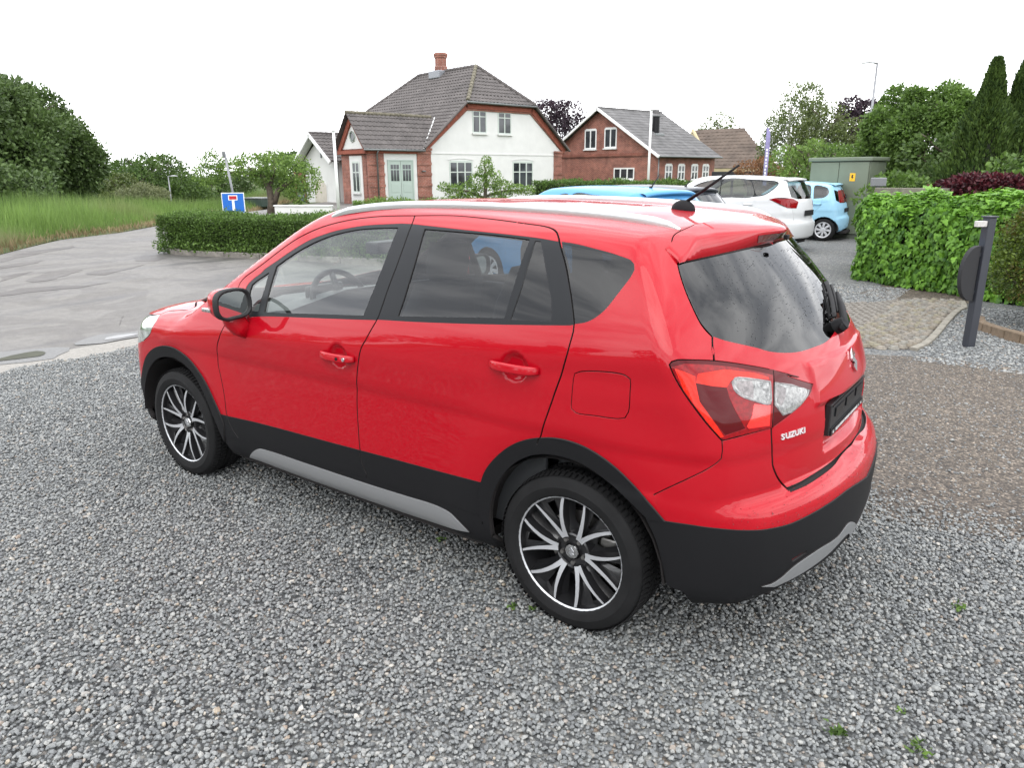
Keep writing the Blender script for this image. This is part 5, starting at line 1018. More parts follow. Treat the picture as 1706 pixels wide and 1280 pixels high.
M_SOIL=mat('dark hedge core',(.012,.016,.008),.95)
def box_surface(n,x0,x1,y0,y1,z0,z1,shape=None):
    a=np.array([(y1-y0)*(z1-z0)]*2+[(x1-x0)*(z1-z0)]*2+[(x1-x0)*(y1-y0)]); f=rng.choice(5,n,p=a/a.sum()); u,v=rng.random(n),rng.random(n)
    X=x0+(x1-x0)*u; Y=y0+(y1-y0)*u; Z=z0+(z1-z0)*v; P=np.zeros((n,3)); D=np.zeros((n,3))
    for k in range(5):
        m=f==k
        if k<2: P[m]=np.stack([np.full(m.sum(),x0 if k==0 else x1),Y[m],Z[m]],1); D[m]=(-1 if k==0 else 1,0,0)
        elif k<4: P[m]=np.stack([X[m],np.full(m.sum(),y0 if k==2 else y1),Z[m]],1); D[m]=(0,-1 if k==2 else 1,0)
        else: P[m]=np.stack([X[m],y0+(y1-y0)*v[m],np.full(m.sum(),z1)],1); D[m]=(0,0,1)
    return P,D
def hedge(name,label,pos,rz,x1,y1,z1,n,size,mt,rough=.05,wave=.05,group=None,cat='hedge',twigs=0):
    """clipped hedge: local box 0..x1, 0..y1 with leafy skin over a dark core"""
    t=empty(name,pos,rz,label=label,cat=cat,group=group)
    P,D=box_surface(n,0,x1,0,y1,.02,z1); ph=rng.uniform(0,6,4)
    w=wave*(np.sin(P[:,0]*2.1+ph[0])+np.sin(P[:,0]*4.7+P[:,2]*3+ph[1])*.6+np.sin(P[:,2]*5+ph[2])*.4)
    e=np.minimum(np.minimum(P[:,0],x1-P[:,0]),np.minimum(P[:,1],y1-P[:,1]))
    P=P+D*(w+rng.normal(0,rough,n)-rng.random(n)*rough*1.2)[:,None]; P[:,2]-=np.where(D[:,2]>.5,.10*np.exp(-e/.10),0); k=P[:,2]>.02; P,D=P[k],D[k]
    Dr=unit(D*.75+rng.normal(size=P.shape)*.6+np.array([0,0,.25]))
    leaves_mesh('foliage',P,Dr,size,mt,t)
    MB().box(.10+wave,x1-.10-wave,.10+wave,y1-.10-wave,0,z1-.12-wave).build('hedge_core',M_SOIL,t,bevel=.03)
    return t
# clipped hedge by the kerb, behind the red car
hedge('clipped_hedge','long clipped green hedge behind the kerb at the lane corner, blue road sign above it',(6.76,-8.47,0),R(13.5),7.35,.95,.83,88000,.042,G_HEDGE,.045,.035)
# weeds at its foot
def tuft(name,label,pos,n,r,h,size,mt,group=None,shape='kite',kind=None):
    P=rng.normal(0,1,(n,3))*np.array([r,r,0]); P[:,2]=rng.random(n)*h; D=unit(rng.normal(size=(n,3))*.6+np.array([0,0,.7])); P[:,:2]*=(.4+.6*(P[:,2:3]/h))
    o=leaves_mesh(name,P,D,size,mt,None,shape=shape); o.location=pos
    return tag(o,label=label,cat='weed' if not kind else None,group=group,kind=kind)
ang=R(13.5)
q=900; s_=rng.choice(np.linspace(.3,6.2,13),q)+rng.normal(0,.12,q); zz=rng.random(q)*.2; Pw=np.stack([7.45+s_*math.cos(ang)+rng.normal(0,.02,q),-7.17+s_*math.sin(ang)+rng.normal(0,.07,q),.08+zz],1)
tag(leaves_mesh('kerb_weeds',Pw,unit(rng.normal(size=(q,3))*.6+np.array([0,0,.7])),.06,G_FRESH,None),kind='stuff')
# ivy clad hedge at the right, its largest leaves as pieces
def ivy():
    c0=(-1.62,-9.02); t=empty('ivy_hedge',(c0[0],c0[1],0),R(149)-0,label='bright green ivy covered hedge between the gravel yard and the cobbles',cat='hedge')
    L=1.95; W=1.9; H=1.30     # local x along the front, y towards the back
    n=24000; P,D=box_surface(n,-1.9,L,0,W,.03,H)
    P[:,1]=P[:,1]; 
    w=.05*np.sin(P[:,0]*5+P[:,2]*4)+.05*np.sin(P[:,0]*9+1)*np.sin(P[:,2]*7)+.05*np.sin(P[:,1]*6)
    e=np.maximum(0,.22-np.minimum(np.minimum(P[:,0]+1.9,L-P[:,0]),np.minimum(P[:,1],W-P[:,1])));  
    P[:,2]-=np.where(D[:,2]>.5,e*.8,0); top=np.maximum(0,P[:,2]-H+.2); P-= np.where(D[:,2:3]<.5,D*(top*.8)[:,None],0)
    P=P+D*(w+rng.normal(0,.03,n))[:,None]; P[:,0]-=.85*P[:,1]
    D=np.where(np.abs(D[:,0:1])>.5,unit(D*np.array([1,0,0])+np.array([0,-.0,0])+np.where(D[:,0:1]<0,np.array([0,-.85,0]),np.array([0,.85,0]))),D)
    Dn=unit(D+np.array([0,0,.15])+rng.normal(size=P.shape)*.35)
    # leaf blade hangs down in its plane facing outwards
    down=np.where(D[:,2:3]>.5,unit(rng.normal(size=P.shape)*np.array([1,1,.05])),np.array([0,0,-1.])+rng.normal(size=P.shape)*.45)
    down=unit(down-(down*Dn).sum(1,keepdims=True)*Dn); side=np.cross(down,Dn)
    out=[(0,-.12),(.30,-.25),(.52,.10),(.30,.28),(.28,.62),(0,1.0),(-.28,.62),(-.30,.28),(-.52,.10),(-.30,-.25)]
    sz=rng.uniform(.045,.088,n)
    # separate leaves nearest the camera side
    front=np.where((D[:,1]<-.5)|(D[:,2]>.5)|(D[:,0]>.5))[0]; order=front[np.argsort(-sz[front])][:270]; rest=np.setdiff1d(np.arange(n),order)
    V=[];F=[];LV=[]
    k=len(out)+1
    A=np.array([(0,.3)]+out); lift=np.array([.10]+[0 if i%2 else -.06 for i in range(len(out))])
    Vr=P[rest][:,None]+sz[rest][:,None,None]*(side[rest][:,None]*A[None,:,:1]+down[rest][:,None]*A[None,:,1:]+Dn[rest][:,None]*lift[None,:,None])
    tri=np.array([[0,1+i,1+(i+1)%len(out)] for i in range(len(out))]); FF=(tri[None]+(np.arange(len(rest))*k)[:,None,None]).reshape(-1,3)
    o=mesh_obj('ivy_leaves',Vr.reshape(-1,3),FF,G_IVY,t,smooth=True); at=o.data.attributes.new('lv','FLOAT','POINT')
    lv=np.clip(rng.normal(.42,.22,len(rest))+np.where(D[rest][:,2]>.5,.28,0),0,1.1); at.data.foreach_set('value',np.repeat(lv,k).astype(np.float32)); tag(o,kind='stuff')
    src=[]
    for j in range(4):
        me=bpy.data.meshes.new('ivy_leaf'); me.from_pydata([(a,b,c) for (a,b),c in zip(A,lift)],[],[tuple(f) for f in tri]); me.materials.append(G_IVY); at=me.attributes.new('lv','FLOAT','POINT'); at.data.foreach_set('value',[.35+.18*j]*k); src.append(me)
    for i in order:
        o=bpy.data.objects.new('ivy_leaf',src[random.randrange(4)]); col.objects.link(o); o.parent=t
        s,d_,n_=side[i]*sz[i]*1.1,down[i]*sz[i]*1.1,Dn[i]*sz[i]*1.1; p=P[i]+Dn[i]*.02
        o.matrix_local=Matrix(((s[0],d_[0],n_[0],p[0]),(s[1],d_[1],n_[1],p[1]),(s[2],d_[2],n_[2],p[2]),(0,0,0,1)))
    V=[(x-.85*y,y,z) for z in (0,H-.2) for x,y in ((-1.7,.14),(L-.14,.14),(L-.14,W-.14),(-1.7,W-.14))]; MB().add(V,[(0,3,2,1),(4,5,6,7),(0,1,5,4),(1,2,6,5),(2,3,7,6),(3,0,4,7)]).build('hedge_core',M_SOIL,t,bevel=.04)
    return t
ivy()
# box shrub behind the post
t=empty('box_shrub',(-2.62,-7.15,0),label='dense dark green box shrub with bare stems behind the black post',cat='shrub')
B=[(0,0,.95,.60,.62,.52),(.18,.25,.62,.46,.45,.34),(.20,-.25,.75,.42,.45,.42),(-.35,.1,.8,.5,.55,.5),(0,.1,1.15,.45,.45,.35),(-.1,.45,.70,.40,.35,.35)]
P,d=blobs_points(B,34000,shell=.35); k=P[:,2]>.30; P,d=P[k],d[k]; leaves_mesh('foliage',P,unit(d+rng.normal(size=d.shape)*.7),.036,G_BOX,t)
mb=MB(); limb_tree(mb,(.12,.12,0),(.0,0,.9),.05,6,.5,3,z0=.25); limb_tree(mb,(-.05,.20,0),(-.15,.1,.9),.045,6,.5,5,z0=.2); mb.build('stem',M_BARK,t,smooth=True)
# dark red shrub
t=empty('red_maple_shrub',ray_pos(1632,14.2)+(.55,),label='low spreading dark red maple shrub rising behind the ivy hedge',cat='shrub')
P,d=blobs_points([(0,0,.90,.55,.5,.20),(.3,0,.80,.42,.4,.22),(-.35,.1,.92,.36,.4,.17),(.5,0,.70,.3,.3,.2)],9000,shell=.5); leaves_mesh('foliage',P,unit(d+rng.normal(size=d.shape)*.7+np.array([0,0,-.2])),.07,G_RED,t)
mb=MB(); limb_tree(mb,(0,0,-.55),(0,0,.6),.05,6,.6,8); mb.build('stem',M_BARK,t,smooth=True)
# trees: (name,label,x,y,h,rx,ry,material,leaf,n,seed,extra)
def _rp(px,D):
    d=_f+_r*((px-853)/FPX)+_u*(340/FPX); h=Vector((d.x,d.y)).normalized(); return (CAM[0]+h.x*D,CAM[1]+h.y*D)
def T(px,D): x,y=ray_pos(px,D); return (x,y,terr_z(x,y))
M_EV=dict(group='dark trees along the far side of the lane')
x=T(-60,44); broadleaf('dense_tree','tallest dark broadleaf tree, at the left edge beyond the lane verge',x,7.9,5.2,5,G_DARK,.20,70000,11,rz=4.4,zc=4.3,nb=26,small=.36,**M_EV)
x=T(52,47); broadleaf('dense_tree','dark rounded tree just right of the tallest one beyond the verge',x,7.7,3.0,4,G_DARK,.20,50000,12,rz=4.2,zc=4.1,nb=22,small=.36,**M_EV)
x=T(92,52); broadleaf('dense_tree','lower dark tree stepping down beside the open field',x,6.2,2.0,2.6,G_DARK,.20,30000,13,rz=3.3,zc=3.1,nb=20,small=.38,**M_EV)
x=T(-10,36); broadleaf('dense_shrub','dark bush at the foot of the tallest left tree',x,3.0,3.0,2.2,G_DARK,.18,13000,14,rz=1.5,zc=1.4,cat='bush',tk=False)
x=T(152,72); broadleaf('round_tree','small dark green tree behind the last dark tree at the lane',x,5.0,4.6,3.5,G_MID,.24,9000,15,rz=2.6,zc=2.0)
x=T(250,84); broadleaf('wide_tree','broad mid green tree across the dip, street lamp in front of it',x,7.4,7.2,5,G_MID,.28,26000,16,rz=3.9,zc=3.6,nb=26)
x=T(300,88); broadleaf('wide_tree','rounded tree touching the broad one on its right side',x,6.8,4.4,4,G_MID,.28,13000,17,rz=3.3,zc=3.0)
x=T(202,66); broadleaf('willow_tree','grey green willow in front of the broad far tree',x,4.6,2.9,2.6,G_WILL,.22,9000,18,rz=2.4,zc=2.4,hang=.8)
x=T(232,60); broadleaf('bramble_bush','pale flowering bush standing in the far meadow',x,2.6,2.2,1.8,leafmat('pale bush leaves',(.08,.10,.04),(.22,.24,.12),scale=1),.14,7000,19,rz=1.1,zc=2.3,cat='bush',tk=False)
x=T(213,52); broadleaf('bramble_bush','yellow green bush low in the far meadow',x,1.6,1.7,1.4,G_APPLE,.12,5000,20,rz=.8,zc=1.2,cat='bush',tk=False)
x=T(150,58); broadleaf('bramble_bush','dark bramble mound at the field edge by the dark trees',x,1.8,2.6,1.6,G_MID,.14,7000,21,rz=.9,zc=1.2,cat='bush',tk=False)
x=T(350,95); broadleaf('far_tree','far grey green tree seen under the apple branches, left one',x,4.2,3.2,3,G_MID,.3,4500,22,rz=2.2,zc=3.2)
x=T(400,100); broadleaf('far_tree','far conifer top seen under the apple branches beside the sign',x,4.6,2.2,2,G_DARK,.3,3500,23,rz=2.3,zc=3.4)
x=T(560-85,70); broadleaf('far_tree','green bush mass behind the apple tree and the garage',x,3.8,4.0,3,G_MID,.25,7000,24,rz=2.1,zc=1.9)
# pruned apple tree left of the garage
def apple(pos,label,blobs,n,trunk,limbs,leaf=.10,name='apple_tree',mt=G_APPLE,rr=.55):
    t=empty(name,pos,R(0),label=label,cat='tree'); u=Vector((-_f.y*0+_r.x,_r.y,0)).normalized()
    BB=[(u.x*a+w*u.y,u.y*a-w*u.x,z,ra,ra,rz) for a,w,z,ra,rz in blobs]
    P,d=blobs_points(BB,n,shell=.9); leaves_mesh('crown',P,unit(rng.normal(size=P.shape)+d*.4+np.array([0,0,.2])),leaf,mt,t)
    mb=MB()
    for l in limbs: mb.tube([(u.x*a+w*u.y,u.y*a-w*u.x,z) for a,w,z in l[0]],l[1],n=7)
    mb.build('trunk',M_BARK,t,smooth=True); return t
x,y=ray_pos(449,36)
apple((x,y,0),'spreading apple tree with leaning trunk left of the white garage',[(-2.7,0,1.7,.7,.55),(-2.5,0,2.25,.5,.5),(-1.6,0,1.95,.75,.45),(-.6,.2,2.1,.9,.55),(.3,0,2.15,.95,.6),(1.2,0,1.85,.8,.65),(1.7,0,1.45,.65,.7),(.9,0,1.2,.6,.5),(-.3,0,1.6,.6,.4),(1.35,.2,.8,.5,.5)],15000,0,
 [([(-.1,0,-.3),(.0,0,.5),(-.05,0,1.1),(-.35,0,1.7),(-.9,0,2.0)],[.20,.17,.14,.10,.05]),([(.1,0,.4),(.35,0,1.0),(.9,0,1.35),(1.3,0,1.8)],[.14,.12,.09,.04]),([(-.05,0,1.1),(.2,0,1.7),(.3,0,2.3)],[.10,.07,.03]),([(-.35,0,1.7),(-1.3,0,1.75),(-2.4,0,1.9)],[.09,.07,.03])],leaf=.11)
x,y=ray_pos(808,38)
apple((x,y,0),'low spreading apple tree in front of the white gable wall',[(-2.0,0,1.05,.38,.22),(-1.5,0,.85,.5,.35),(-.9,0,.9,.55,.40),(-.3,0,1.3,.55,.5),(.05,0,1.9,.42,.45),(.3,0,1.4,.55,.5),(.9,0,1.0,.6,.4),(1.5,0,.95,.5,.28),(2.1,0,.9,.4,.22),(.1,0,2.35,.25,.2),(-.6,0,.5,.5,.3),(.5,0,.5,.5,.3)],9000,0,
 [([(0,0,-.1),(.0,0,.6),(.05,0,1.3),(.0,0,2.1)],[.12,.10,.07,.03]),([(0,0,.5),(-.9,0,.85),(-2.0,0,1.0)],[.07,.06,.02]),([(0,0,.6),(.9,0,.85),(2.1,0,.9)],[.07,.05,.02])],leaf=.105)
# behind and beside the houses
x=T(925,80); broadleaf('copper_beech','dark purple copper beech between the white and the brick house',(x[0],x[1],0),9.4,4.4,4,G_PURP,.26,13000,31,rz=4.2,zc=5.4)
x=T(1190,92); broadleaf('thin_tree','pale thin tree top rising behind the brick house roof',(x[0],x[1],0),8.4,2.6,2.4,G_BIRCH,.24,2600,32,rz=2.6,zc=6.0)
x=T(1310,56); broadleaf('birch_tree','tall airy birch tree with pale trunk behind the carport',(x[0],x[1],0),8.0,2.3,2.2,G_BIRCH,.15,13000,33,rz=3.7,zc=4.2,bark=M_BARKW,hang=.7,small=.30,nb=34,jit=.8)
x=T(1368,52); broadleaf('weeping_tree','drooping olive green tree right of the airy birch',(x[0],x[1],0),6.6,2.6,2.4,G_WILL,.16,17000,34,rz=3.2,zc=3.2,hang=1.2,nb=26)
x=T(1412,74); broadleaf('copper_beech','purple leaved tree peeping between the drooping tree and the big bush',(x[0],x[1],0),8.0,2.8,2.6,G_PURP,.26,7000,35,rz=2.6,zc=5.6)
x=T(1338,40); broadleaf('lilac_bush','light green bush with white blossoms left of the green cabinet',(x[0],x[1],0),3.6,1.8,1.6,G_APPLE,.13,8000,36,rz=1.7,zc=1.8,cat='bush',hang=.1)
x=T(1385,34); broadleaf('hazel_bush','light green bush rising just behind the green cabinet',(x[0],x[1],0),3.2,1.5,1.4,G_FRESH,.14,5500,37,rz=1.5,zc=1.7,cat='bush')
x=T(1275,46); broadleaf('beech_bush','rusty brown and green bush beside the carport',(x[0],x[1],0),2.6,1.9,1.6,leafmat('rusty leaves',(.10,.06,.03),(.32,.15,.07),scale=1.0,third=(.12,.16,.05)),.13,6000,38,rz=1.3,zc=1.4,cat='bush',tk=False)
x=T(1530,25); broadleaf('large_green_tree','large rounded bright green tree behind the ivy hedge and cabinet',(x[0],x[1],0),4.3,1.85,1.9,G_FRESH,.11,52000,39,rz=2.1,zc=2.2,nb=34,small=.30,jit=.75,hang=.3,trunk=.18)
x=T(1462,30); broadleaf('green_bush','fresh green bush on the left flank of the large tree',(x[0],x[1],0),3.7,1.5,1.5,G_FRESH,.12,13000,40,rz=1.9,zc=2.0,cat='bush',nb=20,hang=.2)
x=T(1580,23); broadleaf('green_bush','dark green bush low between the large tree and the cypresses',(x[0],x[1],0),3.0,1.5,1.5,G_MID,.12,9000,41,rz=1.4,zc=1.5,cat='bush')
x=T(1500,17.5); broadleaf('fern_bush','low light green bush between cabinet and ivy hedge',(x[0],x[1],0),1.7,.9,.8,G_FRESH,.10,4500,42,rz=.75,zc=1.0,cat='bush',tk=False)
x=T(1700,15); broadleaf('green_bush','light green bush at the right edge behind the red shrub',(x[0],x[1],0),2.0,.8,.8,G_FRESH,.10,4200,43,rz=.85,zc=1.2,cat='bush',tk=False)
def cypress(px,D,h,r,label,seed):
    x,y=ray_pos(px,D); t=empty('cypress',(x,y,0),label=label,cat='tree',group='cypresses at the right edge'); n=26000
    z=rng.random(n)**.8*h; u=z/h; rad=r*np.clip(np.minimum(1.0,(1-u)*1.6+.03),0,1)*(.9+.12*np.sin(z*5+seed)); a=rng.uniform(0,6.283,n); rr=rad*(1-.22*rng.random(n)**2+.04*rng.normal(size=n))*(1+.07*np.sin(a*7+z*2)+.05*np.sin(a*13-z*3))
    P=np.stack([rr*np.cos(a),rr*np.sin(a),z+.05],1); D_=unit(np.stack([np.cos(a)*.45,np.sin(a)*.45,np.ones(n)],1)+rng.normal(size=(n,3))*.25)
    leaves_mesh('crown',P,D_,.11,G_CYP,t,aspect=2.6); MB().tube([(0,0,-.1),(0,0,h*.85)],[.12,.03],n=6).build('trunk',M_BARK,t); 
    mb=MB(); mb.lathe([(r*.75,.3),(r*.78,h*.35),(r*.5,h*.65),(.02,h*.93)],axis='z',n=16); mb.build('inner_foliage',M_SOIL,t,smooth=True)
cypress(1630,20,3.92,.86,'left one of the two tall dark cypresses behind the red shrub',1)
cypress(1684,20.5,4.08,.80,'right one of the two tall dark cypresses, cut by the picture edge',2)
# hedges in front of the houses
x0,y0=ray_pos(905,42); x1,y1=ray_pos(1160,37); L=math.hypot(x1-x0,y1-y0)
hedge('garden_hedge','low green hedge in front of the brick house behind the parked cars',(x1,y1,0),math.atan2(y0-y1,x0-x1),L,1.0,1.28,16000,.10,G_HEDGE,.06,.05)
x0,y0=ray_pos(905,40); x1,y1=ray_pos(590,40); L=math.hypot(x1-x0,y1-y0)
hedge('low_hedge','low planting strip in front of the white gable wall',(x0,y0,0),math.atan2(y1-y0,x1-x0),L,.8,.36,9000,.09,G_APPLE,.08,.06,cat='planting')
# tall verge grass across the lane
line=np.array([(8.2,6.2),(9.6,4.2),(13.4,-.9),(16.55,-3.5),(18.0,-4.7),(19.6,-6.0),(20.2,-7.1),(20.9,-8.3),(22.6,-10.2),(27.4,-15.8),(40,-31)])
lc=cat(line,.5); seg=np.diff(lc,axis=0); nrm=np.stack([-seg[:,1],seg[:,0]],1); nrm/=np.linalg.norm(nrm,axis=1,keepdims=True); nrm*=np.sign((nrm[:,:1]*1.0+nrm[:,1:]*.6))
def grass(name,n,w0,w1,h0,h1,mt,size_w=16,dens=1.,shape='blade'):
    i=rng.integers(0,len(seg),n); t=rng.random(n); q=w0+(w1-w0)*rng.random(n)**1.35; P2=lc[i]+seg[i]*t[:,None]+nrm[i]*q[:,None]
    h=(h0+(h1-h0)*rng.random(n))*(.55+.45*np.clip(q/1.5,0,1))*(1+.18*np.sin(P2[:,0]*1.7)*np.sin(P2[:,1]*1.3))
    z=np.array([terr_z(a,b) for a,b in P2]); P=np.stack([P2[:,0],P2[:,1],z+.45*np.clip((q-.2)/4,0,1)],1); D=unit(rng.normal(size=P.shape)*.17+np.array([0,0,1.]))
    o=leaves_mesh(name,P,D,h,mt,None,shape=shape,aspect=size_w,var=np.clip(.35+.35*np.sin(P2[:,0]*.8+P2[:,1]*.5)+.2*rng.normal(size=n),0,1)); return tag(o,kind='stuff')
grass('verge_grass',300000,.15,13,.32,.78,G_GRASS,40,shape='spike')
G_DRY=leafmat('dry grass',(.16,.12,.06),(.42,.34,.20),trans=.3,scale=1.)
grass('dry_grass',5500,-.12,.45,.22,.5,G_DRY,14)
bank=[]; 
V=[];F=[]
for i,(a,b) in enumerate(zip(lc[:-1],nrm)):
    for q,z in ((-.1,.02),(.25,.10),(1.5,.28),(4,.45),(14,.45)): V.append((a[0]+b[0]*q,a[1]+b[1]*q,z+terr_z(a[0]+b[0]*q,a[1]+b[1]*q)))
for i in range(len(lc)-2):
    for j in range(4): F.append((i*5+j,i*5+j+1,(i+1)*5+j+1,(i+1)*5+j))
tag(mesh_obj('verge',V,F,m_ter,smooth=True),kind='structure')
# weeds in the gravel
for i,(px,py,s) in enumerate([(1595,1020,1.),(1395,1228,1.2),(1530,1258,1.1),(855,1018,.7),(885,1022,.6),(735,905,.7),(1500,1195,.6)]):
    d=_f+_r*((px-853)/FPX)-_u*((py-640)/FPX); tt=-CAM[2]/d.z; x,y=CAM[0]+d.x*tt,CAM[1]+d.y*tt
    lab=['small green weed in the gravel right of the rear bumper','green weed with broad leaves in the gravel near the bottom right','green weed at the very bottom right of the gravel','tiny green sprout beside the rear tyre','tiny green leaf pair just right of the sprout by the rear tyre','small weed in the gravel under the sill near the rear wheel','tiny pale weed between the two larger weeds bottom right'][i]
    s*=.62; n=int(40*s); P=rng.normal(0,1,(n,3))*.018*s; P[:,2]=np.abs(P[:,2])*.6+.012; o=leaves_mesh('weed',P,unit(rng.normal(size=(n,3))*np.array([1,1,.4])+np.array([0,0,.25])),.022*s+.007,G_FRESH,None); o.location=(x,y,0.004); tag(o,label=lab,cat='weed')

# ------------------------------------------------------------ houses
def brick_mat(name,c1,c2,mortar,sc=1.):
    m,nt,b=nodes_mat(name); tcn=N(nt,'ShaderNodeTexCoord'); g=N(nt,'ShaderNodeNewGeometry')
    sx=N(nt,'ShaderNodeSeparateXYZ'); nt.links.new(tcn.outputs['Object'],sx.inputs[0]); ad=N(nt,'ShaderNodeMath',operation='ADD'); nt.links.new(sx.outputs[0],ad.inputs[0]); nt.links.new(sx.outputs[1],ad.inputs[1])
    cx=N(nt,'ShaderNodeCombineXYZ'); nt.links.new(ad.outputs[0],cx.inputs[0]); nt.links.new(sx.outputs[2],cx.inputs[1])
    br=N(nt,'ShaderNodeTexBrick'); br.inputs['Scale'].default_value=1; br.inputs['Brick Width'].default_value=.24*sc; br.inputs['Row Height'].default_value=.075*sc; br.inputs['Mortar Size'].default_value=.008; br.inputs['Color1'].default_value=tuple(c1)+(1,); br.inputs['Color2'].default_value=tuple(c2)+(1,); br.inputs['Mortar'].default_value=tuple(mortar)+(1,)
    nt.links.new(cx.outputs[0],br.inputs['Vector']); n=noise(nt,tcn.outputs['Object'],1.6,5); r=ramp(nt,n.outputs[0],[(.3,(.62,.60,.60)),(.7,(1.25,1.2,1.18))])
    nt.links.new(mixc(nt,1.,br.outputs[0],r.outputs[0],'MULTIPLY'),b.inputs['Base Color']); b.inputs['Roughness'].default_value=.85
    bp=N(nt,'ShaderNodeBump'); bp.inputs['Strength'].default_value=.6; bp.inputs['Distance'].default_value=.01; bp.invert=True; nt.links.new(br.outputs['Fac'],bp.inputs['Height']); nt.links.new(bp.outputs[0],b.inputs['Normal'])
    return m
M_BRICK=brick_mat('red brick masonry',(.20,.060,.040),(.29,.100,.068),(.34,.28,.24))
M_BRICKD=brick_mat('dark red brick masonry',(.20,.055,.035),(.27,.085,.055),(.20,.16,.13))
M_BRICKB=mat('moulded brick',(.24,.070,.045),.85,noise=(6,.25),bump=(25,.4,.01))
M_WHITE=mat('white limewash',(.62,.62,.605),.8,noise=(1.3,.05),bump=(6,.3,.01))
M_WOODW=mat('pale green window paint',(.48,.53,.49),.5)
M_DOOR=mat('grey green door paint',(.36,.43,.39),.5)
M_WW=mat('white window paint',(.70,.71,.70),.5)
M_PANE=mat('house window pane',(.035,.04,.045),.06,spec=.8,noise=(1.1,.6))
M_TILE=mat('dark concrete roof tile',(.095,.085,.082),.8,noise=(1.4,.28),bump=(12,.4,.01))
M_TILEM=mat('mossy ridge tile',(.135,.122,.09),.9,noise=(5,.45))
M_SLATE=mat('grey slate roof',(.115,.112,.112),.8,noise=(1.2,.35,7),bump=(9,.5,.02))
M_GUT=mat('zinc gutter',(.16,.17,.17),.5,metal=.5)
M_FASC=mat('white fascia board',(.72,.73,.72),.6)
M_TILEB=mat('brown weathered roof tile',(.105,.080,.064),.85,noise=(.8,.35,6))
def slope(name,parent,o,ex,up,poly,m,tw=.30,ch=.34,wave=.035,step=.03,lift=.0):
    """tiled roof slope: o = origin, ex along the eave, up = up the slope, poly in (s,t); every course laps over the one below"""
    o=Vector(o); ex=Vector(ex).normalized(); up=Vector(up).normalized(); nn=ex.cross(up).normalized(); nn=nn if nn.z>0 else -nn
    P=np.array(poly,float); V=[];F=[]
    b=[tuple(o+ex*s+up*t) for s,t in poly]; V+=b; F.append(tuple(range(len(b))))
    prof=[(0,.0),(.22,.9),(.45,1),(.62,.35),(.8,0),(1,0)]
    s0,t0=P.min(0); s1,t1=P.max(0)
    for j in range(int((t1-t0)/ch)+1):
        tc=t0+(j+.5)*ch
        # interval of s inside the outline at this height
        xs=[]
        for a,b2 in zip(P,np.roll(P,-1,0)):
            if (a[1]>tc)!=(b2[1]>tc): xs.append(a[0]+(tc-a[1])*(b2[0]-a[0])/(b2[1]-a[1]))
        if len(xs)<2: continue
        a0,a1=min(xs),max(xs); n=max(1,int(round((a1-a0)/tw))); w=(a1-a0)/n; row=[]
        for i in range(n):
            for q,h in prof[:-1]: row.append((a0+(i+q)*w,h))
        row.append((a1,0)); k=len(V); tb,tt=t0+j*ch-.02,min(t0+(j+1)*ch,t1)
        for s,h in row:
            V.append(tuple(o+ex*s+up*tb+nn*(.012+step+h*wave+random.uniform(0,.004)))); V.append(tuple(o+ex*s+up*tt+nn*(.008+h*wave))); V.append(tuple(o+ex*s+up*tb+nn*.005))
        for i in range(len(row)-1):
            c=k+3*i; F+=[(c,c+3,c+4,c+1),(c+2,c+5,c+3,c)]
    return tag(mesh_obj(name,V,F,m,parent),kind='stuff')
def window(parent,o,ax,z0,z1,w,cols=2,rows=(0.62,),frame=None,sill=True,depth=.10,fw=.06,arch=0,pane=None,name='window'):
    """casement: o = lower left corner in the wall plane (x,y), ax = direction along the wall; outward is to the right-hand side minus"""
    frame=frame or M_WOODW; ax=Vector((ax[0],ax[1],0)).normalized(); out=Vector((ax.y,-ax.x,0)); o=Vector((o[0],o[1],0)); mb=MB()
    def B(s0,s1,a,b,d0,d1,m=mb):
        P=[o+ax*s+out*d+Vector((0,0,z)) for z in (a,b) for s,d in ((s0,d0),(s1,d0),(s1,d1),(s0,d1))]; m.add([tuple(p) for p in P],[(0,3,2,1),(4,5,6,7),(0,1,5,4),(1,2,6,5),(2,3,7,6),(3,0,4,7)])
    B(0,fw,z0,z1,0,.03); B(w-fw,w,z0,z1,0,.03); B(fw,w-fw,z0,z0+fw,0,.03); B(fw,w-fw,z1-fw,z1+arch,0,.03)
    for c in range(1,cols): B(w*c/cols-fw*.55,w*c/cols+fw*.55,z0+fw,z1-fw,0,.034)
    for r in rows:
        zz=z0+(z1-z0)*r; 
        for c in range(cols): B(w*c/cols+fw*.56,w*(c+1)/cols-fw*.56,zz-fw*.4,zz+fw*.4,0,.028)
    wo=mb.build(name,frame,parent)
    zs=[z0+fw]+[z0+(z1-z0)*r for r in rows]+[z1-fw]
    for c in range(cols):
        for a,b in zip(zs[:-1],zs[1:]):
            m=MB(); B(w*c/cols+fw*.5,w*(c+1)/cols-fw*.5,a,b,.004,.012,m); m.build('pane',pane or M_PANE,wo)
    if sill: m=MB(); B(-.06,w+.06,z0-.09,z0-.01,0,.12,m); m.build('sill',M_WHITE if frame is M_WOODW else frame,wo)
    return wo
def wallmesh(name,parent,poly,o,ax,m,th=.2,d0=0.):
    """upright slab: outline in (s,z)"""
    ax=Vector((ax[0],ax[1],0)).normalized(); out=Vector((ax.y,-ax.x,0)); o=Vector((o[0],o[1],0)); n=len(poly)
    V=[tuple(o+ax*s+out*d+Vector((0,0,z))) for d in (d0,d0-th) for s,z in poly]
    F=[tuple(range(n)),tuple(range(2*n-1,n-1,-1))]+[(i,i+n,(i+1)%n+n,(i+1)%n) for i in range(n)]
    o_=mesh_obj(name,V,F,m,parent); bm=bmesh.new(); bm.from_mesh(o_.data); bmesh.ops.recalc_face_normals(bm,faces=bm.faces); bm.to_mesh(o_.data); bm.free(); return o_
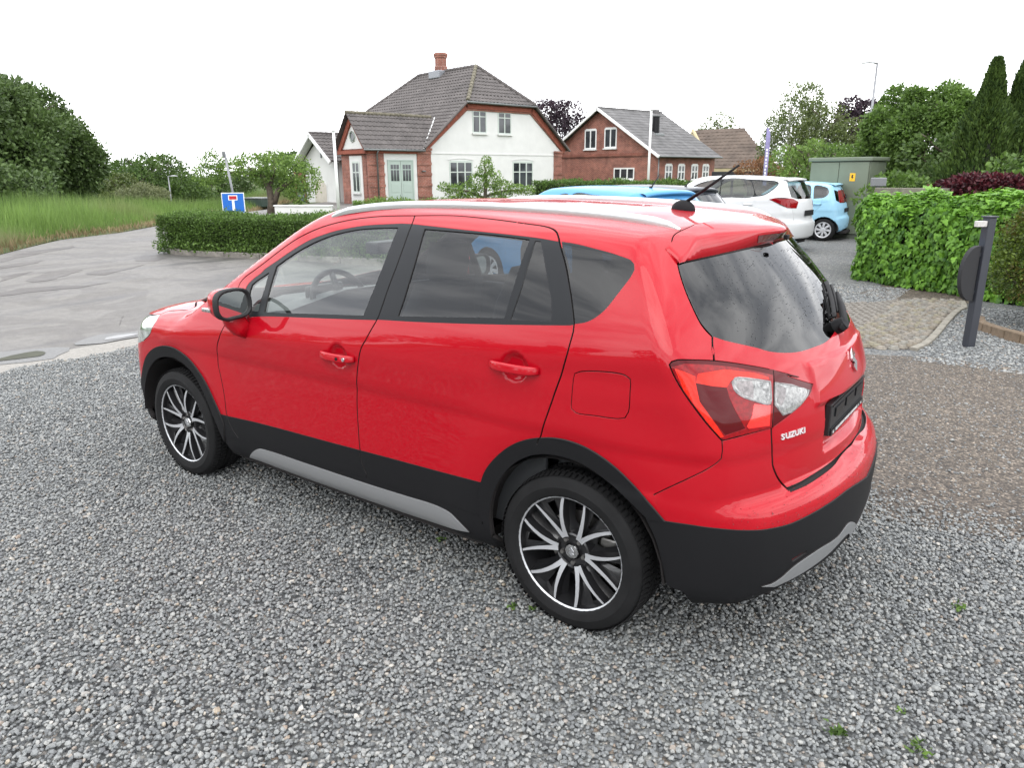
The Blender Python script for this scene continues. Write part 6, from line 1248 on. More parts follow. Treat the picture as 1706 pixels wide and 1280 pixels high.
H=empty('white_house',(28.946,-31.594,0),math.atan2(-.97951,-.2014),label='white rendered house with brick corners, half hipped dark tiled roof and brick chimney',cat='house')
X=(1,0); k=.843; ez=3.2; rz_=8.43
gable=[(0,-.3),(11.3,-.3),(11.3,ez+.35),(8.5,5.85),(2.8,5.85),(0,ez+.35)]
wallmesh('gable_wall',H,gable,(0,0),X,M_WHITE,.3)
mb=MB(); mb.box(.02,.3,.31,10.9,-.3,3.3); mb.box(11.0,11.28,.31,10.9,-.3,3.3); mb.box(.31,11.0,10.7,10.98,-.3,3.5); mb.build('wall',M_BRICK,H)
wallmesh('string_course',H,[(0,2.86),(10.6,2.86),(10.6,2.93),(0,2.93)],(0,0),X,M_WHITE,.05,.03)
mb=MB()
for i,(w_,d) in enumerate([(0,0)]+[]): pass
def pilaster(x0,x1,y0,ztop,parent=H,axis='x',m=M_BRICK):
    mb=MB(); z=-.3
    mb.box(x0,x1,y0-.06,y0+.05,-.3,ztop); 
    for zz in np.arange(.35,ztop-.3,.62): mb.box(x0-.02,x1+.02,y0-.10,y0-.055,zz,zz+.16)
    mb.box(x0-.06,x1+.06,y0-.14,y0-.055,ztop-.14,ztop); return mb.build('pilaster',m,parent)
pilaster(10.62,11.36,-.004,ez-.02); pilaster(-.95,.06,-.004,ez-.02)
pilaster(-4.35,-3.27,-.004,ez-.12)
# brick rake below the roof edge
def rake(name,parent,pts,w,m,y0=-.12,y1=.0):
    mb=MB()
    for (a,b) in zip(pts[:-1],pts[1:]):
        a=Vector(a); b=Vector(b); d=(b-a).normalized(); q=Vector((d.y,-d.x))
        if q.y>0: q=-q
        P=[a,b,b+q*w,a+q*w]; V=[(p.x,y,p.y) for y in (y0,y1) for p in P]
        mb.add(V,[(0,1,2,3),(7,6,5,4),(0,4,5,1),(1,5,6,2),(2,6,7,3),(3,7,4,0)])
    return mb.build(name,m,parent)
rake('rake_trim',H,[(-.42,ez+.10),(2.80,5.93),(8.50,5.93),(11.72,ez+.10)],.34,M_BRICKB)
rake('rake_trim',H,[(-.30,ez-.12),(2.93,5.58),(8.37,5.58),(11.60,ez-.12)],.10,M_BRICKD,-.08,.0)
window(H,(3.39,0),X,4.16,5.50,1.13,2,(.74,),arch=.05,fw=.07); window(H,(5.50,0),X,4.16,5.50,1.13,2,(.74,),arch=.05,fw=.07)
window(H,(1.48,0),X,.74,2.44,1.83,3,(.62,),arch=.05,fw=.08); window(H,(6.76,0),X,.74,2.44,1.85,3,(.62,),arch=.05,fw=.08)
for x0,x1,zt in ((3.39,4.52,5.56),(5.5,6.63,5.56),(1.48,3.31,2.5),(6.76,8.61,2.5)):
    mb=MB(); n=8; xc,hw=(x0+x1)/2,(x1-x0)/2+.10
    V=[];
    for i in range(n+1): t=i/n*2-1; V+= [(xc+hw*t,-.028,zt-.005+.10*(1-t*t)),(xc+hw*t,-.028,zt+.055+.10*(1-t*t)),(xc+hw*t,.01,zt+.055+.10*(1-t*t))]
    F=[]; 
    for i in range(n): a=3*i; F+=[(a,a+3,a+4,a+1),(a+1,a+4,a+5,a+2)]
    mb.add(V,F); mb.build('window_arch',M_WHITE,H)
# roof
up=lambda run,rise: (run[0],run[1],rise)
Ls=math.hypot(6.2,rz_-ez); c_=6.2/Ls; s_=(rz_-ez)/Ls
y0,y1=-.35,11.3; r0,r1=2.3,8.7; th=(6.0-ez)/s_
slope('roof_tiles',H,(-.55,y1,ez),(0,-1,0),(c_,0,s_),[(0,0),(y1-y0,0),(y1-y0,th),(y1-r0,Ls),(y1-r1,Ls),(0,th)],M_TILE)
slope('roof_tiles',H,(11.85,y0,ez),(0,1,0),(-c_,0,s_),[(0,0),(y1-y0,0),(y1-y0,th),(r1-y0,Ls),(r0-y0,Ls),(0,th)],M_TILE)
hx0=-.55+th*c_; hx1=11.85-th*c_; hl=math.hypot(r0-y0,rz_-6.0); hu=((r0-y0)/hl,(rz_-6.0)/hl)
slope('roof_tiles',H,(hx0,y0,6.0),(1,0,0),(0,hu[0],hu[1]),[(0,0),(hx1-hx0,0),((hx1-hx0)/2,hl)],M_TILE)
slope('roof_tiles',H,(hx1,y1,6.0),(-1,0,0),(0,-hu[0],hu[1]),[(0,0),(hx1-hx0,0),((hx1-hx0)/2,hl)],M_TILE)
def ridge(parent,a,b,m=M_TILEM,r=.13,name='ridge_tiles'):
    a=Vector(a);b=Vector(b); n=max(2,int((b-a).length/.36)); mb=MB()
    for i in range(n): p=a.lerp(b,i/n); q=a.lerp(b,(i+1.12)/n); mb.tube([p,q],[r*1.08,r*.88],n=8)
    return tag(mb.build(name,m,parent,smooth=False),kind='stuff')
ridge(H,(5.65,r0,rz_+.03),(5.65,r1,rz_+.03),M_TILE); ridge(H,(hx0,y0,6.03),(5.65,r0,rz_+.04)); ridge(H,(hx1,y0,6.03),(5.65,r0,rz_+.04),M_TILE); ridge(H,(5.65,r1,rz_+.03),(hx0,y1,6.03),M_TILE)
for xa,za,xb,zb in ((-.57,ez-.02,hx0,5.98),(11.87,ez-.02,hx1,5.98)):
    a=Vector((xa,y0-.01,za)); b=Vector((xb,y0-.01,zb)); MB().tube([a,b],.075,n=6).build('verge_tiles',M_TILE,H)
MB().tube([(hx0-.1,y0-.04,5.93),(hx1+.1,y0-.04,5.93)],.07,n=8).build('gutter',M_GUT,H,smooth=True)
mb=MB(); mb.lathe([(.46,7.9),(.46,8.75),(.40,8.85),(.40,9.30),(.46,9.36),(.46,9.44),(.50,9.50),(.50,9.62),(.44,9.66),(.2,9.66)],axis='z',n=8,c=(5.65,6.1,0)); mb.build('chimney',M_BRICK,H)
MB().box(5.0,6.3,5.5,6.7,8.0,8.50).build('chimney_flashing',mat('lead flashing',(.26,.27,.29),.5,metal=.4),H,bevel=.05)
rl=MB().box(1.55,1.95,4.3,4.9,5.08,5.16).build('roof_light',M_PANE,H); rl.rotation_euler=(0,0,0)
# porch wing
wallmesh('porch_wall',H,[(-4.3,-.3),(0,-.3),(0,3.0),(-4.3,3.0)],(0,0),X,M_BRICK,.25,-.012)
wallmesh('door_surround',H,[(-3.27,-.3),(-.97,-.3),(-.97,2.84),(-3.27,2.84)],(0,0),X,M_WHITE,.05,.035)
# end wall of the porch, facing left (towards -x): runs along y
wallmesh('porch_end_wall',H,[(-2.95,-.3),(0,-.3),(0,2.95),(-1.45,4.80),(-2.95,2.95)],(-4.30,0),(0,-1),M_BRICK,.25)
wallmesh('white_panel',H,[(-1.98,-.3),(-.62,-.3),(-.62,2.72),(-1.98,2.72)],(-4.30,0),(0,-1),M_WHITE,.05,.04)
wallmesh('white_gable',H,[(-2.65,3.10),(-.25,3.10),(-1.45,4.62)],(-4.30,0),(0,-1),M_WHITE,.05,.04)
o=window(H,(-4.345,1.68),(0,-1),.66,2.38,.80,2,(.66,),fw=.07,arch=.04)
MB().lathe([(.30,-.03),(.30,.03),(.22,.03),(.22,-.03)],axis='x',n=24,c=(-4.37,1.45,3.78)).build('round_window_frame',M_WOODW,H); MB().lathe([(.0,.0),(.22,.0)],axis='x',n=24,c=(-4.36,1.45,3.78)).build('round_window_pane',M_PANE,H)
def rake_y(name,parent,pts,w,m,x0,x1):
    mb=MB()
    for (a,b) in zip(pts[:-1],pts[1:]):
        a=Vector(a); b=Vector(b); d=(b-a).normalized(); q=Vector((d.y,-d.x))
        if q.y>0: q=-q
        P=[a,b,b+q*w,a+q*w]; V=[(x,p.x,p.y) for x in (x0,x1) for p in P]
        mb.add(V,[(0,1,2,3),(7,6,5,4),(0,4,5,1),(1,5,6,2),(2,6,7,3),(3,7,4,0)])
    return mb.build(name,m,parent)
rake_y('rake_trim',H,[(-.22,2.98),(1.45,4.98),(3.12,2.98)],.28,M_BRICKB,-4.46,-4.30)
mb=MB(); mb.box(-4.50,-4.30,-.15,3.05,2.82,3.02); mb.box(-4.5,-.95,-.15,-.02,2.84,3.02); mb.build('cornice',M_BRICKB,H)
pl=math.hypot(1.72,1.98); 
slope('porch_roof_tiles',H,(-4.72,-.27,3.07),(1,0,0),(0,1.72/pl,1.98/pl),[(0,0),(4.12,0),(6.3,pl),(0,pl)],M_TILE)
slope('porch_roof_tiles',H,(1.7,3.17,3.07),(-1,0,0),(0,-1.72/pl,1.98/pl),[(2.3,0),(6.42,0),(6.42,pl),(0,pl)],M_TILE)
ridge(H,(-4.72,1.45,5.08),(1.2,1.45,5.08),M_TILEM,.11)
MB().tube([(-.62,-.28,3.12),(1.5,1.40,5.05)],.04,n=5).build('valley_flashing',M_FASC,H)
MB().tube([(-4.72,-.36,3.02),(-.55,-.36,3.02)],.06,n=8).build('gutter',M_GUT,H,smooth=True)
MB().tube([(-3.80,-.36,3.0),(-3.80,-.20,2.8),(-3.80,-.17,.0)],.045,n=8).build('downpipe',M_GUT,H,smooth=True)
# double door
d=MB()
for x in (-2.97,-2.14): d.box(x,x+.80,-.075,-.045,0,2.42)
d.box(-3.05,-2.97,-.10,-.04,0,2.5); d.box(-1.34,-1.26,-.10,-.04,0,2.5); d.box(-2.97,-1.34,-.10,-.04,2.42,2.5)
door=d.build('double_door',M_DOOR,H)
for x in (-2.97,-2.14):
    m=MB()
    for c in range(3): 
        m.box(x+.12+c*.20,x+.12+c*.20+.165,-.082,-.077,1.30,1.92); m.box(x+.12+c*.20,x+.12+c*.20+.165,-.082,-.077,1.97,2.22)
    m.build('door_glazing',M_PANE,door)
    m=MB(); m.box(x+.12,x+.68,-.088,-.076,.20,.55); m.box(x+.12,x+.68,-.088,-.076,.65,1.15); m.build('door_panel',M_DOOR,door,bevel=.01)
MB().box(-.68,-.42,-.20,-.09,1.82,1.90).build('wall_lamp',M_GUT,H,bevel=.02)
# link wall and garage
mb=MB(); mb.box(-3.2,0,3.05,6.0,-.3,2.5); mb.build('link_wall',M_BRICK,H); MB().box(-3.4,0,3.0,6.2,2.5,2.75).build('link_roof',M_GUT,H)
wallmesh('link_white_panel',H,[(-3.75,-.3),(-3.25,-.3),(-3.25,2.3),(-3.75,2.3)],(-3.22,0),(0,-1),M_WHITE,.05,.03)
G=empty('garage',(28.946,-31.594,-.15),math.atan2(-.97951,-.2014),label='white garage with dark tiled gable roof and arched wooden door left of the brick porch',cat='garage')
yc=6.3
wallmesh('garage_wall',G,[(-8.25,-.3),(-4.3,-.3),(-4.3,2.75),(-yc,3.95),(-8.25,2.75)],(-4.0,0),(0,-1),M_WHITE,.25)
mb=MB(); mb.box(-3.95,1.5,8.0,8.24,-.3,2.7); mb.box(-3.95,-2.0,4.3,4.5,-.3,2.7); mb.build('side_wall',M_WHITE,G)
sl=math.hypot(2.45,1.68)
slope('garage_roof_tiles',G,(-4.55,yc-2.45,2.62),(1,0,0),(0,2.45/sl,1.68/sl),[(0,0),(6,0),(6,sl),(0,sl)],M_TILE)
slope('garage_roof_tiles',G,(1.45,yc+2.45,2.62),(-1,0,0),(0,-2.45/sl,1.68/sl),[(0,0),(6,0),(6,sl),(0,sl)],M_TILE)
ridge(G,(-4.55,yc,4.32),(1.4,yc,4.32),M_TILE,.10)
rake_y('barge_board',G,[(yc-2.5,2.60),(yc,4.31),(yc+2.5,2.60)],.20,M_FASC,-4.62,-4.52)
rake_y('soffit',G,[(yc-2.45,2.55),(yc,4.22),(yc+2.45,2.55)],.04,M_FASC,-4.52,-4.0)
def arch_poly(y0,y1,z0,z1,n=10,rise=.45): 
    return [(-y1,z0),(-y0,z0),(-y0,z1)]+[(-(y0+(y1-y0)*t/n),z1+rise*math.sin(math.pi*t/n)) for t in range(1,n)]+[(-y1,z1)]
wallmesh('arched_door',G,arch_poly(5.55,7.05,-.2,1.18,rise=.36),(-4.03,0),(0,-1),mat('beige garage door',(.50,.46,.40),.7,noise=(3,.1)),.05,.02)
wallmesh('door_arch',G,arch_poly(5.45,7.15,-.2,1.20,rise=.44),(-4.02,0),(0,-1),M_WHITE,.04,.008)
wallmesh('round_vent',G,[(-6.02,2.85),(-5.86,2.85),(-5.86,3.15),(-6.02,3.15)],(-4.03,0),(0,-1),M_GUT,.04,.01)
mb=MB(); mb.box(-4.0,-1.,8.45,9.9,-.3,2.0); mb.build('lean_to',M_BRICKD,G); wallmesh('store_door',G,arch_poly(8.55,9.5,-.2,1.1,rise=.3),(-4.03,0),(0,-1),mat('blue grey boards',(.16,.19,.22),.7,noise=(4,.2)),.05,.02)
# brick house
B=empty('brick_house',(30.763,-49.283,0),math.atan2(.21221,-.97722),label='red brick house with grey slate roof, white window frames and black steel flue',cat='house')
wallmesh('gable_wall',B,[(-1.5,-.3),(9.6,-.3),(9.6,2.95),(4.05,6.28),(-1.5,2.95)],(0,0),X,M_BRICK,.3)
mb=MB(); mb.box(9.32,9.59,.31,7.0,-.3,2.9); mb.box(-1.5,-1.2,.31,7.0,-.3,2.9); mb.box(-1.1,9.3,6.8,7.0,-.3,2.9); mb.build('wall',M_BRICK,B)
mb=MB(); mb.box(-1.5,9.64,-.05,-.002,2.84,2.92); mb.box(-1.5,9.64,-.09,-.05,2.90,3.02); mb.box(-1.5,9.66,-.05,-.002,3.0,3.08); mb.build('brick_band',M_BRICKD,B)
window(B,(2.45,0),X,3.47,4.90,1.22,2,(),frame=M_WW,fw=.10,arch=.06,sill=True); window(B,(4.47,0),X,3.50,4.92,1.22,2,(),frame=M_WW,fw=.10,arch=.06)
window(B,(5.5,0),X,1.22,2.07,1.98,3,(),frame=M_WW,fw=.10)
for y in (.83,2.35,4.0,5.42): window(B,(9.6,y),(0,1),1.15,2.26,.84,2,(.55,),frame=M_WW,fw=.10,arch=.08)
bs=math.hypot(5.95,3.57)
def plain_slope(name,parent,o,ex,upv,w,l,m,ch=.42): return slope(name,parent,o,ex,upv,[(0,0),(w,0),(w,l),(0,l)],m,tw=.6,ch=ch,wave=.012,step=.012)
plain_slope('roof_slates',B,(-1.9,7.35,2.82),(0,-1,0),(5.95/bs,0,3.57/bs),7.75,bs,M_SLATE); plain_slope('roof_slates',B,(10.0,-.4,2.82),(0,1,0),(-5.95/bs,0,3.57/bs),7.75,bs,M_SLATE)
rake('barge_board',B,[(-1.95,2.84),(4.05,6.42),(10.05,2.84)],.17,M_FASC,-.50,-.40)
ridge(B,(4.05,-.4,6.42),(4.05,7.3,6.42),M_SLATE,.07)
MB().tube([(10.05,-.4,2.80),(10.05,7.3,2.80)],.06,n=8).build('gutter',M_GUT,B,smooth=True); MB().tube([(9.75,-.12,2.8),(9.72,-.08,.0)],.045,n=8).build('downpipe',M_GUT,B,smooth=True)
fl=MB().tube([(7.0,2.9,4.3),(7.0,2.9,5.75)],.26,n=14).build('flue',mat('black flue steel',(.012,.012,.013),.45,metal=.5),B,smooth=True,sharp=.6)
MB().lathe([(.28,5.72),(.34,5.76),(.34,5.82),(.0,5.84)],axis='z',n=14,c=(7.0,2.9,0)).build('flue_cap',M_GUT,fl,smooth=True,sharp=.6)
mb=MB(); mb.box(6.5,7.5,2.4,3.4,4.15,4.55); a=mb.build('flue_apron',M_GUT,B,bevel=.1)
MB().box(3.85,4.3,6.2,6.7,6.2,6.58).build('chimney',M_SLATE,B)
# old barn and carport behind
def P3(px,py,D): 
    dd=_f+_r*((px-853)/FPX)-_u*((py-640)/FPX); h_=math.hypot(dd.x,dd.y); x,y=CAM[0]+dd.x/h_*D,CAM[1]+dd.y/h_*D; return Vector((x,y,CAM[2]+dd.z/math.hypot(dd.x,dd.y)*D))
bn=empty('barn',ray_pos(1200,76)+(0,),0,label='old barn with brown weathered tiled roof behind the brick house',cat='barn'); bo=Vector(bn.location)
rL,rR,eL,eR=P3(1153,213.5,80),P3(1239,216.5,77),P3(1185,279,74),P3(1290,281,71)
rL.z=rR.z=(rL.z+rR.z)/2; eL.z=eR.z=(eL.z+eR.z)/2
def quad_slope(name,parent,eL,eR,rR,rL,m,off):
    ex=(eR-eL).normalized(); upv=((rL+rR)/2-(eL+eR)/2); upv=(upv-ex*upv.dot(ex)); l=upv.length; upv.normalize()
    f=lambda p: ((p-eL).dot(ex),(p-eL).dot(upv)); poly=[f(eL),f(eR),f(rR),f(rL)]
    return slope(name,parent,eL-off,ex,upv,poly,m,tw=.5,ch=.45,wave=.02,step=.02)
quad_slope('roof_tiles',bn,eL,eR,rR,rL,M_TILEB,bo)
back=(rL+rR)/2-(eL+eR)/2; back=Vector((back.x,back.y,0)); bL=rL+back+Vector((0,0,eL.z-rL.z)); bR=rR+back+Vector((0,0,eL.z-rL.z))
mesh_obj('roof_back',[tuple(p-bo) for p in (rL,rR,bR,bL)],[(0,1,2,3)],M_TILEB,bn); mesh_obj('hip_end',[tuple(p-bo) for p in (eR,bR,rR)],[(0,1,2)],M_TILEB,bn)
m_yel=mat('ochre render',(.42,.36,.22),.85,noise=(1,.2))
g1=eL+Vector((0,0,-.0)); mesh_obj('gable_wall',[tuple(p-bo) for p in (eL,rL,bL,Vector((bL.x,bL.y,-1)),Vector((eL.x,eL.y,-1)))],[(0,1,2,3,4)],m_yel,bn)
mesh_obj('front_wall',[tuple(p-bo) for p in (eL,eR,Vector((eR.x,eR.y,-1)),Vector((eL.x,eL.y,-1)))],[(0,1,2,3)],m_yel,bn)
MB().tube([tuple(eL-bo+Vector((-.1,0,0))),tuple(rL-bo+Vector((-.1,0,.05)))],.16,n=6).build('verge_board',m_yel,bn)
cpL,cpR=P3(1186,290,52),P3(1292,284.5,52); cp=empty('carport',(cpL.x,cpL.y,0),math.atan2(cpR.y-cpL.y,cpR.x-cpL.x),label='low carport with flat black roof in front of the old barn',cat='carport'); L=(cpR-cpL).length
zc=cpL.z; MB().box(0,L,-.2,3.5,zc-.14,zc+.16).build('roof',mat('black roofing felt',(.02,.02,.022),.8),cp,bevel=.03)
for x in (.15,L*.33,L*.66,L-.15):
    for y in (0,3.2): MB().box(x-.06,x+.06,y-.06,y+.06,-.3,zc-.14).build('post',mat('tarred timber',(.03,.026,.022),.9),cp)
# low white garden wall and fence bits by the apple tree
a=ray_pos(455,31); b_=ray_pos(549,30); w=empty('garden_wall',(a[0],a[1],0),math.atan2(b_[1]-a[1],b_[0]-a[0]),label='low white garden wall above the clipped hedge, left of the porch',cat='wall'); L=math.hypot(b_[0]-a[0],b_[1]-a[1]); MB().box(0,L,-.1,.1,-.3,.50).build('masonry',M_WHITE,w,bevel=.02); MB().box(-.03,L+.03,-.14,.14,.50,.55).build('coping',M_FASC,w,bevel=.02)
a=ray_pos(412,44); b_=ray_pos(448,43); w=empty('trailer',(a[0],a[1],0),math.atan2(b_[1]-a[1],b_[0]-a[0]),label='dark green covered trailer under the apple tree branches',cat='trailer'); MB().box(0,1.35,-.5,.5,.0,.42).build('body',mat('dark green tarpaulin',(.03,.05,.04),.6),w,bevel=.06); MB().box(-.02,1.37,-.52,.52,.42,.50).build('lid',M_GUT,w,bevel=.02)
for y in (-.5,.5): MB().lathe([(.0,-.05),(.22,-.05),(.22,.05),(.0,.05)],n=16,c=(.65,y,-.05)).build('wheel',M_TYRE,w)

# ------------------------------------------------------------ the other cars
def side_dom(s,pts,sx,sz):
    P,_=side_v(s,[p[0]*sx for p in pts],[p[1]*sz for p in pts]); S,V=s.param(P); return np.stack([S,V],1)
def rear_dom(s,pts,sy,sz,x0=-2.6):
    P,_=rear_v(s,[p[0]*sy for p in pts],[p[1]*sz for p in pts]); S,V=s.param(P); d=np.stack([S,V],1); d[:,0]=np.clip(d[:,0],s.smin_(),s.smax_()); return d
def front_dom(s,pts):
    S,V=s.param(np.array(pts,float)); d=np.stack([S,V],1); d[:,0]=np.clip(d[:,0],s.smin_(),s.smax_()); return d
def rnd(P,step=.04): P=np.vstack([P,P[:1]]); return cat(P,step)[:-1]
CG={}
def other_car(label,pos,rz,color,sx,sy,sz,side,rear,lamps,roofk=None,reark=None,hub='plastic',trim=None,wheelr=.30,lowrear=None,plain=True,aerial=None,rails=False,name='hatchback_car',door=True,rshift=0.):
    s=car_surface(sx,sy,sz,roofk,reark,True,rshift); c=empty(name,pos,rz,label=label,cat='car')
    paint=mat(label[:18],color,.42,spec=.2,coat=.3,coatr=.04)
    regs=[]; 
    if lowrear: regs.append(('rear_bumper',rear_dom(s,[(0,.30),(0,.62),(.5,.62),(.86,.60),(.84,.30)],sy,sz)))
    bw=front_dom(s,[(.98*sx,.665*sy,1.12*sz),(.70*sx,.66*sy,1.245*sz),(.50*sx,.62*sy,1.36*sz),(.36*sx,.575*sy,1.46*sz),(.38*sx,.3*sy,1.52*sz),(.40*sx,0,1.53*sz),(1.15*sx,0,1.08*sz),(1.08*sx,.35*sy,1.09*sz)])
    regs.append(('windscreen',bw))
    if trim: regs.append(('window_trim',rnd(side_dom(s,trim,sx,sz))))
    for nm,pl in side: regs.append((nm,rnd(side_dom(s,pl,sx,sz),.03)))
    regs.append(('rear_window',rear_dom(s,rear,sy,sz)))
    for pl in lamps: regs.append(('tail_light',side_dom(s,pl,sx,sz)))
    hl=front_dom(s,[(2.06*sx,.45*sy,.72*sz),(1.90*sx,.70*sy,.74*sz),(1.70*sx,.82*sy,.86*sz),(1.95*sx,.6*sy,.86*sz),(2.05*sx,.45*sy,.80*sz)]); regs.append(('headlight',hl))
    R0=wheelr*1.22/ max(sx,sz)
    for xc,nm in ((1.3,'_fw'),(-1.3,'_rw')):
        a=np.linspace(0,math.pi,15); pts=[(xc+wheelr*1.2/sx*math.cos(t),wheelr*.98/sz+wheelr*1.2/sz*math.sin(t)) for t in a]; pts=[(xc+wheelr*1.2/sx,.24)]+pts+[(xc-wheelr*1.2/sx,.24)]
        regs.append((nm,side_dom(s,pts,sx,sz)))
    gaps=[]
    if door:
        for xx in ([(.80,.35),(.86,.75),(.80,1.05)],[(-.22,.35),(-.22,.8),(-.36,1.12),(-.36,1.46)],[(-.92,.60),(-1.02,.8),(-1.18,1.0),(-1.12,1.46)]): gaps.append((cat(side_dom(s,xx,sx,sz),.04),.006,False))
    gaps.append((cat(rear_dom(s,[(.62,.60),(.64,.85),(.70,1.08)],sy,sz),.04),.006,False))
    vo,fo,lab,names=skin(s,regs,gaps,step=.06,vlo=-.62*sz)
    cz=s.point(vo[fo].mean(1)[:,0],vo[fo].mean(1)[:,1]); lab[(cz[:,2]<.24)&(lab==0)]=names.index('_fw')
    MT={'body':paint,'windscreen':M_GLC,'window_trim':M_TRIM,'window':M_GLC2,'tail_light':M_LENSR,'headlight':M_HEAD,'rear_window':M_GLC2,'rear_bumper':paint}
    for i,n in enumerate(names):
        if n.startswith('_'): continue
        F=fo[lab==i]
        if not len(F): continue
        off={'window':-.004,'windscreen':-.003,'rear_window':-.002,'tail_light':.006}.get(n,0); central=n in('body','windscreen','rear_window','rear_bumper')
        nm='body' if n=='body' else n
        panel(s,vo,F,nm,MT[n],c,off,.008,join_mirror=central)
        if not central: panel(s,vo,F,nm,MT[n],c,off,.008,side=-1)
    # wheels: tyre with a light wheel trim of eight windows
    key=round(wheelr,3)
    if key not in CG:
        w=empty('wheel'); r=wheelr; hw=.095
        MB().lathe([(r*.70,hw*.9),(r*.78,hw*1.02),(r*.93,hw*.98),(r*.985,hw*.8),(r,hw*.5),(r,-hw*.5),(r*.97,-hw*.9),(r*.7,-hw)],n=32).build('tyre',M_TYRE,w,smooth=True,sharp=.8)
        MB().lathe([(.0,hw*.45),(r*.70,hw*.45),(r*.70,-hw)],n=32).build('rim',M_RIMB,w)
        mb=MB(); mb.lathe([(.0,hw*1.0),(r*.14,hw*1.0),(r*.20,hw*.85)],n=24); mb.lathe([(r*.60,hw*.88),(r*.70,hw*.98),(r*.72,hw*.88)],n=32)
        for k in range(8): bar(mb,2*math.pi*k/8,r*.14,2*math.pi*k/8+.12,r*.62,r*.12,r*.20,hw*.92,hw*.92,.01,0,0,n=3)
        mb.build('wheel_trim',mat('silver wheel trim',(.55,.56,.58),.4,metal=.4),w,smooth=True,sharp=.6); CG[key]=w; first=True
    else: w=CG[key]; first=False
    k=0
    for x in (1.3*sx,-1.3*sx):
        for sd in (1,-1):
            ww=w if (first and k==0) else copy_tree(w); k+=1; ww.parent=c; ww.location=(x,sd*.755*sy,wheelr); ww.rotation_euler=(0,0,0 if sd>0 else math.pi)
    for sd in (1,-1):
        for hx in (-.12,-1.05):
            h,n=side_pt(s,hx*sx,.99*sz); mb=MB(); sweep(mb,[(hx*sx+.10,sd*(h[1]+.004),.99*sz),(hx*sx+.06,sd*(h[1]+.035),.99*sz),(hx*sx-.06,sd*(h[1]+.035),.99*sz),(hx*sx-.10,sd*(h[1]+.004),.99*sz)],rsec(.03,.02,.006,2),up=(0,sd,.1)); mb.build('door_handle',paint,c,smooth=True)
        h,n=side_pt(s,.60*sx,1.0*sz); mb=MB(); mb.tube([(.60*sx,sd*h[1],1.0*sz),(.60*sx,sd*(h[1]+.05),1.04*sz)],[.04,.03],n=8); sweep(mb,[(.52*sx,sd*(h[1]+.12),1.07*sz),(.58*sx,sd*(h[1]+.12),1.07*sz),(.65*sx,sd*(h[1]+.11),1.07*sz)],rsec(.18,.13,.05),up=(0,0,1),scale=[1,.95,.55]); mb.build('mirror',paint,c,smooth=True)
    px_=rear_pt(s,0,.80*sz)[0][0]; MB().box(px_-.012,px_+.01,-.26,.26,.76*sz,.87*sz).build('number_plate',M_RUBB,c,bevel=.004)
    h,n=rear_pt(s,0,1.13*sz); h2,n2=rear_pt(s,-.38*sy,1.22*sz); MB().tube([tuple(h+n*.03),tuple((h+h2)/2+n*.04),tuple(h2+n2*.02)],[.022,.016,.008],n=8).build('wiper',M_RUBB,c,smooth=True)
    # roof lip over the rear window
    ys=np.linspace(-.56*sy,.56*sy,15); hr,_=top_v(s,np.full(15,(-1.52+rshift)*sx),ys); hg,_=rear_v(s,ys,hr[:,2]-.075*sz); tr=hg[:,0]-.055+.22*(ys/sy)**2*.5
    V=[]
    for q in (hr+np.array([0,0,.004]),np.stack([tr*.5+hr[:,0]*.5,ys,hr[:,2]+.004],1),np.stack([tr,ys,hr[:,2]-.018*sz],1),np.stack([tr+.004,ys,hr[:,2]-.05*sz],1),np.stack([hg[:,0]+.03,ys,hr[:,2]-.062*sz],1)): V+=list(q)
    mesh_obj('spoiler',V,[(j*15+i,j*15+i+1,(j+1)*15+i+1,(j+1)*15+i) for j in range(4) for i in range(14)],paint,c,smooth=True)
    if aerial:
        h,_=top_pt(s,aerial*sx,0); MB().tube([tuple(h),(h[0]-.02,0,h[2]+.02),(h[0]-.14,0,h[2]+.18)],[.03,.010,.004],n=8).build('aerial',M_RUBB,c,smooth=True)
    MB().box(-1.7*sx,1.0*sx,-.62*sy,.62*sy,.25,.45).build('floor',M_GREY,c)
    for x,y in ((0,.35),(0,-.35),(-.85,.0)):
        w_=.46 if y else 1.15
        q=MB(); sweep(q,[(x*sx-.18,y,.5*sz),(x*sx-.26,y,.85*sz),(x*sx-.34,y,1.16*sz)],rsec(w_,.12,.05),up=(1,0,0)); q.build('seat',M_SEAT,c,smooth=True)
    MB().box(.55*sx,1.0*sx,-.62*sy,.62*sy,.6*sz,.98*sz).build('dashboard',M_GREY,c,bevel=.05)
    MB().box(-1.9*sx,1.9*sx,-.45*sy,.45*sy,.18,.24).build('underbody',M_GAPD,c)
    for x in (-1.3*sx,1.3*sx):
        for sd in (1,-1):
            mb=MB(); n=10; V=[(x+wheelr*1.22*math.cos(math.pi*(.02+.96*k/n)),sd*yy,wheelr+wheelr*1.22*math.sin(math.pi*(.02+.96*k/n))) for yy in (.84*sy,.5*sy) for k in range(n+1)]
            mb.add(V,[(k,k+1,n+2+k,n+1+k) for k in range(n)]+[tuple(range(n+1,2*n+2))]); mb.build('wheel_arch_liner',M_GAPD,c)
    return c
M_GLC2=glass('car side glass',(.42,.48,.46),ior=1.75)
W2=[('window',[(.62,1.06),(.40,1.22),(.10,1.39),(-.30,1.465),(-.33,1.12)]),('window',[(-.40,1.12),(-.38,1.465),(-.80,1.47),(-1.06,1.43),(-1.16,1.25),(-1.14,1.17)])]
RW=[(0,1.13),(.35,1.13),(.60,1.17),(.60,1.28),(.54,1.40),(0,1.42)]
LP=[[(-1.72,1.02),(-1.78,1.20),(-1.92,1.16),(-2.0,1.0),(-1.95,.85),(-1.84,.84)]]
